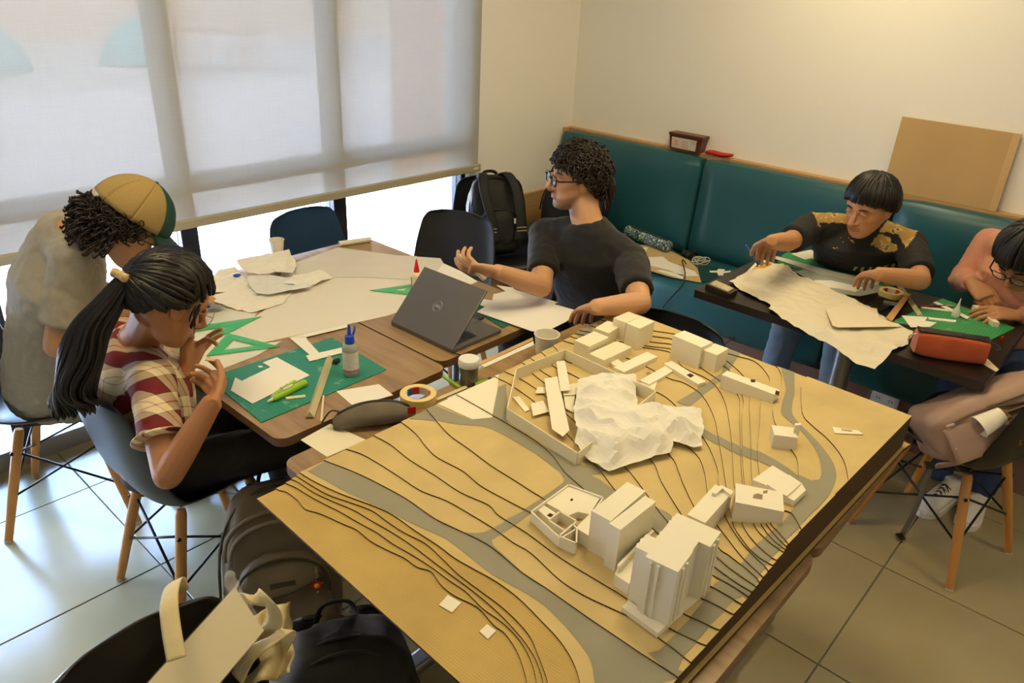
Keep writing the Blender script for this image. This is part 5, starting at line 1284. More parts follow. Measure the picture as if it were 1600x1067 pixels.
o1 = mixc(sh1, (.010, .011, .013, 1), cm.outputs[0]); o2 = mixc(let, o1, (.45, .42, .22, 1)); o3 = mixc(cam, o2, (.10, .06, .035, 1)); L.new(o3, b.inputs['Base Color'])
B = person('person in a black T-shirt with yellow patterned shoulders, working at the dark table', J, (.50, .25, .115), jaw=.95, build=1.08, shirt=M_print, trousers=M_jeans, head_s=1.0, sleeve=.80, wr=.006, seed=6.,
           hands=dict(r=dict(d=rd, pn=(-.2, -.1, -.9), curls=[(.6, .8, .4), (.75, .8, .4), (.85, .8, .4), (.9, .8, .4)], spread=.05, thumb=(.4, .9, .5)), l=dict(d=ld + V((0, 0, .01)), pn=(.1, 0, -1), curl=(.35, .5, .3), spread=.12, thumb=(.55, .35, .4))), look=(1, .15, -.25))
PG = B
m = MB(); hair_base(m, B.M, .008); hair_straight(m, B.M, 640, fringe=.03, off=.010, seed=3, droop=-.06); ob('hair', m, M_hair, B.root, smooth=True, world=True)
shoe(B.root, J['ran'], (-1, .1), M_white, M_white); shoe(B.root, J['lan'], (-1, -.1), M_white, M_white)
f = B.fingers['r']; p = f[0][-1]; e = P(1165, 383, .815)
t = thing('craft_knife', 'white and blue craft knife held above the dark table', 'knife', p); d = (p - e).normalized()
m = MB(); m.tube([e + d * .03, p + d * .04], (.006, .004), 8); ob('handle', m, mat('navy_plastic', (.02, .04, .15), .4), t, world=True); m = MB(); m.tube([e, e + d * .031], [(.003, .001), (.007, .004)], 6); ob('blade_holder', m, M_white, t, world=True)
# ---- person in the salmon sweater at the picture edge
rsh, lsh = V((3.69, .535, .925)), V((3.58, .15, .915))
rel = reach(1514, 436, rsh, .26, True); rwr = reach(1524, 447, rel, .12); lel = V((3.42, .13, .79)); lwr = reach(1590, 493, lel, .22)
rwr = P(1518, 442, .815); rel = V((3.60, .575, .765))
J = dict(pelvis=(3.62, .33, .52), neck=(3.54, .345, .975), head=P(1604, 402, 1.03), face=(-.72, .22, -.66), up=(-.6, .1, .8), rsh=rsh, lsh=lsh, rel=rel, lel=lel, rwr=rwr, lwr=lwr,
         rhip=(3.58, .42, .50), lhip=(3.58, .24, .50), rkn=(3.18, .42, .53), lkn=(3.14, .22, .53), ran=(3.14, .36, .09), lan=(3.14, .2, .09))
rd = P(1538, 462, .79) - rwr; ld = P(1553, 487, .79) - lwr
B = person('person in a salmon long sleeved top and glasses, bent over the bright green mat', J, (.44, .21, .10), shirt=M_pink, trousers=M_jeans2, long_sleeve=True, wr=.008, seed=9.,
           hands=dict(r=dict(d=rd, pn=(-.2, -.6, -.6), curls=[(.5, .7, .3), (.6, .7, .3), (.7, .7, .4), (.8, .7, .4)], spread=.08, thumb=(.4, .9, .5)), l=dict(d=ld, pn=(.2, .2, -1), curl=(.3, .4, .3), spread=.10, thumb=(.5, .5, .4))))
PP = B
m = MB(); hair_base(m, B.M, .010); hair_straight(m, B.M, 600, fringe=.10, off=.015, seed=5, droop=.02); ob('hair', m, M_hair, B.root, smooth=True, world=True)
glasses(B.root, B.M, MATS['black_acetate'], .002, .024, .019, .6)
p = P(1455, 800, 0); q = P(1490, 760, 0); M_snk = mat('white_leather', (.72, .70, .66), .45, var=.05, bump=.1, bscale=80)
shoe(B.root, (3.10, .30, 0), (-.97, .25), M_snk, M_white, mat('lace_black', (.03, .03, .05), .8)); shoe(B.root, J['lan'], (-1, 0), M_snk, M_white)
# ------------------------------------------------------------------ things on the wooden tables
ZT = .7502
def Z2(l): return [(300 + x * .3562, 340 + y * .3562) for x, y in l]
def ZR(l): return [(620 + x * .1969, 470 + y * .1969) for x, y in l]
def Z1(l): return [(380 + x * .2437, 540 + y * .2437) for x, y in l]
def Z3(l): return [(620 + x * .3562, 180 + y * .3562) for x, y in l]
def Z4(l): return [(980 + x * .4312, 180 + y * .4312) for x, y in l]
def Z5(l): return [(1130 + x * .2811, 240 + y * .2811) for x, y in l]
def Z6(l): return [(1330 + x * .2624, 320 + y * .2624) for x, y in l]
M_paper = mat('white_paper', (.80, .78, .72), .7, var=.02, vscale=12)
M_beige = mat('grey_beige_board', (.72, .68, .60), .7, var=.03, vscale=8)
M_green = mat('green_cutting_mat', (.012, .20, .13), .5, var=.15, vscale=9)
def grid_mat(name, col, line, sc=80):
    m, nt, b, L = nodes_of(name); tc = nt.nodes.new('ShaderNodeTexCoord'); br = nt.nodes.new('ShaderNodeTexBrick'); br.offset = 0; br.inputs['Scale'].default_value = sc
    br.inputs['Color1'].default_value = (*col, 1); br.inputs['Color2'].default_value = tuple(c * .94 for c in col) + (1,); br.inputs['Mortar'].default_value = (*line, 1); br.inputs['Mortar Size'].default_value = .04; br.inputs['Brick Width'].default_value = 1.; br.inputs['Row Height'].default_value = 1.
    n = nt.nodes.new('ShaderNodeTexNoise'); n.inputs['Scale'].default_value = 22; n.inputs['Detail'].default_value = 6; L.new(tc.outputs['Object'], n.inputs[0]); L.new(tc.outputs['Object'], br.inputs[0])
    cr = ramp(nt, [(.60, (0, 0, 0)), (.74, (.5, .5, .5))]); L.new(n.outputs[0], cr.inputs[0])
    mx = nt.nodes.new('ShaderNodeMix'); mx.data_type = 'RGBA'; L.new(cr.outputs[0], mx.inputs[0]); L.new(br.outputs[0], mx.inputs[6]); mx.inputs[7].default_value = (.45, .62, .55, 1); L.new(mx.outputs[2], b.inputs['Base Color']); b.inputs['Roughness'].default_value = .5; return m
M_mat = grid_mat('worn_green_mat', (.010, .21, .14), (.05, .32, .24))
M_mat2 = grid_mat('bright_green_mat', (.015, .25, .075), (.07, .38, .17))
def flat(name, pts, label, cat, mats=M_paper, z=ZT, th=.0008, group=None, mi=None):
    w = [P(u, v, z + th) for u, v in pts]; c = sum(w, Vector()) / len(w)
    m = MB(); m.prism([q.xy for q in w], z, z + th); return solo(name, m, mats, label, cat, (c.x, c.y, z), group)
def crumple(name, pts, label, z=ZT, amp=.012, s=9., o=1., mats=None, base=.002, lift=None, step=.013, cat='paper sheet', edge=.6, jag=.003):
    w = [P(u, v, z + base) for u, v in pts]; ol_ = dens([tuple(q.xy) for q in w], .02, jag); c = sum(w, Vector()) / len(w)
    def zf(x, y):
        h = base + amp * max(0, ridged(x, y, s, o) - .35) + amp * .35 * ridged(x, y, s * 2.7, o + 4)
        return z + h + (lift(x, y) if lift else 0)
    return solo(name, sheet(ol_, zf, step), mats or M_trace, label, cat, (c.x, c.y, z))
# sheets, from the bottom up
flat('mount_board', [(397, 538), (374, 511), (420, 480), (440, 425), (520, 400), (650, 400), (746, 440), (692, 462), (606, 493)], 'large grey-beige mount board covering the back of the tables', 'board', M_beige, ZT, .002)
flat('paper_sheet', [(268, 548), (296, 500), (330, 476), (415, 470), (395, 498), (376, 512), (397, 538), (440, 533), (400, 556), (345, 577), (305, 580)], 'thin white sheet under the green set squares', 'paper sheet', mat('thin_sheet', (.70, .68, .60), .35, var=.05), ZT + .0002, .0006)
flat('tracing_sheet', Z2([(455, 245), (430, 205), (640, 130), (900, 165), (1090, 178), (1103, 200), (1060, 250), (1000, 275), (800, 262), (560, 262)]), 'wide thin tracing sheet with faint plan lines at the far end', 'paper sheet', mat('faint_plan_sheet', (.64, .61, .52), .5, var=.08, vscale=14), ZT + .003, .0006)
flat('paper_sheet', Z2([(1000, 275), (1060, 250), (1103, 200), (1180, 235), (1250, 278), (1090, 343), (960, 330)]), 'plain white sheet beside the laptop under the red capped bottle', 'paper sheet', M_paper, ZT + .0025, .0006)
crumple('crumpled_sheet', Z2([(70, 285), (115, 240), (190, 225), (260, 300), (250, 322), (180, 322), (90, 338)]), 'small crumpled white sheet nearest the ponytail', ZT + .001, .014, 10, 2.)
crumple('crumpled_sheet', Z2([(90, 342), (180, 322), (260, 318), (340, 345), (445, 328), (400, 378), (330, 400), (270, 420), (150, 397), (85, 372)]), 'crumpled translucent sheet in front of the drawings', ZT + .001, .012, 9, 5.)
crumple('crumpled_sheet', Z2([(190, 198), (330, 172), (425, 155), (458, 205), (442, 255), (340, 262), (245, 258), (215, 232)]), 'big crumpled sheet at the back by the paper cup', ZT + .003, .022, 7, 3., base=.012)
crumple('crumpled_sheet', Z2([(455, 255), (560, 240), (615, 262), (560, 292), (470, 310), (400, 300)]), 'curled sheet corner lying on the mount board', ZT + .003, .016, 8, 7., base=.006)
crumple('drawing_sheet', Z2([(255, 305), (240, 262), (340, 258), (455, 262), (530, 305), (450, 322), (330, 346), (280, 335)]), 'printed plan drawing sheet on top of the crumpled pile', ZT + .014, .008, 6, 1., mats=mat('printed_plan', (.70, .70, .66), .6, var=.16, vscale=30))
m = MB(); p = P(*Z2([(197, 252)])[0], ZT + .02); m.ellipsoid(p, (.016, .012, .006), 14, 8); solo('bottle_cap', m, mat('blue_plastic', (.01, .07, .55), .35), 'bright blue cap lying on the crumpled sheets', 'cap', p, smooth=True)
flat('mesh_strip', Z2([(60, 388), (85, 372), (150, 388), (120, 398), (70, 402)]), 'grey patterned strip poking out by the glasses', 'strip', mat('grey_pattern', (.2, .2, .2), .6, var=.7, vscale=160), ZT + .016, .0008)
# paper cups
M_cup = mat('paper_cup_white', (.80, .76, .66), .55, var=.02)
def cup(p, label, s=1., M=None, group='paper cups'):
    t = thing('paper_cup', label, 'paper cup', p, 0, group)
    prof = [(.0001, .003), (.0245, .003), (.0250, .0), (.0262, .0), (.0355, .078), (.0345, .078), (.0254, .005), (.0001, .005)]
    m = MB(); m.lathe([(r * s, z * s) for r, z in prof], 28, M=M); ob('cup_wall', m, M_cup, t, smooth=35)
    m = MB(); m.tube([(M or Matrix()) @ Vector((.0360 * s * math.cos(2 * PI * k / 28), .0360 * s * math.sin(2 * PI * k / 28), .078 * s)) for k in range(28)], .0016 * s, 8, closed=True); ob('rolled_rim', m, M_cup, t, smooth=True); return t
cup(P(434, 398, ZT), 'small paper cup at the window end of the tables', .86)
pcu = P(852, 560, ZT); cup(pcu, 'white paper cup at the back edge of the site model', 1.12)
# roll of paper
a, b_ = P(530, 381, ZT + .012), P(579, 374, ZT + .012); t = thing('paper_roll', 'short roll of glossy white film at the far table corner', 'roll', (a + b_) / 2 - Vector((0, 0, .012)))
m = MB(); m.tube([a, b_], .0125, 18); ob('roll_body', m, mat('glossy_film', (.72, .70, .62), .2), t, smooth=40, world=True); m = MB(); m.tube([a - (b_ - a).normalized() * .0006, a], .005, 12); ob('core', m, mat('core_dark', (.12, .1, .08), .8), t, world=True)
# bottles
def bottle(p, label, body, cap_m, prof, capprof, band=None, rz=0.):
    t = thing('glue_bottle', label, 'glue bottle', p, rz)
    m = MB(); m.lathe(prof, 26); ob('bottle', m, body, t, smooth=40)
    m = MB(); m.lathe(capprof, 20); ob('cap', m, cap_m, t, smooth=40)
    if band:
        (z0, z1, r, bm_) = band; m = MB(); m.lathe([(r, z0), (r, z1)], 26); m.f = m.f[:26]; m.m = m.m[:26]; ob('label', m, bm_, t, smooth=40)
    return t
M_red = mat('red_plastic', (.65, .02, .015), .35)
M_clear = mat('clear_plastic', (.80, .82, .80), .12, trans=.55, alpha=1., ior=1.2)
lab, nt, b, L = nodes_of('glue_label'); tc = nt.nodes.new('ShaderNodeTexCoord'); sp = nt.nodes.new('ShaderNodeSeparateXYZ'); L.new(tc.outputs['Object'], sp.inputs[0]); cr = ramp(nt, [(0, (.62, .04, .03)), (.5, (.62, .04, .03)), (.52, (.78, .70, .55))], 'CONSTANT'); ma = nt.nodes.new('ShaderNodeMath'); ma.operation = 'MULTIPLY_ADD'; ma.inputs[1].default_value = -18; ma.inputs[2].default_value = .55; L.new(sp.outputs[1], ma.inputs[0]); L.new(ma.outputs[0], cr.inputs[0]); L.new(cr.outputs[0], b.inputs['Base Color'])
bottle(P(651, 449, ZT + .002), 'white glue bottle with a red pointed cap behind the laptop', mat('ivory_plastic', (.80, .72, .52), .4), M_red, [(.0001, 0), (.019, 0), (.021, .004), (.021, .048), (.017, .060), (.010, .066), (.0001, .066)], [(.0001, .064), (.0115, .064), (.0105, .076), (.004, .108), (.0025, .116), (.0001, .117)], (.006, .046, .0214, lab))
t = bottle(P(549, 585, ZT + .003), 'clear glue bottle with a blue nozzle on the green cutting mat', M_clear, MATS['blue_plastic'], [(.0001, 0), (.021, 0), (.0235, .004), (.0235, .088), (.019, .102), (.012, .108), (.0001, .108)], [(.0001, .107), (.0145, .107), (.0135, .130), (.006, .134), (.0045, .158), (.002, .166), (.0001, .167)], (.022, .082, .0239, mat('pale_label', (.66, .66, .60), .5, var=.25, vscale=120)))
m = MB(); m.lathe([(.0241, .020), (.0241, .024)], 26); m.f = m.f[:26]; m.m = m.m[:26]; ob('red_stripe', m, M_red, t)
m = MB(); m.tube([(.012, 0, .125), (.022, .006, .136), (.026, .006, .150)], .0035, 8); ob('cap_tether', m, MATS['blue_plastic'], t, smooth=True)
# set squares
M_sq = mat('green_acrylic', (.05, .62, .20), .15, alpha=.62, trans=.15)
def set_square(pts, label, z=ZT + .003, hole=.34):
    w = [P(u, v, z + .002).xy for u, v in pts]; c = sum(w, Vector((0, 0))) / 3; i = [c + (q - c) * hole for q in w]; m = MB()
    for k in range(3): m.prism([w[k], w[(k + 1) % 3], i[(k + 1) % 3], i[k]], z, z + .002)
    bm = bmesh.new(); me0 = m.mesh('s'); bm.from_mesh(me0); bmesh.ops.remove_doubles(bm, verts=bm.verts, dist=1e-6); mm = MB(); bm.verts.index_update(); mm.add([v.co.copy() for v in bm.verts], [tuple(v.index for v in f.verts) for f in bm.faces]); bm.free(); bpy.data.meshes.remove(me0)
    return solo('set_square', mm, M_sq, label, 'set square', (c.x, c.y, z), 'green set squares')
set_square([(409, 494), (262, 516), (282, 556)], 'long green set square under the hand with the ponytail', hole=.42)
set_square([(437, 541), (356, 520), (322, 556)], 'green set square lying in front of the other one', hole=.45)
set_square(Z2([(1115, 292), (1000, 262), (1075, 340)]), 'green set square beside the red capped bottle', ZT + .004, .3)
set_square(Z2([(780, 318), (1010, 285), (960, 338)]), 'green set square half hidden by the laptop lid', ZT + .004, .3)
# cutting mat and what lies on it
flat('cutting_mat', [(408.6, 659.5), (603.8, 577), (519, 527), (324, 590)], 'scratched green cutting mat at the near corner of the table', 'cutting mat', M_mat, ZT, .003)
flat('card_sheet', Z2([(265, 815), (170, 758), (190, 700), (218, 716), (345, 655), (310, 635), (372, 612), (516, 690)]), 'white card sheet with a notch on the green mat', 'card piece', M_paper, ZT + .0034, .0015)
flat('card_strip', Z2([(425, 525), (500, 520), (505, 535), (560, 595), (580, 612), (545, 625)]), 'white card strip crossing the top of the green mat', 'card piece', M_paper, ZT + .0034, .0015)
flat('card_strip', Z2([(500, 605), (655, 570), (668, 590), (515, 630)]), 'white card strip with a square end on the green mat', 'card piece', M_paper, ZT + .005, .0015)
flat('card_strip', Z2([(425, 525), (680, 468), (682, 480), (505, 522)]), 'long thin card strip between mat and mount board', 'card piece', M_paper, ZT + .0052, .0012)
flat('card_strip', Z2([(562, 890), (573, 778), (581, 780), (572, 893)]), 'thin cream card stick beside the scale ruler', 'card piece', mat('cream_card', (.70, .60, .38), .7), ZT + .0034, .0015)
flat('card_strip', Z2([(408, 786), (495, 776), (500, 786), (415, 796)]), 'short cream card stick under the green cutter', 'card piece', MATS['cream_card'], ZT + .0034, .0015)
flat('card_piece', Z2([(288, 650), (305, 648), (312, 655), (296, 658)]), 'tiny white scrap seen on the mat through the notch', 'card piece', M_paper, ZT + .0034, .001)
def prismruler(a, b_, label, w=.017, mats=None, name='scale_ruler'):
    d = (b_ - a).normalized(); s = d.cross(Vector((0, 0, 1))); up = Vector((0, 0, 1)); m = MB(); vs = []
    for q in (a, b_): vs += [q - s * w, q + s * w, q + up * w * 1.5]
    m.add(vs, [(0, 2, 1), (3, 4, 5), (0, 1, 4, 3), (1, 2, 5, 4), (2, 0, 3, 5)]); return solo(name, m, mats or mat('ivory_ruler', (.62, .55, .34), .45, var=.12, vscale=200), label, 'ruler', (a + b_) / 2)
prismruler(P(484, 652, ZT + .004), P(515, 562, ZT + .004), 'triangular scale ruler lying across the edge of the mat', .012)
M_lime = mat('lime_plastic', (.30, .55, .02), .35)
def cutter(a, b_, label, col, tip, w=.011, h=.012, name='cutter'):
    d = (b_ - a); t = thing(name, label, 'cutter', (a + b_) / 2)
    m = MB(); m.tube([a.lerp(b_, k) for k in (.0, .03, .4, .8, .86)], [(w * .7, h * .6), (w, h * .8), (w, h * .8), (w * .8, h * .7), (w * .6, h * .5)], 10, up=(0, 0, 1)); ob('handle', m, col, t, smooth=40, world=True)
    m = MB(); m.tube([a.lerp(b_, k) for k in (.84, 1.)], [(w * .55, h * .4), (w * .3, h * .12)], 8, up=(0, 0, 1)); ob('tip', m, tip, t, smooth=40, world=True)
    m = MB(); m.tube([a.lerp(b_, .35) + Vector((0, 0, h)), a.lerp(b_, .6) + Vector((0, 0, h))], (.004, .003), 8); ob('slider', m, M_white, t, world=True); return t
cutter(P(*Z2([(500, 722)])[0], ZT + .012), P(*Z2([(330, 808)])[0], ZT + .012), 'lime green cutter with a white tip on the cutting mat', M_lime, M_white)
cutter(P(*Z2([(455, 718)])[0], ZT + .012), P(*Z2([(345, 785)])[0], ZT + .012), 'thin lime green marker behind the cutter on the mat', M_lime, mat('pale_green', (.5, .62, .3), .4), .006, .008, 'marker')
m = MB(); p = P(526, 567, ZT + .004); m.rbox((-.012, -.008, 0), (.012, .008, .014), .004, M=Matrix.Translation(p) @ Matrix.Rotation(.4, 4, 'Z')); solo('binder_clip', m, M_black, 'small black clip beside the scale ruler', 'clip', p)
flat('card_piece', [(525, 611), (592, 600), (614, 617), (555, 634), (548, 631)], 'white card offcut behind the grey pencil case', 'card piece', M_paper, ZT, .0015)
flat('paper_sheet', [(470, 687), (516, 662), (572, 687), (511, 714)], 'white sheet at the near corner beside the site model', 'paper sheet', mat('ivory_sheet', (.80, .74, .56), .7), ZT, .0012)
# grey pencil case
def pouch(A, B_, label, w, h, mats, zipm, sag=.3, tagm=None, open_=.0):
    """zipped pouch between two points on the table"""
    d = (B_ - A); L_ = d.length; f = d.normalized(); s = Vector((-f.y, f.x, 0)); t = thing('pencil_case', label, 'pencil case', (A + B_) / 2); n = 20
    def prof(k): q = k / n; return (math.sin(PI * min(1, max(0, q * .94 + .03))) ** .42)
    m = MB()
    def fn(a, b_):
        q = prof(a * n); th = 2 * PI * b_; x, z = math.cos(th), math.sin(th)
        zz = h * q * (.5 + .5 * math.copysign(abs(z) ** .75, z)); xx = w * q * math.copysign(abs(x) ** .8, x) * (1 - .55 * max(0, z))
        p = A + f * (a * L_) + s * xx + Vector((0, 0, zz)); return p + s * wob(p, 16, .003) + Vector((0, 0, abs(wob(p, 13, .004))))
    m.grid(fn, n, 28, wrap=True); ob('pouch', m, mats, t, smooth=True, world=True)
    m = MB(); m.tube([A + f * (a * L_) + Vector((0, 0, h * prof(a * n) + .001)) for a in [i / 16 for i in range(1, 16)]], (.006, .0018), 8, up=tuple(s)); z = ob('zip', m, zipm, t, smooth=True, world=True)
    m = MB(); q = A + f * (.08 * L_) + Vector((0, 0, h * .72)); m.tube(spline([q, q - f * .02 + Vector((0, 0, .004)), q - f * .04 - Vector((0, 0, .02)), q - f * .045 - Vector((0, 0, .035))], 4), .0024, 6); ob('zip_pull', m, zipm, z, smooth=True, world=True)
    if tagm: m = MB(); q = B_ - f * .012 + Vector((0, 0, h * .55)) - s * w * .55; m.rbox((-.011, -.001, -.011), (.011, .001, .011), .0005, M=Matrix.Translation(q) @ frame(f)); ob('label_tag', m, tagm, t, world=True)
    return t
pouch(P(520, 668, ZT + .001), P(648, 652, ZT + .001), 'grey taupe pencil case between cutting mat and site model', .040, .066, mat('taupe_canvas', (.16, .135, .10), .8, var=.15, vscale=30, bump=.2, bscale=200), M_black, tagm=M_red)
# tape roll
def tape(p, label, R=.052, r=.036, h=.024):
    t = thing('tape_roll', label, 'tape roll', p)
    m = MB(); m.lathe([(r, 0), (R, 0), (R, h), (r, h), (r, 0)], 36); m.f = [q for q in m.f if len(q) == 4]; m.m = [0] * len(m.f); ob('tape', m, mat('masking_tape', (.78, .62, .26), .5, var=.04), t, smooth=40)
    m = MB(); m.lathe([(r - .003, .001), (r, .001), (r, h - .001), (r - .003, h - .001), (r - .003, .001)], 36); m.f = [q for q in m.f if len(q) == 4]; m.m = [0] * len(m.f)
    cm_, nt, b, L = nodes_of('tape_core') if 'tape_core' not in MATS else (MATS['tape_core'], None, None, None)
    if nt:
        tc = nt.nodes.new('ShaderNodeTexCoord'); gr = nt.nodes.new('ShaderNodeTexGradient'); gr.gradient_type = 'RADIAL'; L.new(tc.outputs['Object'], gr.inputs[0]); cr = ramp(nt, [(0, (.62, .03, .03)), (.10, (.02, .18, .42)), (.18, (.70, .60, .45)), (.30, (.62, .03, .03)), (.45, (.70, .60, .45)), (.62, (.62, .03, .03)), (.72, (.02, .18, .42)), (.82, (.7, .6, .45))], 'CONSTANT'); L.new(gr.outputs[0], cr.inputs[0]); L.new(cr.outputs[0], b.inputs['Base Color'])
    ob('core', m, cm_, t, smooth=40); return t
tape(P(653.5, 625, ZT), 'roll of yellow masking tape between the pencil case and the jar')
# jar
t = thing('water_jar', 'small jar of grey-green water with a white lid', 'jar', P(732, 598, ZT))
m = MB(); m.lathe([(.0001, 0), (.027, 0), (.0285, .003), (.0285, .062), (.0001, .062)], 26); ob('jar_glass', m, mat('murky_jar', (.12, .125, .085), .15, coat=.6), t, smooth=40)
m = MB(); m.lathe([(.0001, .060), (.031, .060), (.032, .063), (.032, .080), (.030, .083), (.0001, .083)], 26); ob('lid', m, M_white, t, smooth=40)
def pen(a, b_, label, col, capc=None, r=.0055, name='pen'):
    t = thing(name, label, name, (a + b_) / 2); m = MB(); m.tube([a, a.lerp(b_, .75)], r, 10); ob('barrel', m, col, t, smooth=40, world=True)
    m = MB(); m.tube([a.lerp(b_, .75), a.lerp(b_, .95), b_], [r * 1.08, r * 1.0, r * .35], 10); ob('cap', m, capc or col, t, smooth=40, world=True); return t
pen(P(693, 588, ZT + .006), P(718, 605, ZT + .006), 'lime green pen beside the jar', M_lime)
pen(P(742, 601, ZT + .006), P(768, 591, ZT + .006), 'lime green pen with a dark tip behind the jar', M_lime, M_black)
flat('card_strip', ZR([(310, 772), (550, 668), (560, 690), (320, 790)]), 'cream card strip leaning from tape to jar', 'card piece', MATS['cream_card'], ZT + .002, .002)
flat('steel_ruler', ZR([(400, 770), (690, 645), (700, 660), (405, 782)]), 'thin white ruler next to the cream strip', 'ruler', M_white, ZT + .0045, .0015)
flat('card_strip', ZR([(665, 512), (1085, 318), (1088, 348), (700, 525)]), 'long white card strip beside the paper cup', 'card piece', M_paper, ZT, .002)
flat('card_strip', ZR([(640, 490), (1080, 288), (1082, 312), (668, 508)]), 'long tan card strip along the table edge', 'card piece', mat('tan_strip', (.55, .36, .16), .7), ZT, .0015)
flat('card_piece', ZR([(1170, 405), (1219, 385), (1240, 400), (1200, 425)]), 'small white card behind the paper cup', 'card piece', M_paper, ZT + .001, .0015)
# laptop
M_lap = mat('dark_grey_laptop', (.135, .125, .115), .38, metal=.35, var=.04)
h0, h1 = P(611, 503, ZT + .012), P(707, 548, ZT + .012); ww = (h1 - h0).length; ax = (h1 - h0).normalized(); ax.z = 0; ax.normalize()
top0 = reach(594, 424, h0, .235, True); up_ = (top0 - h0); up_ = (up_ - ax * up_.dot(ax)).normalized(); fr_ = Vector((0, 0, 1)).cross(ax); 
if fr_.dot(P(774, 519, ZT) - h1) < 0: fr_ = -fr_
t = thing('laptop', 'open dark grey laptop seen from behind its lid', 'laptop', (h0 + h1) / 2 - Vector((0, 0, .012)))
def fr3(o, X, Y, Z):
    M = Matrix.Identity(4)
    for i in range(3): M[i][0] = X[i]; M[i][1] = Y[i]; M[i][2] = Z[i]; M[i][3] = o[i]
    return M
ln = up_.cross(ax); ln = -ln if ln.dot(fr_) > 0 else ln                  # lid back points away from the keyboard
ML = fr3(h0, ax, up_, ln); m = MB(); m.rbox((0, 0, -.004), (ww, .228, .003), .003, M=ML); lid = ob('lid', m, M_lap, t, world=True)
m = MB(); m.box((.008, .012, -.0045), (ww - .008, .220, -.0041), M=ML); ob('screen', m, mat('screen_glass', (.02, .03, .04), .1), lid, world=True)
M_logo = mat('logo_silver', (.55, .54, .52), .25, metal=.9)
lc = (ww / 2, .115)
m = MB(); m.tube([ML @ Vector((lc[0] + .018 * math.cos(a), lc[1] + .018 * math.sin(a), .0032)) for a in [2 * PI * k / 32 for k in range(32)]], .0011, 6, closed=True); ob('logo_ring', m, M_logo, lid, world=True)
fc = bpy.data.curves.new('logo', 'FONT'); fc.body = 'DELL'; fc.size = .0135; fc.align_x = 'CENTER'; fc.align_y = 'CENTER'; fc.extrude = .0002
fo = bpy.data.objects.new('tmp', fc); C.objects.link(fo); dg = bpy.context.evaluated_depsgraph_get(); fme = bpy.data.meshes.new_from_object(fo.evaluated_get(dg)); bpy.data.objects.remove(fo)
def text_mesh(body, size, M, bold=0.):
    fc = bpy.data.curves.new('txt', 'FONT'); fc.body = body; fc.size = size; fc.align_x = 'CENTER'; fc.align_y = 'CENTER'; fc.extrude = .0002; fc.offset = bold
    fo = bpy.data.objects.new('tmp', fc); C.objects.link(fo); dg = bpy.context.evaluated_depsgraph_get(); dg.update(); me = bpy.data.meshes.new_from_object(fo.evaluated_get(dg)); bpy.data.objects.remove(fo)
    me.transform(M); return me
me = text_mesh('DELL', .0125, ML @ Matrix.Translation((lc[0], lc[1], .0034)) @ Matrix.Scale(-1 if ax.cross(up_).dot(ln) < 0 else 1, 4, (1, 0, 0)), .0003); ob('logo_lettering', me, M_logo, lid, world=True)
MBs = fr3(h0 + Vector((0, 0, -.012)), ax, fr_, Vector((0, 0, 1))); m = MB(); m.rbox((0, 0, 0), (ww, .235, .014), .003, M=MBs); base = ob('base', m, M_lap, t, world=True)
m = MB(); m.box((.02, .02, .014), (ww - .02, .135, .0145), M=MBs); kb = ob('key_bed', m, M_black, base, world=True)
m = MB()
for r_ in range(6):
    for c_ in range(15):
        x = .024 + c_ * (ww - .048) / 15; y = .024 + r_ * .0182; m.rbox((x, y, .0145), (x + (ww - .048) / 15 - .003, y + .0152, .0162), .0008, M=MBs, seg=1)
k_ = ob('keys', m, mat('key_black', (.02, .02, .022), .5), base, world=True); k_['kind'] = 'stuff'
m = MB(); m.box((ww * .34, .150, .014), (ww * .64, .222, .0144), M=MBs); ob('touchpad', m, mat('touchpad_grey', (.16, .15, .14), .3), base, world=True)
q = h1 + Vector((0, 0, -.006)); m = MB(); m.tube(spline([q, P(722, 556, ZT + .004), P(730, 566, ZT - .01), P(732, 575, ZT - .15)], 6), .0022, 8); solo('laptop_cable', m, M_black, 'black cable running from the laptop over the table edge', 'cable', q, smooth=True)
flat('drawing_tablet', ZR([(385, 35), (470, 8), (692, 130), (610, 162)]), 'flat black tablet behind the laptop', 'tablet', mat('tablet_black', (.022, .022, .026), .3), ZT, .007)
flat('cutting_mat', ZR([(600, 68), (670, 40), (890, 190), (840, 212)]), 'dark green cutting mat peeking out under the white board', 'cutting mat', mat('teal_mat', (.01, .12, .095), .5), ZT, .003)
# stepped white board under the hand
wb_ = Z3([(330, 822), (375, 805), (418, 812), (424, 785), (478, 772), (438, 745), (508, 755), (520, 765), (706, 820), (690, 828), (802, 860), (742, 905), (652, 950), (590, 946), (352, 862), (388, 838)])
flat('card_sheet', wb_, 'white card sheet with stepped edges under the hand of the person in the black T-shirt', 'card piece', mat('white_board', (.82, .80, .76), .6), ZT + .006, .002)
# card strips held by the person in the black T-shirt
f = BT.fingers['r']; p = f[1][1].lerp(f[4][-2], .45)
a, b_ = PD(722, 402, pxl(p)[2] - .035), PD(754, 432, pxl(p)[2] - .035); d = (b_ - a).normalized(); m = MB(); M_ = Matrix.Translation((a + b_) / 2) @ frame(d)
m.rbox((-.062, -.013, -.006), (.062, .013, .006), .001, M=M_); m2 = solo('card_stack', m, mat('cream_stack', (.66, .55, .36), .7, var=.2, vscale=120, stretch=(1, 1, 20)), 'thin stack of cream card strips held in the hand near the window', 'card strips', (a + b_) / 2)
a, b_ = PD(728, 418, pxl(p)[2] - .01), PD(768, 428, pxl(p)[2] - .01); pen(b_, a, 'dark pencil held together with the card strips', mat('dark_pencil', (.03, .025, .02), .4), mat('pencil_tip', (.5, .35, .15), .6), .0038, 'pencil')
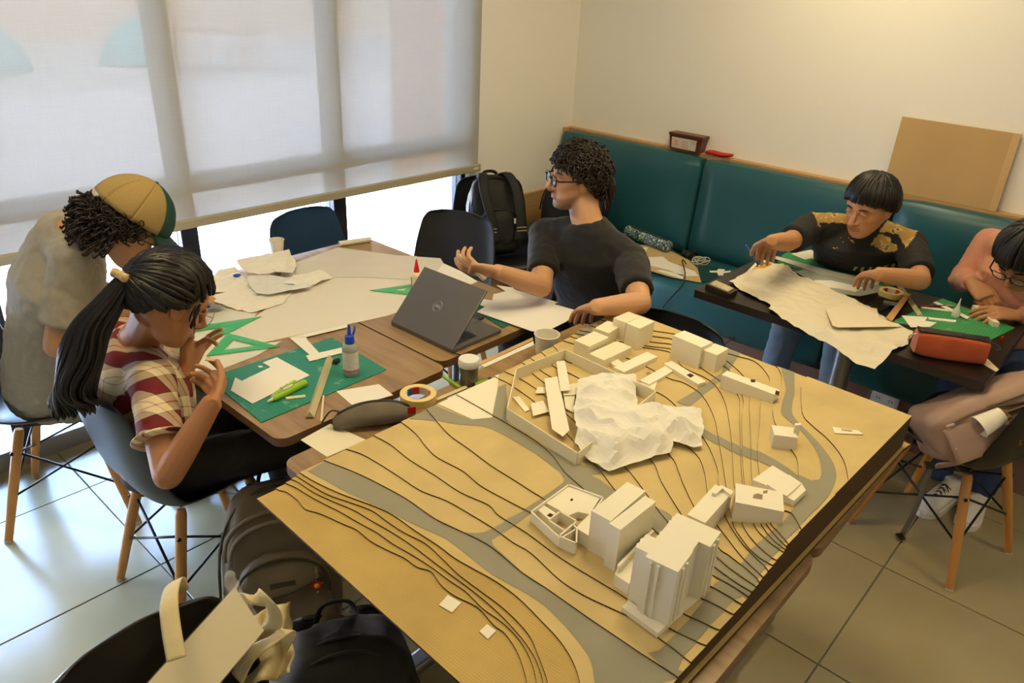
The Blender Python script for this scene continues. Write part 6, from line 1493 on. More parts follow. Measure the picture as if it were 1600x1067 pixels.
# ------------------------------------------------------------------ things on the dark table and the bench
def hang(x, y):
    e = max(0, 2.622 - x); return -e * 1.5
flat('cutting_mat', Z5([(330, 562), (372, 540), (560, 560), (700, 618), (860, 690), (960, 725), (900, 760), (560, 690), (300, 600)]), 'green cutting mat before the person with the patterned shoulders', 'cutting mat', M_mat2, ZT, .003)
flat('cutting_mat', [(1394, 502), (1473, 466), (1586, 512), (1544, 533)], 'bright green cutting mat before the person in the salmon top', 'cutting mat', M_mat2, ZT, .003)
flat('card_sheet', Z5([(376, 556), (485, 534), (642, 592), (705, 615), (640, 632), (598, 628), (520, 590), (490, 582), (455, 588)]), 'white card offcut on the mat close to the chest', 'card piece', M_paper, ZT + .0035, .0015)
flat('acrylic_sheet', Z5([(400, 655), (480, 640), (700, 690), (895, 738), (860, 770), (760, 792), (600, 770)]), 'pale grey translucent sheet under the left hand', 'plastic sheet', mat('pale_acrylic', (.42, .45, .40), .25), ZT + .0034, .0015)
flat('steel_ruler', Z5([(272, 578), (300, 570), (560, 640), (870, 712), (860, 730), (540, 668)]), 'long white ruler lying diagonally under the hand', 'ruler', mat('white_ruler', (.66, .65, .58), .35), ZT + .0054, .002)
flat('card_strip', Z5([(505, 702), (600, 705), (782, 744), (735, 768), (640, 748), (540, 738)]), 'white card strip on the grey translucent sheet', 'card piece', M_paper, ZT + .0052, .0015)
def hang2(x, y): return -max(0, 2.618 - x) * .4
w = Z4([(368, 605), (440, 575), (560, 540), (640, 590), (740, 640), (870, 700), (960, 750), (1035, 790), (1015, 832), (950, 865), (905, 890), (840, 872), (720, 805), (640, 772), (560, 735), (510, 708), (525, 690), (440, 650), (390, 625)])
crumple('crumpled_sheet', w, 'large crumpled off-white sheet spilling over the dark table edge', ZT + .004, .016, 6, 3., mats=mat('offwhite_crumple', (.70, .64, .50), .75), lift=hang2, step=.014)
flat('card_sheet', Z4([(720, 705), (780, 680), (905, 700), (912, 735), (1000, 765), (765, 768), (745, 762)]), 'stiff white card lying on the crumpled sheet', 'card piece', mat('cream_board', (.74, .66, .50), .7), ZT + .024, .002)
cutter(P(1204, 414, ZT + .012), P(1172, 424, ZT + .012), 'yellow cutter near the hand holding the knife', mat('yellow_plastic', (.80, .42, .01), .35), M_white, .012, .014)
flat('card_strip', Z5([(110, 678), (185, 600), (200, 605), (130, 680)]), 'white card stick next to the yellow cutter', 'card piece', M_paper, ZT, .0015)
flat('card_strip', Z5([(225, 590), (310, 620), (300, 632), (215, 600)]), 'pale strip in front of the hand holding the knife', 'card piece', M_paper, ZT, .0015)
t = thing('blade_tin', 'small dark tin with pale strips at the corner of the dark table', 'tin', P(*Z4([(340, 620)])[0], ZT)); q = [P(u, v, ZT + .02).xy - t.location.xy for u, v in Z4([(285, 612), (315, 595), (400, 632), (372, 648)])]
m = MB(); m.prism(q, 0, .02); ob('tin_body', m, mat('dark_tin', (.05, .04, .03), .35, metal=.4), t); m = MB(); m.prism([a.lerp(q[(i + 2) % 4], .12) for i, a in enumerate(q)], .0201, .024); ob('paper_label', m, mat('tin_label', (.5, .42, .28), .7, var=.5, vscale=60), t)
tape(P(1391, 462, ZT), 'roll of masking tape on the dark table', .047, .033, .022)
flat('phone', [(1351, 476), (1377, 463), (1402, 472), (1376, 486)], 'black phone lying beside the tape on the dark table', 'phone', mat('phone_black', (.015, .015, .012), .25), ZT, .012)
flat('wooden_strip', Z6([(208, 668), (326, 524), (357, 530), (242, 692)]), 'flat wooden strip leaning across the phone', 'wood strip', mat('wood_strip', (.58, .34, .12), .5, var=.1), ZT + .013, .003)
flat('usb_stick', Z6([(192, 575), (200, 568), (275, 582), (268, 595)]), 'small silver stick on the black phone', 'usb stick', mat('silver', (.6, .6, .58), .3, metal=.8), ZT + .0125, .006)
prismruler(P(1401, 441, ZT + .002), P(1438, 494, ZT + .002), 'white triangular ruler with a yellow stripe on the dark table', .010, mat('ruler_white_yellow', (.72, .66, .42), .4, var=.25, vscale=40))
pen(P(1433, 478, ZT + .008), P(1491, 478, ZT + .008), 'dark red pencil on the bright green mat', mat('dark_red', (.22, .012, .012), .4), mat('pencil_end', (.5, .3, .2), .6), .0042, 'pencil')
flat('card_strip', Z6([(415, 603), (420, 612), (600, 636), (602, 626)]), 'white stick parallel to the red pencil', 'card piece', M_paper, ZT + .0034, .003)
flat('card_strip', Z6([(488, 580), (505, 574), (705, 668), (690, 678)]), 'longest white stick across the bright green mat', 'card piece', M_paper, ZT + .0065, .003)
flat('card_strip', Z6([(458, 668), (462, 680), (622, 698), (626, 686)]), 'white stick nearest the orange pencil case', 'card piece', M_paper, ZT + .0034, .003)
flat('card_sheet', Z6([(300, 658), (456, 668), (440, 690), (510, 700), (470, 726), (355, 728)]), 'white card scrap between wooden strip and orange case', 'card piece', M_paper, ZT + .0034, .0015)
flat('card_piece', Z6([(765, 785), (800, 785), (815, 805), (785, 815)]), 'small white scrap at the corner of the bright green mat', 'card piece', M_paper, ZT + .0034, .001)
bottle(P(1492, 495, ZT + .003), 'small translucent nozzle bottle on the bright green mat', mat('frosted_plastic', (.66, .68, .62), .3), mat('frosted_tip', (.7, .72, .66), .3), [(.0001, 0), (.014, 0), (.015, .003), (.015, .020), (.008, .036), (.0001, .036)], [(.0001, .035), (.0075, .035), (.003, .062), (.0012, .078), (.0001, .078)])
a, b_ = P(1523, 481, ZT + .012), P(1556, 508, ZT + .012); m = MB(); m.rbox((-(b_ - a).length / 2, -.012, -.008), ((b_ - a).length / 2, .012, .012), .001, M=Matrix.Translation((a + b_) / 2) @ frame(b_ - a)); solo('wood_block', m, mat('pale_block', (.72, .66, .52), .6), 'pale bar being worked under the hands in the salmon sleeves', 'block', (a + b_) / 2)
def case_box(A, B_, w, h, label):
    f = (B_ - A).normalized(); s = Vector((-f.y, f.x, 0)); L_ = (B_ - A).length; t = thing('pencil_case', label, 'pencil case', (A + B_) / 2); n = 16
    def fn(a, b_):
        th = 2 * PI * b_; x = math.copysign(abs(math.cos(th)) ** .28, math.cos(th)); z = math.copysign(abs(math.sin(th)) ** .28, math.sin(th)); e = (math.sin(PI * min(max(a, .012), .988))) ** .05
        p = A + f * (a * L_) + s * (w * x * e * (1 - .15 * max(0, z))) + Vector((0, 0, h * (.5 + .5 * z * e))); return p + s * wob(p, 14, .004) + f * wob(p, 11, .003)
    m = MB(); m.grid(fn, n, 32, wrap=True); k = len(m.v); m.f.append(tuple(range(32))[::-1]); m.m.append(0); m.f.append(tuple(range(n * 32, n * 32 + 32))); m.m.append(0); ob('pouch', m, mat('rust_suede', (.42, .068, .014), .85, var=.2, vscale=18, bump=.15, bscale=200, sheen=.3), t, smooth=50, world=True)
    m = MB(); m.tube([A + f * (a * L_) + Vector((0, 0, h + .0015 + wob(A + f * a, 14, .002))) for a in [i / 14 for i in range(15)]], (.024, .003), 8, up=tuple(s)); z = ob('zip', m, M_black, t, smooth=True, world=True)
    m = MB(); q = A + Vector((0, 0, h * .8)); m.tube(spline([q, q - f * .018 - Vector((0, 0, .01)), q - f * .02 - Vector((0, 0, .03))], 4), .003, 6); ob('zip_pull', m, mat('silver_zip', (.5, .5, .5), .3, metal=.9), z, world=True)
    m = MB(); q = B_ + Vector((0, 0, h * .85)); m.tube(spline([q, q + f * .02, q + f * .035 - s * .012 - Vector((0, 0, .01)), q + f * .02 - s * .02 - Vector((0, 0, .014))], 4), .003, 6); ob('cord', m, mat('navy_cord', (.03, .04, .09), .7), z, world=True)
case_box(P(1424, 549, ZT), P(1534, 566, ZT), .040, .085, 'rust orange pencil case with a black zip on the dark table')
flat('wooden_strip', Z6([(775, 880), (795, 900), (880, 980), (862, 992), (790, 950)]), 'cream strip sticking out beside the orange case', 'wood strip', MATS['cream_card'], ZT + .001, .002)
m = MB(); p = P(1564, 531, ZT); m.lathe([(.0001, 0), (.006, 0), (.002, .018), (.0001, .019)], 12, M=Matrix.Translation(p + Vector((0, 0, .006))) @ Matrix.Rotation(1.4, 4, 'Y')); solo('bottle_cap', m, M_red, 'tiny red nozzle cap on the dark table', 'cap', p)
# ---- on the bench seat
ZS = .4575 + .010
flat('card_sheet', Z4([(40, 470), (95, 470), (160, 492), (225, 525), (255, 555), (268, 606), (160, 585), (50, 552)]), 'tan cardboard sheet on the bench seat', 'card piece', mat('tan_board', (.52, .38, .18), .75, var=.06), ZS, .003)
flat('cutting_mat', Z4([(255, 555), (265, 540), (380, 562), (330, 600), (270, 604)]), 'dark green mat on the bench beside the tan cardboard', 'cutting mat', mat('dark_green_mat', (.006, .05, .05), .5), ZS, .002)
flat('card_strip', Z4([(55, 515), (130, 512), (150, 530), (245, 565), (258, 582), (195, 582), (150, 560), (60, 538)]), 'ragged white card cutout on the tan cardboard', 'card piece', M_paper, ZS + .0035, .002)
flat('card_strip', Z4([(106, 562), (125, 560), (208, 580), (200, 592)]), 'narrow white card strip at the bench edge', 'card piece', M_paper, ZS + .0035, .002)
flat('card_strip', Z4([(40, 480), (75, 478), (60, 510), (45, 512)]), 'white card corner beside the black sleeve', 'card piece', M_paper, ZS + .0035, .002)
flat('card_piece', Z4([(298, 563), (325, 563), (330, 556), (355, 558), (352, 565), (376, 562), (374, 568), (350, 572), (348, 580), (330, 580), (326, 570), (300, 569)]), 'small white cross-shaped card cutout on the bench', 'card piece', M_paper, ZS + .003, .0015)
m = MB(); p = P(1096, 408, ZS + .012); pts = []
for k in range(120):
    a = k / 120 * 6.28 * 4.2; r_ = .042 + .012 * math.sin(k * .23); pts.append(p + Vector((math.cos(a) * r_ * 1.1, math.sin(a) * r_ * .8 + .012 * math.sin(k * .05), .010 * math.sin(k * .31))))
m.tube(pts, .0024, 6); solo('cable_coil', m, mat('cream_cable', (.62, .58, .48), .5), 'coil of pale cable on the bench seat', 'cable', p, smooth=True)
m = MB(); q0 = P(1072, 412, ZS + .01); m.tube(spline([q0, q0 + Vector((-.05, 0, .03)), P(1069, 440, .47), Vector((3.27, P(1068, 470, .3).y, .30)), Vector((3.26, PX(1062, 495, 3.3).y, .16)), Vector((3.30, PX(1110, 512, 3.3).y, .15)), Vector((3.335, PX(1147, 515, 3.38).y - .03, PX(1147, 517, 3.38).z - .01))], 6), .0032, 8); solo('charger_cable', m, M_black, 'black cable hanging over the bench front to the socket', 'cable', q0, smooth=True)
m = MB(); p = P(1074, 396, ZS + .015)
for k in range(9): m.ellipsoid(p + Vector((random.uniform(-.04, .04), random.uniform(-.03, .03), random.uniform(-.008, .014))), (random.uniform(.015, .03), random.uniform(.012, .024), .014), 10, 7)
me = mods(m.mesh('pouch'), voxel=.005, smooth=3, name='pouch'); o = ob('fabric_pouch', me, M_blackp); tag(o, 'crumpled black pouch lying against the bench back', 'pouch')
a, b_ = P(1000, 368, ZS + .035), P(1046, 386, ZS + .035); t = thing('floral_pencil_case', 'tubular pencil case with blue and white floral print', 'pencil case', (a + b_) / 2 - Vector((0, 0, .035)))
fm, nt, b, L = nodes_of('floral_print'); tc = nt.nodes.new('ShaderNodeTexCoord'); vo = nt.nodes.new('ShaderNodeTexVoronoi'); vo.inputs['Scale'].default_value = 45; L.new(tc.outputs['Object'], vo.inputs[0]); cr = ramp(nt, [(0, (.7, .72, .66)), (.22, (.30, .45, .25)), (.4, (.02, .05, .13)), (.62, (.35, .42, .50)), (.75, (.03, .06, .14))], 'CONSTANT'); L.new(vo.outputs[0], cr.inputs[0]); L.new(cr.outputs[0], b.inputs['Base Color']); b.inputs['Roughness'].default_value = .7
m = MB(); d = b_ - a; m.tube([a - d * .45, a - d * .43, a, b_ - d * .02, b_], [.022, .034, .036, .034, .024], 20); ob('pouch', m, fm, t, smooth=40, world=True); m = MB(); m.tube([a - d * .3 + Vector((-.01, 0, .036)), b_ - d * .05 + Vector((-.01, 0, .036))], (.004, .002), 6); ob('zip', m, M_black, t, world=True)
# ---- on the ledge
p = PX(1074, 232, 3.93); t = thing('plastic_tub', 'brown plastic tub with a paper label on the bench ledge', 'tub', (3.93, p.y, 1.0062)); M_brown = mat('brown_plastic', (.10, .025, .012), .3)
m = MB(); w0, w1 = .095, .105
vs = [(-.034, -w0, 0), (.030, -w0, 0), (.030, w0, 0), (-.034, w0, 0), (-.038, -w1, .075), (.034, -w1, .075), (.034, w1, .075), (-.038, w1, .075)]
m.add(vs, [(3, 2, 1, 0), (4, 5, 6, 7), (0, 1, 5, 4), (1, 2, 6, 5), (2, 3, 7, 6), (3, 0, 4, 7)]); ob('tub', m, M_brown, t)
m = MB(); m.rbox((-.043, -.111, .074), (.039, .111, .092), .006); ob('lid', m, M_brown, t)
m = MB(); m.add([(-.0352, -.07, .008), (-.0352, .085, .008), (-.0390, .088, .068), (-.0390, -.075, .068)], [(0, 3, 2, 1)]); lb = ob('label', m, mat('tub_label', (.66, .60, .52), .6), t)
for k, (yy, zz, w_, h_, col) in enumerate(((.055, .038, .022, .034, (.75, .38, .22)), (.0, .054, .040, .005, (.62, .45, .36)), (.0, .044, .036, .004, (.5, .45, .40)), (.0, .034, .038, .004, (.5, .45, .40)), (-.0, .022, .05, .009, (.72, .42, .24)))):
    m = MB(); x = -.0356 - .0038 * zz / .068; m.box((x - .0008, yy - w_ / 2, zz - h_ / 2), (x, yy + w_ / 2, zz + h_ / 2)); ob('label_print', m, mat('print_%d' % k, col, .6), lb)
for yy in (-.048, -.066):
    m = MB(); m.tube([(-.0392, yy + .008 * math.cos(a), .054 + .008 * math.sin(a)) for a in [2 * PI * k / 20 for k in range(20)]], .0012, 6, closed=True); ob('label_ring', m, mat('print_ring', (.35, .33, .32), .6), lb)
p = PX(1122, 240, 3.93); m = MB(); d = (PX(1146, 243, 3.93) - PX(1102, 237, 3.93)); m.tube([PX(1102, 238, 3.93) + d * k + Vector((0, 0, .006 * math.sin(k * 7))) for k in (0, .08, .3, .6, .9, 1)], [(.012, .006), (.022, .011), (.024, .012), (.024, .013), (.022, .011), (.01, .005)], 14, up=(1, 0, 0)); me = mods(m.mesh('case'), subsurf=1, name='case'); 
set_co(me, co_of(me) + np.array([0, 0, 1.0065 - co_of(me)[:, 2].min()])); t = ob('soft_case', me, mat('red_fabric', (.50, .012, .012), .7, var=.15, vscale=30)); tag(t, 'small red soft case on the bench ledge', 'case')
# kraft board leaning on the wall
M_kb = mat('kraft_wrapping', (.50, .325, .135), .55, var=.10, vscale=5, bump=.25, bscale=7)
z0 = 1.0062; lean = lambda z: XW - .006 - .030 * max(0, (1.36 - z) / .35)
t = thing('kraft_board', 'large flat board wrapped in brown kraft paper leaning on the wall', 'board', (3.945, .85, z0))
yA, yB, yC, yD = PX(1411, 182, 3.965).y, PX(1597, 210, 3.965).y, PX(1557, 330, 3.94).y, PX(1385, 268, 3.94).y
zt_ = PX(1411, 182, 3.965).z; yD = yA + .0 + (yC - yB) * .6
m = MB(); q = [(yA, zt_), (yB, zt_ - .004), (yC, z0), (yA + (yC - yB), z0)]; n = Vector((.0, 0, 0)); vs = [(lean(z) - .014, y, z) for y, z in q] + [(lean(z), y, z) for y, z in q]
m.add(vs, [(0, 1, 2, 3), (7, 6, 5, 4), (0, 4, 5, 1), (1, 5, 6, 2), (2, 6, 7, 3), (3, 7, 4, 0)]); bd = ob('wrapped_board', m, M_kb, t, world=True)
m = MB(); m.add([(lean(z) - .0147, y, z) for y, z in ((yB + .03, zt_ - .004), (yB, zt_ - .004), (yC, z0), (yC + .03, z0))] + [(lean(z) - .0140, y, z) for y, z in ((yB + .03, zt_ - .004), (yB, zt_ - .004), (yC, z0), (yC + .03, z0))], [(0, 1, 2, 3), (7, 6, 5, 4), (0, 4, 5, 1), (2, 6, 7, 3), (3, 7, 4, 0), (1, 5, 6, 2)]); ob('folded_edge', m, mat('kraft_fold', (.56, .38, .17), .55, var=.1), bd, world=True)
# ------------------------------------------------------------------ bags
def backpack(M, label, W_, H_, D_, fab, dark, pocket=True, straps=True, name='backpack', seed=1., group=None, zipm=None, ex=.55):
    """M: placement; local x = front, y = width, z = up"""
    loc = M @ Vector((0, 0, 0)); t = thing(name, label, 'backpack', loc, 0, group)
    def sup(cx, cz, w, h, d, n1=28, n2=48, e=None, top=.8, o=0.):
        e = e or ex
        def fn(a, b_):
            ph = -PI / 2 + PI * a; th = 2 * PI * b_; c = abs(math.cos(ph)) ** e; zz = math.copysign(abs(math.sin(ph)) ** e, math.sin(ph))
            x = math.copysign(abs(math.cos(th)) ** e, math.cos(th)) * c; y = math.copysign(abs(math.sin(th)) ** e, math.sin(th)) * c
            k = 1 - (1 - top) * max(0, zz) ** 2
            p = Vector((cx + d / 2 * x * k, w / 2 * y * k, cz + h / 2 * zz)); q = p * 11 + Vector((seed, o, 0))
            return M @ (p + Vector((x, y, zz)) * (.010 * noise.noise(q) + .006 * noise.noise(q * 2.6)))
        m = MB(); m.grid(fn, n1, n2, wrap=True); return m
    bo = ob('main_compartment', sup(0, H_ / 2, W_, H_, D_), fab, t, smooth=True, world=True)
    zipm = zipm or dark
    def arc(x, w, h, z0, n=20, k=1.02): return [M @ Vector((x, w / 2 * math.cos(a) * k, z0 + h * abs(math.sin(a)) ** .7)) for a in [PI * i / n for i in range(n + 1)]]
    m = MB(); m.tube(arc(D_ * .30, W_, H_ * .62, H_ * .36), .0045, 6); ob('zip', m, zipm, bo, smooth=True, world=True)
    m = MB(); m.tube(arc(D_ * .12, W_ * 1.01, H_ * .66, H_ * .345), .0045, 6); ob('zip', m, zipm, bo, smooth=True, world=True)
    if pocket:
        po = ob('front_pocket', sup(D_ * .42, H_ * .33, W_ * .80, H_ * .56, D_ * .55, e=.6, o=3), fab, t, smooth=True, world=True)
        m = MB(); m.tube(arc(D_ * .62, W_ * .74, H_ * .22, H_ * .36), .0045, 6); ob('zip', m, zipm, po, smooth=True, world=True)
        m = MB(); m.rbox((D_ * .69, -.035, H_ * .40), (D_ * .70, .035, H_ * .46), .001, M=M); ob('patch', m, dark, po, world=True)
    m = MB(); m.tube(spline([M @ Vector(p) for p in ((-D_ * .3, -.05, H_ * .97), (-D_ * .32, -.03, H_ * 1.06), (-D_ * .32, .03, H_ * 1.06), (-D_ * .3, .05, H_ * .97))], 5), (.012, .004), 8); ob('top_handle', m, dark, t, smooth=True, world=True)
    if straps:
        for s in (-1, 1):
            m = MB(); m.tube(spline([M @ Vector(p) for p in ((-D_ * .46, s * W_ * .16, H_ * .95), (-D_ * .62, s * W_ * .24, H_ * .85), (-D_ * .70, s * W_ * .32, H_ * .5), (-D_ * .58, s * W_ * .38, H_ * .15), (-D_ * .45, s * W_ * .42, H_ * .08))], 5), (.030, .008), 10, up=tuple(M.to_3x3() @ Vector((0, 1, 0)))); ob('shoulder_strap', m, dark, t, smooth=True, world=True)
    return t, bo
def RX(a): return Matrix.Rotation(math.radians(a), 4, 'X')
def RY(a): return Matrix.Rotation(math.radians(a), 4, 'Y')
def RZ(a): return Matrix.Rotation(math.radians(a), 4, 'Z')
M_taupe = mat('taupe_nylon', (.15, .115, .072), .7, var=.2, vscale=14, bump=.35, bscale=60); M_taupe2 = mat('dark_olive_webbing', (.05, .045, .03), .8, var=.2, vscale=40)
M_bnyl = mat('black_nylon', (.006, .006, .007), .65, var=.3, vscale=14, bump=.35, bscale=50); M_bweb = mat('black_webbing', (.010, .010, .012), .7)
M_dusty = mat('dusty_pink_nylon', (.40, .265, .21), .6, var=.12, vscale=10, bump=.3, bscale=40); M_dust2 = mat('dusty_pink_trim', (.24, .16, .12), .7, var=.1, vscale=30)
# brown backpack on the floor by the plaid shirt
MBP = Matrix.Translation((.815, 1.53, .02)) @ RZ(240) @ RY(-27)
pk, bo = backpack(MBP, 'brown-grey backpack standing on the floor beside the site model', .34, .50, .20, M_taupe, M_taupe2, seed=2.)
m = MB(); m.rbox((.086, -.115, .395), (.112, .10, .455), .006, M=MBP @ RY(-8)); ob('top_panel', m, mat('mauve_brown_nylon', (.17, .105, .085), .7, var=.15, vscale=20), pk, world=True)
m = MB(); m.tube(spline([MBP @ Vector(p) for p in ((.118, -.12, .16), (.146, -.06, .185), (.150, .04, .205), (.128, .115, .225))], 5), .0045, 6); ob('pocket_zip', m, M_taupe2, pk, smooth=True, world=True)
for k, (w_, h_, z_, x_) in enumerate(((.30, .13, .30, .125), (.27, .11, .29, .138))):
    m = MB(); m.tube([MBP @ Vector((x_ - .03 * abs(math.cos(a)) ** 2, w_ / 2 * math.cos(a), z_ + h_ * abs(math.sin(a)) ** .8)) for a in [PI * i / 20 for i in range(21)]], (.007, .005), 6); ob('piping', m, M_taupe, pk, smooth=True, world=True)
kr = MBP @ Vector((.155, .095, .255)); kt = bpy.data.objects.new('keyring', None); C.objects.link(kt); kt.location = kr; kt.parent = pk; kt.matrix_parent_inverse = wm(pk).inverted()
for k in range(4):
    m = MB(); c_ = kr + Vector((-.001, 0, -.009 * k)); m.tube([c_ + Vector((.004 * math.cos(a) * (k % 2), .004 * math.cos(a) * ((k + 1) % 2), .006 * math.sin(a))) for a in [2 * PI * i / 10 for i in range(10)]], .0012, 5, closed=True); ob('chain_link', m, mat('chain_brass', (.5, .35, .15), .35, metal=.8), kt, world=True)
m = MB(); st_ = kr + Vector((-.006, -.004, -.055)); X_ = MBP.to_3x3() @ Vector((0, 1, 0)); Y_ = Vector((0, 0, 1)); N_ = (MBP.to_3x3() @ Vector((1, 0, 0))).normalized()
pts = [st_ + X_ * (r_ * math.cos(a)) + Y_ * (r_ * math.sin(a)) for a, r_ in [(2 * PI * i / 10 + PI / 2, .020 if i % 2 == 0 else .012) for i in range(10)]]
m.add([p + N_ * .003 for p in pts] + [p - N_ * .003 for p in pts], [tuple(range(10)), tuple(range(10, 20))[::-1]] + [(i, i + 10, (i + 1) % 10 + 10, (i + 1) % 10) for i in range(10)]); ob('star_charm', m, M_red, kt, world=True)
m = MB(); m.ellipsoid(st_ + N_ * .003, (.008, .008, .008), 10, 8); ob('star_centre', m, mat('amber', (.8, .35, .03), .5), kt, smooth=True, world=True)
m = MB(); m.tube([st_ - Y_ * .018, st_ - Y_ * .042], [.006, .010], 10); ob('tassel', m, mat('pale_tassel', (.6, .52, .42), .9), kt, world=True)
m = MB(); q = P(525, 968, .03); m.tube(spline([P(500, 950, .10), P(540, 972, .02), P(590, 976, .012), P(640, 962, .012)], 6), (.018, .004), 8, up=(.1, .1, 1)); ob('loose_strap', m, mat('brown_strap', (.10, .055, .035), .7), pk, smooth=True, world=True)
# black backpack at the lower edge
backpack(Matrix.Translation((.69, 1.06, .004)) @ RZ(240) @ RY(-12), 'big black backpack at the lower edge under the site model', .36, .44, .24, M_bnyl, M_bweb, seed=5.)
# black backpack on the corner chair
backpack(Matrix.Translation((2.93, 2.70, .455)) @ RZ(-118) @ RY(-16), 'black backpack sitting on the corner chair by the window', .30, .43, .17, M_bnyl, M_bweb, pocket=True, straps=False, seed=8.)
kk = [o for o in C.objects if o.get('label') == 'black backpack sitting on the corner chair by the window'][0]
MBK = Matrix.Translation((2.93, 2.70, .455)) @ RZ(-118) @ RY(-16)
for s, sg in ((-1, .10), (1, .0)):
    m = MB(); m.tube(spline([MBK @ Vector(p) for p in ((-.06, s * .05, .43), (.05, s * .07, .44), (.115, s * .09, .36), (.135, s * .085 + .02, .22), (.125, s * .06 + .03, .08))], 5), (.026, .007), 10, up=tuple(MBK.to_3x3() @ Vector((0, 1, 0)))); st = ob('shoulder_strap', m, M_bweb, kk, smooth=True, world=True)
    for q in (0, .018): m = MB(); m.rbox((.138, s * .085 + .02 - .026, .13 + q), (.145, s * .085 + .02 + .026, .134 + q), .001, M=MBK); ob('reflective_stripe', m, mat('stripe_tan', (.45, .36, .2), .5), st, world=True)
m = MB(); m.rbox((.120, .07, .17), (.127, .12, .20), .002, M=MBK); ob('white_tag', m, M_white, kk, world=True)
# black bag on the bench behind the person in the black T-shirt
backpack(Matrix.Translation((3.50, 2.62, .465)) @ RZ(195) @ RY(-12), 'slumped black bag on the bench in the corner', .40, .36, .20, M_bnyl, M_bweb, pocket=False, straps=False, seed=11.)
# dusty pink backpack lying on the chair by the dark table
_z = Vector((.62, -.62, .42)).normalized(); _x = Vector((.10, .55, .80)); _x = (_x - _z * _x.dot(_z)).normalized(); _y = _z.cross(_x)
MD = fr3(P(1466, 694, .56) - _y * .14, _x, _y, _z)
dp, bo = backpack(MD, 'dusty pink backpack lying on the chair by the dark table', .28, .50, .20, M_dusty, M_dust2, seed=14., straps=False, ex=.42, pocket=False)
for zz, xx in ((.02, .045), (.02, -.03)):
    m = MB(); m.tube([MD @ Vector((xx + .012 * math.sin(k * .5), .141, .06 + .40 * k / 14)) for k in range(15)], .0042, 6); zp_ = ob('zip', m, mat('zip_brown', (.16, .10, .07), .6), bo, smooth=True, world=True)
    m = MB(); m.rbox((xx - .004, .142, .04), (xx + .004, .149, .068), .002, M=MD); ob('zip_pull', m, mat('zip_metal', (.6, .55, .45), .3, metal=.8), zp_, world=True)
m = MB(); m.grid(lambda a, b_: MD @ Vector((-.085 + .12 * b_, .137 + .030 * math.sin(PI * b_) ** .6 * (.35 + .65 * a) + .004 * math.sin(b_ * 40) * (1 if a > .9 else 0), .03 + .19 * a)), 10, 40); sp_k = ob('side_pocket', m, M_dusty, dp, smooth=True, world=True); q = sp_k.modifiers.new('s', 'SOLIDIFY'); q.thickness = .003
m = MB(); m.tube([MD @ Vector((-.085 + .12 * k / 30, .139 + .030 * math.sin(PI * k / 30) ** .6 + .004 * math.sin(k * 1.9), .222 + .003 * math.sin(k * 2.3))) for k in range(31)], .006, 6); ob('elastic_hem', m, mat('olive_elastic', (.20, .14, .05), .8), dp, smooth=True, world=True)
b_ = P(1455, 650, .62)
m = MB(); m.tube(spline([P(1463, 728, .455), P(1500, 722, .47), P(1550, 712, .48), P(1585, 680, .53), P(1606, 655, .56)], 5), (.022, .006), 10, up=(-.5, -.2, .8)); ob('shoulder_strap', m, M_dusty, dp, smooth=True, world=True)
m = MB(); m.tube(spline([P(1456, 728, .45), P(1446, 755, .36), P(1428, 800, .16), P(1409, 835, .02)], 5), (.012, .002), 8, up=(-.7, -.7, 0)); ls = ob('loose_strap', m, mat('taupe_webbing', (.13, .11, .085), .7), dp, smooth=True, world=True)
q = P(1407, 838, .02); m = MB(); m.rbox((-.012, -.016, -.004), (.012, .016, .004), .002, M=Matrix.Translation(q) @ RZ(-40)); ob('buckle', m, M_black, ls, world=True)
q = P(1452, 727, .455); m = MB(); m.rbox((-.014, -.016, -.004), (.014, .016, .006), .003, M=Matrix.Translation(q) @ RZ(-60)); ob('slider_buckle', m, M_black, dp, world=True)
# paper cup tucked in its pocket
_d = pxl(MD @ Vector((0, .15, .25)))[2] - .02
_a = (PD(1512, 676, _d + .015) - PD(1562, 650, _d)).normalized(); Mc = fr3(Vector(), _a.orthogonal().normalized(), _a.cross(_a.orthogonal().normalized()), _a)
cup(PD(1566, 648, _d), 'white paper cup tucked into the pocket of the pink backpack', 1.0, M=Mc)
# canvas tote with a wrapped white board on the near chair
M_canvas = mat('cream_canvas', (.66, .55, .30), .85, var=.08, vscale=40, bump=.3, bscale=220)
tt = thing('canvas_tote', 'cream canvas tote bag slumped on the black chair at the lower edge', 'tote bag', (.40, .80, .45))
def fn(a, b_):
    th = 2 * PI * b_; z = .45 + .20 * a; w = 1 - .12 * a; p = Vector((.40 + .155 * w * math.copysign(abs(math.cos(th)) ** .6, math.cos(th)), .80 + .10 * w * math.copysign(abs(math.sin(th)) ** .6, math.sin(th)), z))
    return p + Vector((wob(p, 14, .018), wob(p, 12, .018, 3), wob(p, 10, .02 * a, 5)))
m = MB(); m.grid(fn, 12, 40, wrap=True); m.f.append(tuple(range(40))[::-1]); m.m.append(0); o = ob('bag_body', m, M_canvas, tt, smooth=True, world=True); q = o.modifiers.new('s', 'SOLIDIFY'); q.thickness = .003
def strapw(pts, w=.016, up=(0, -1, .3)): m = MB(); m.tube(spline(pts, 7), (w, .0022), 8, up=up); return m
ob('handle', strapw([PY(276, 1030, .95), PY(268, 985, .99), PY(264, 945, 1.03), PY(268, 918, 1.08), PY(276, 908, 1.12), PY(284, 925, 1.15)], .015, (.9, -.1, .1)), M_canvas, tt, smooth=True, world=True)
ob('handle', strapw([P(372, 960, .66), P(378, 935, .74), P(400, 932, .77), P(425, 948, .76), P(428, 975, .68), P(410, 985, .62)], .016, (.3, -.8, .3)), M_canvas, tt, smooth=True, world=True)
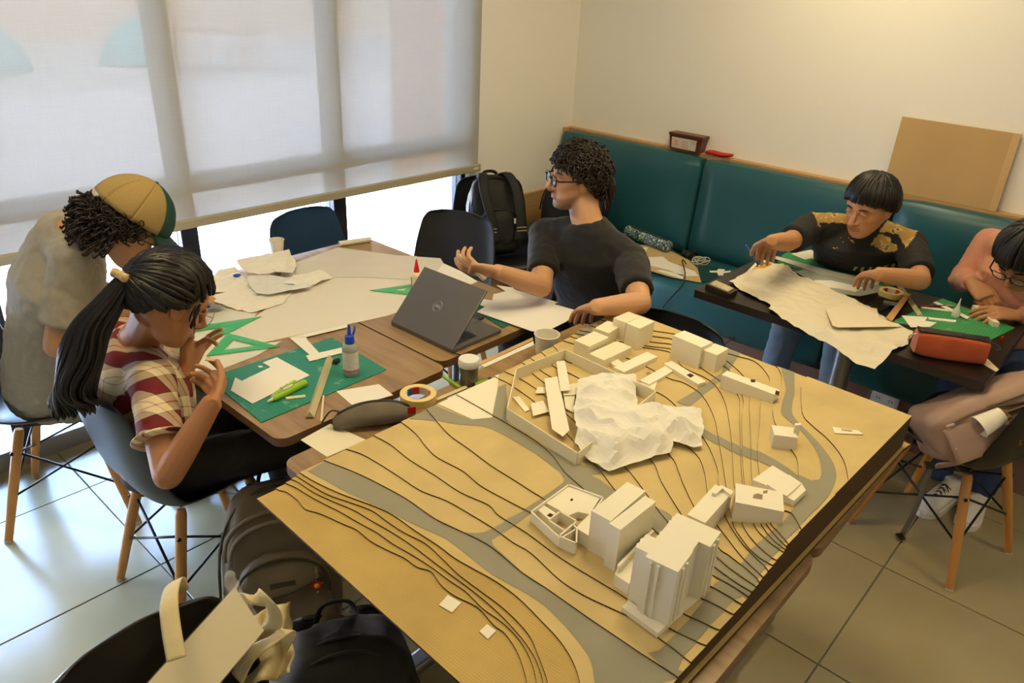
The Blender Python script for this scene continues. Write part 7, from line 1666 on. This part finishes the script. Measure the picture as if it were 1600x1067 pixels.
ob('handle', strapw([P(370, 1060, .62), P(390, 1025, .66), P(425, 1000, .68), P(450, 985, .66), P(440, 1010, .62), P(420, 1045, .58)], .018, (.3, -.8, .3)), M_canvas, tt, smooth=True, world=True)
m = MB(); n = 18
def fold(a, b_):
    p = P(385 + 70 * a, 965 + 110 * b_ - 25 * a, .62 + .02 * math.sin(a * 9 + b_ * 5)); return p + Vector((wob(p, 13, .016), wob(p, 12, .016, 4), wob(p, 11, .022, 7)))
m.grid(fold, n, n); o = ob('folded_flap', m, M_canvas, tt, smooth=True, world=True); q = o.modifiers.new('s', 'SOLIDIFY'); q.thickness = .003
q4 = [P(232, 1066, .74), P(367, 917, .80), P(412, 985, .74)]; q4.append(q4[0] + q4[2] - q4[1])
cw = sum(q4, Vector()) / 4; nrm = (q4[1] - q4[0]).cross(q4[3] - q4[0]).normalized(); nrm = nrm if nrm.z > 0 else -nrm
nrm2 = nrm
t = thing('wrapped_board', 'white foam board in a clear plastic sleeve inside the tote', 'board', cw)
m = MB(); m.add([p for p in q4] + [p - nrm * .012 for p in q4], [(0, 1, 2, 3), (7, 6, 5, 4), (0, 4, 5, 1), (1, 5, 6, 2), (2, 6, 7, 3), (3, 7, 4, 0)]); ob('foam_board', m, mat('foam_board', (.74, .64, .38), .6, var=.03), t, world=True)
M_sleeve = mat('clear_sleeve', (.95, .93, .85), .12, alpha=.16, bump=.6, bscale=30)
def sl(a, b_):
    p = q4[0].lerp(q4[1], a * 1.06 - .03).lerp(q4[3].lerp(q4[2], a * 1.06 - .03), b_ * 1.04 - .02); return p + nrm * (.003 + .007 * abs(noise.noise(p * 26)))
m = MB(); m.grid(sl, 22, 18); ob('plastic_sleeve', m, M_sleeve, t, smooth=True, world=True)
q = q4[1]; m = MB(); m.tube(spline([q - nrm * .005, q + Vector((-.005, .01, .015)), q + Vector((0, .004, .032))], 4), [.012] * 4 + [.009] * 4 + [.003], 8); ob('sleeve_corner', m, M_sleeve, t, smooth=True, world=True)
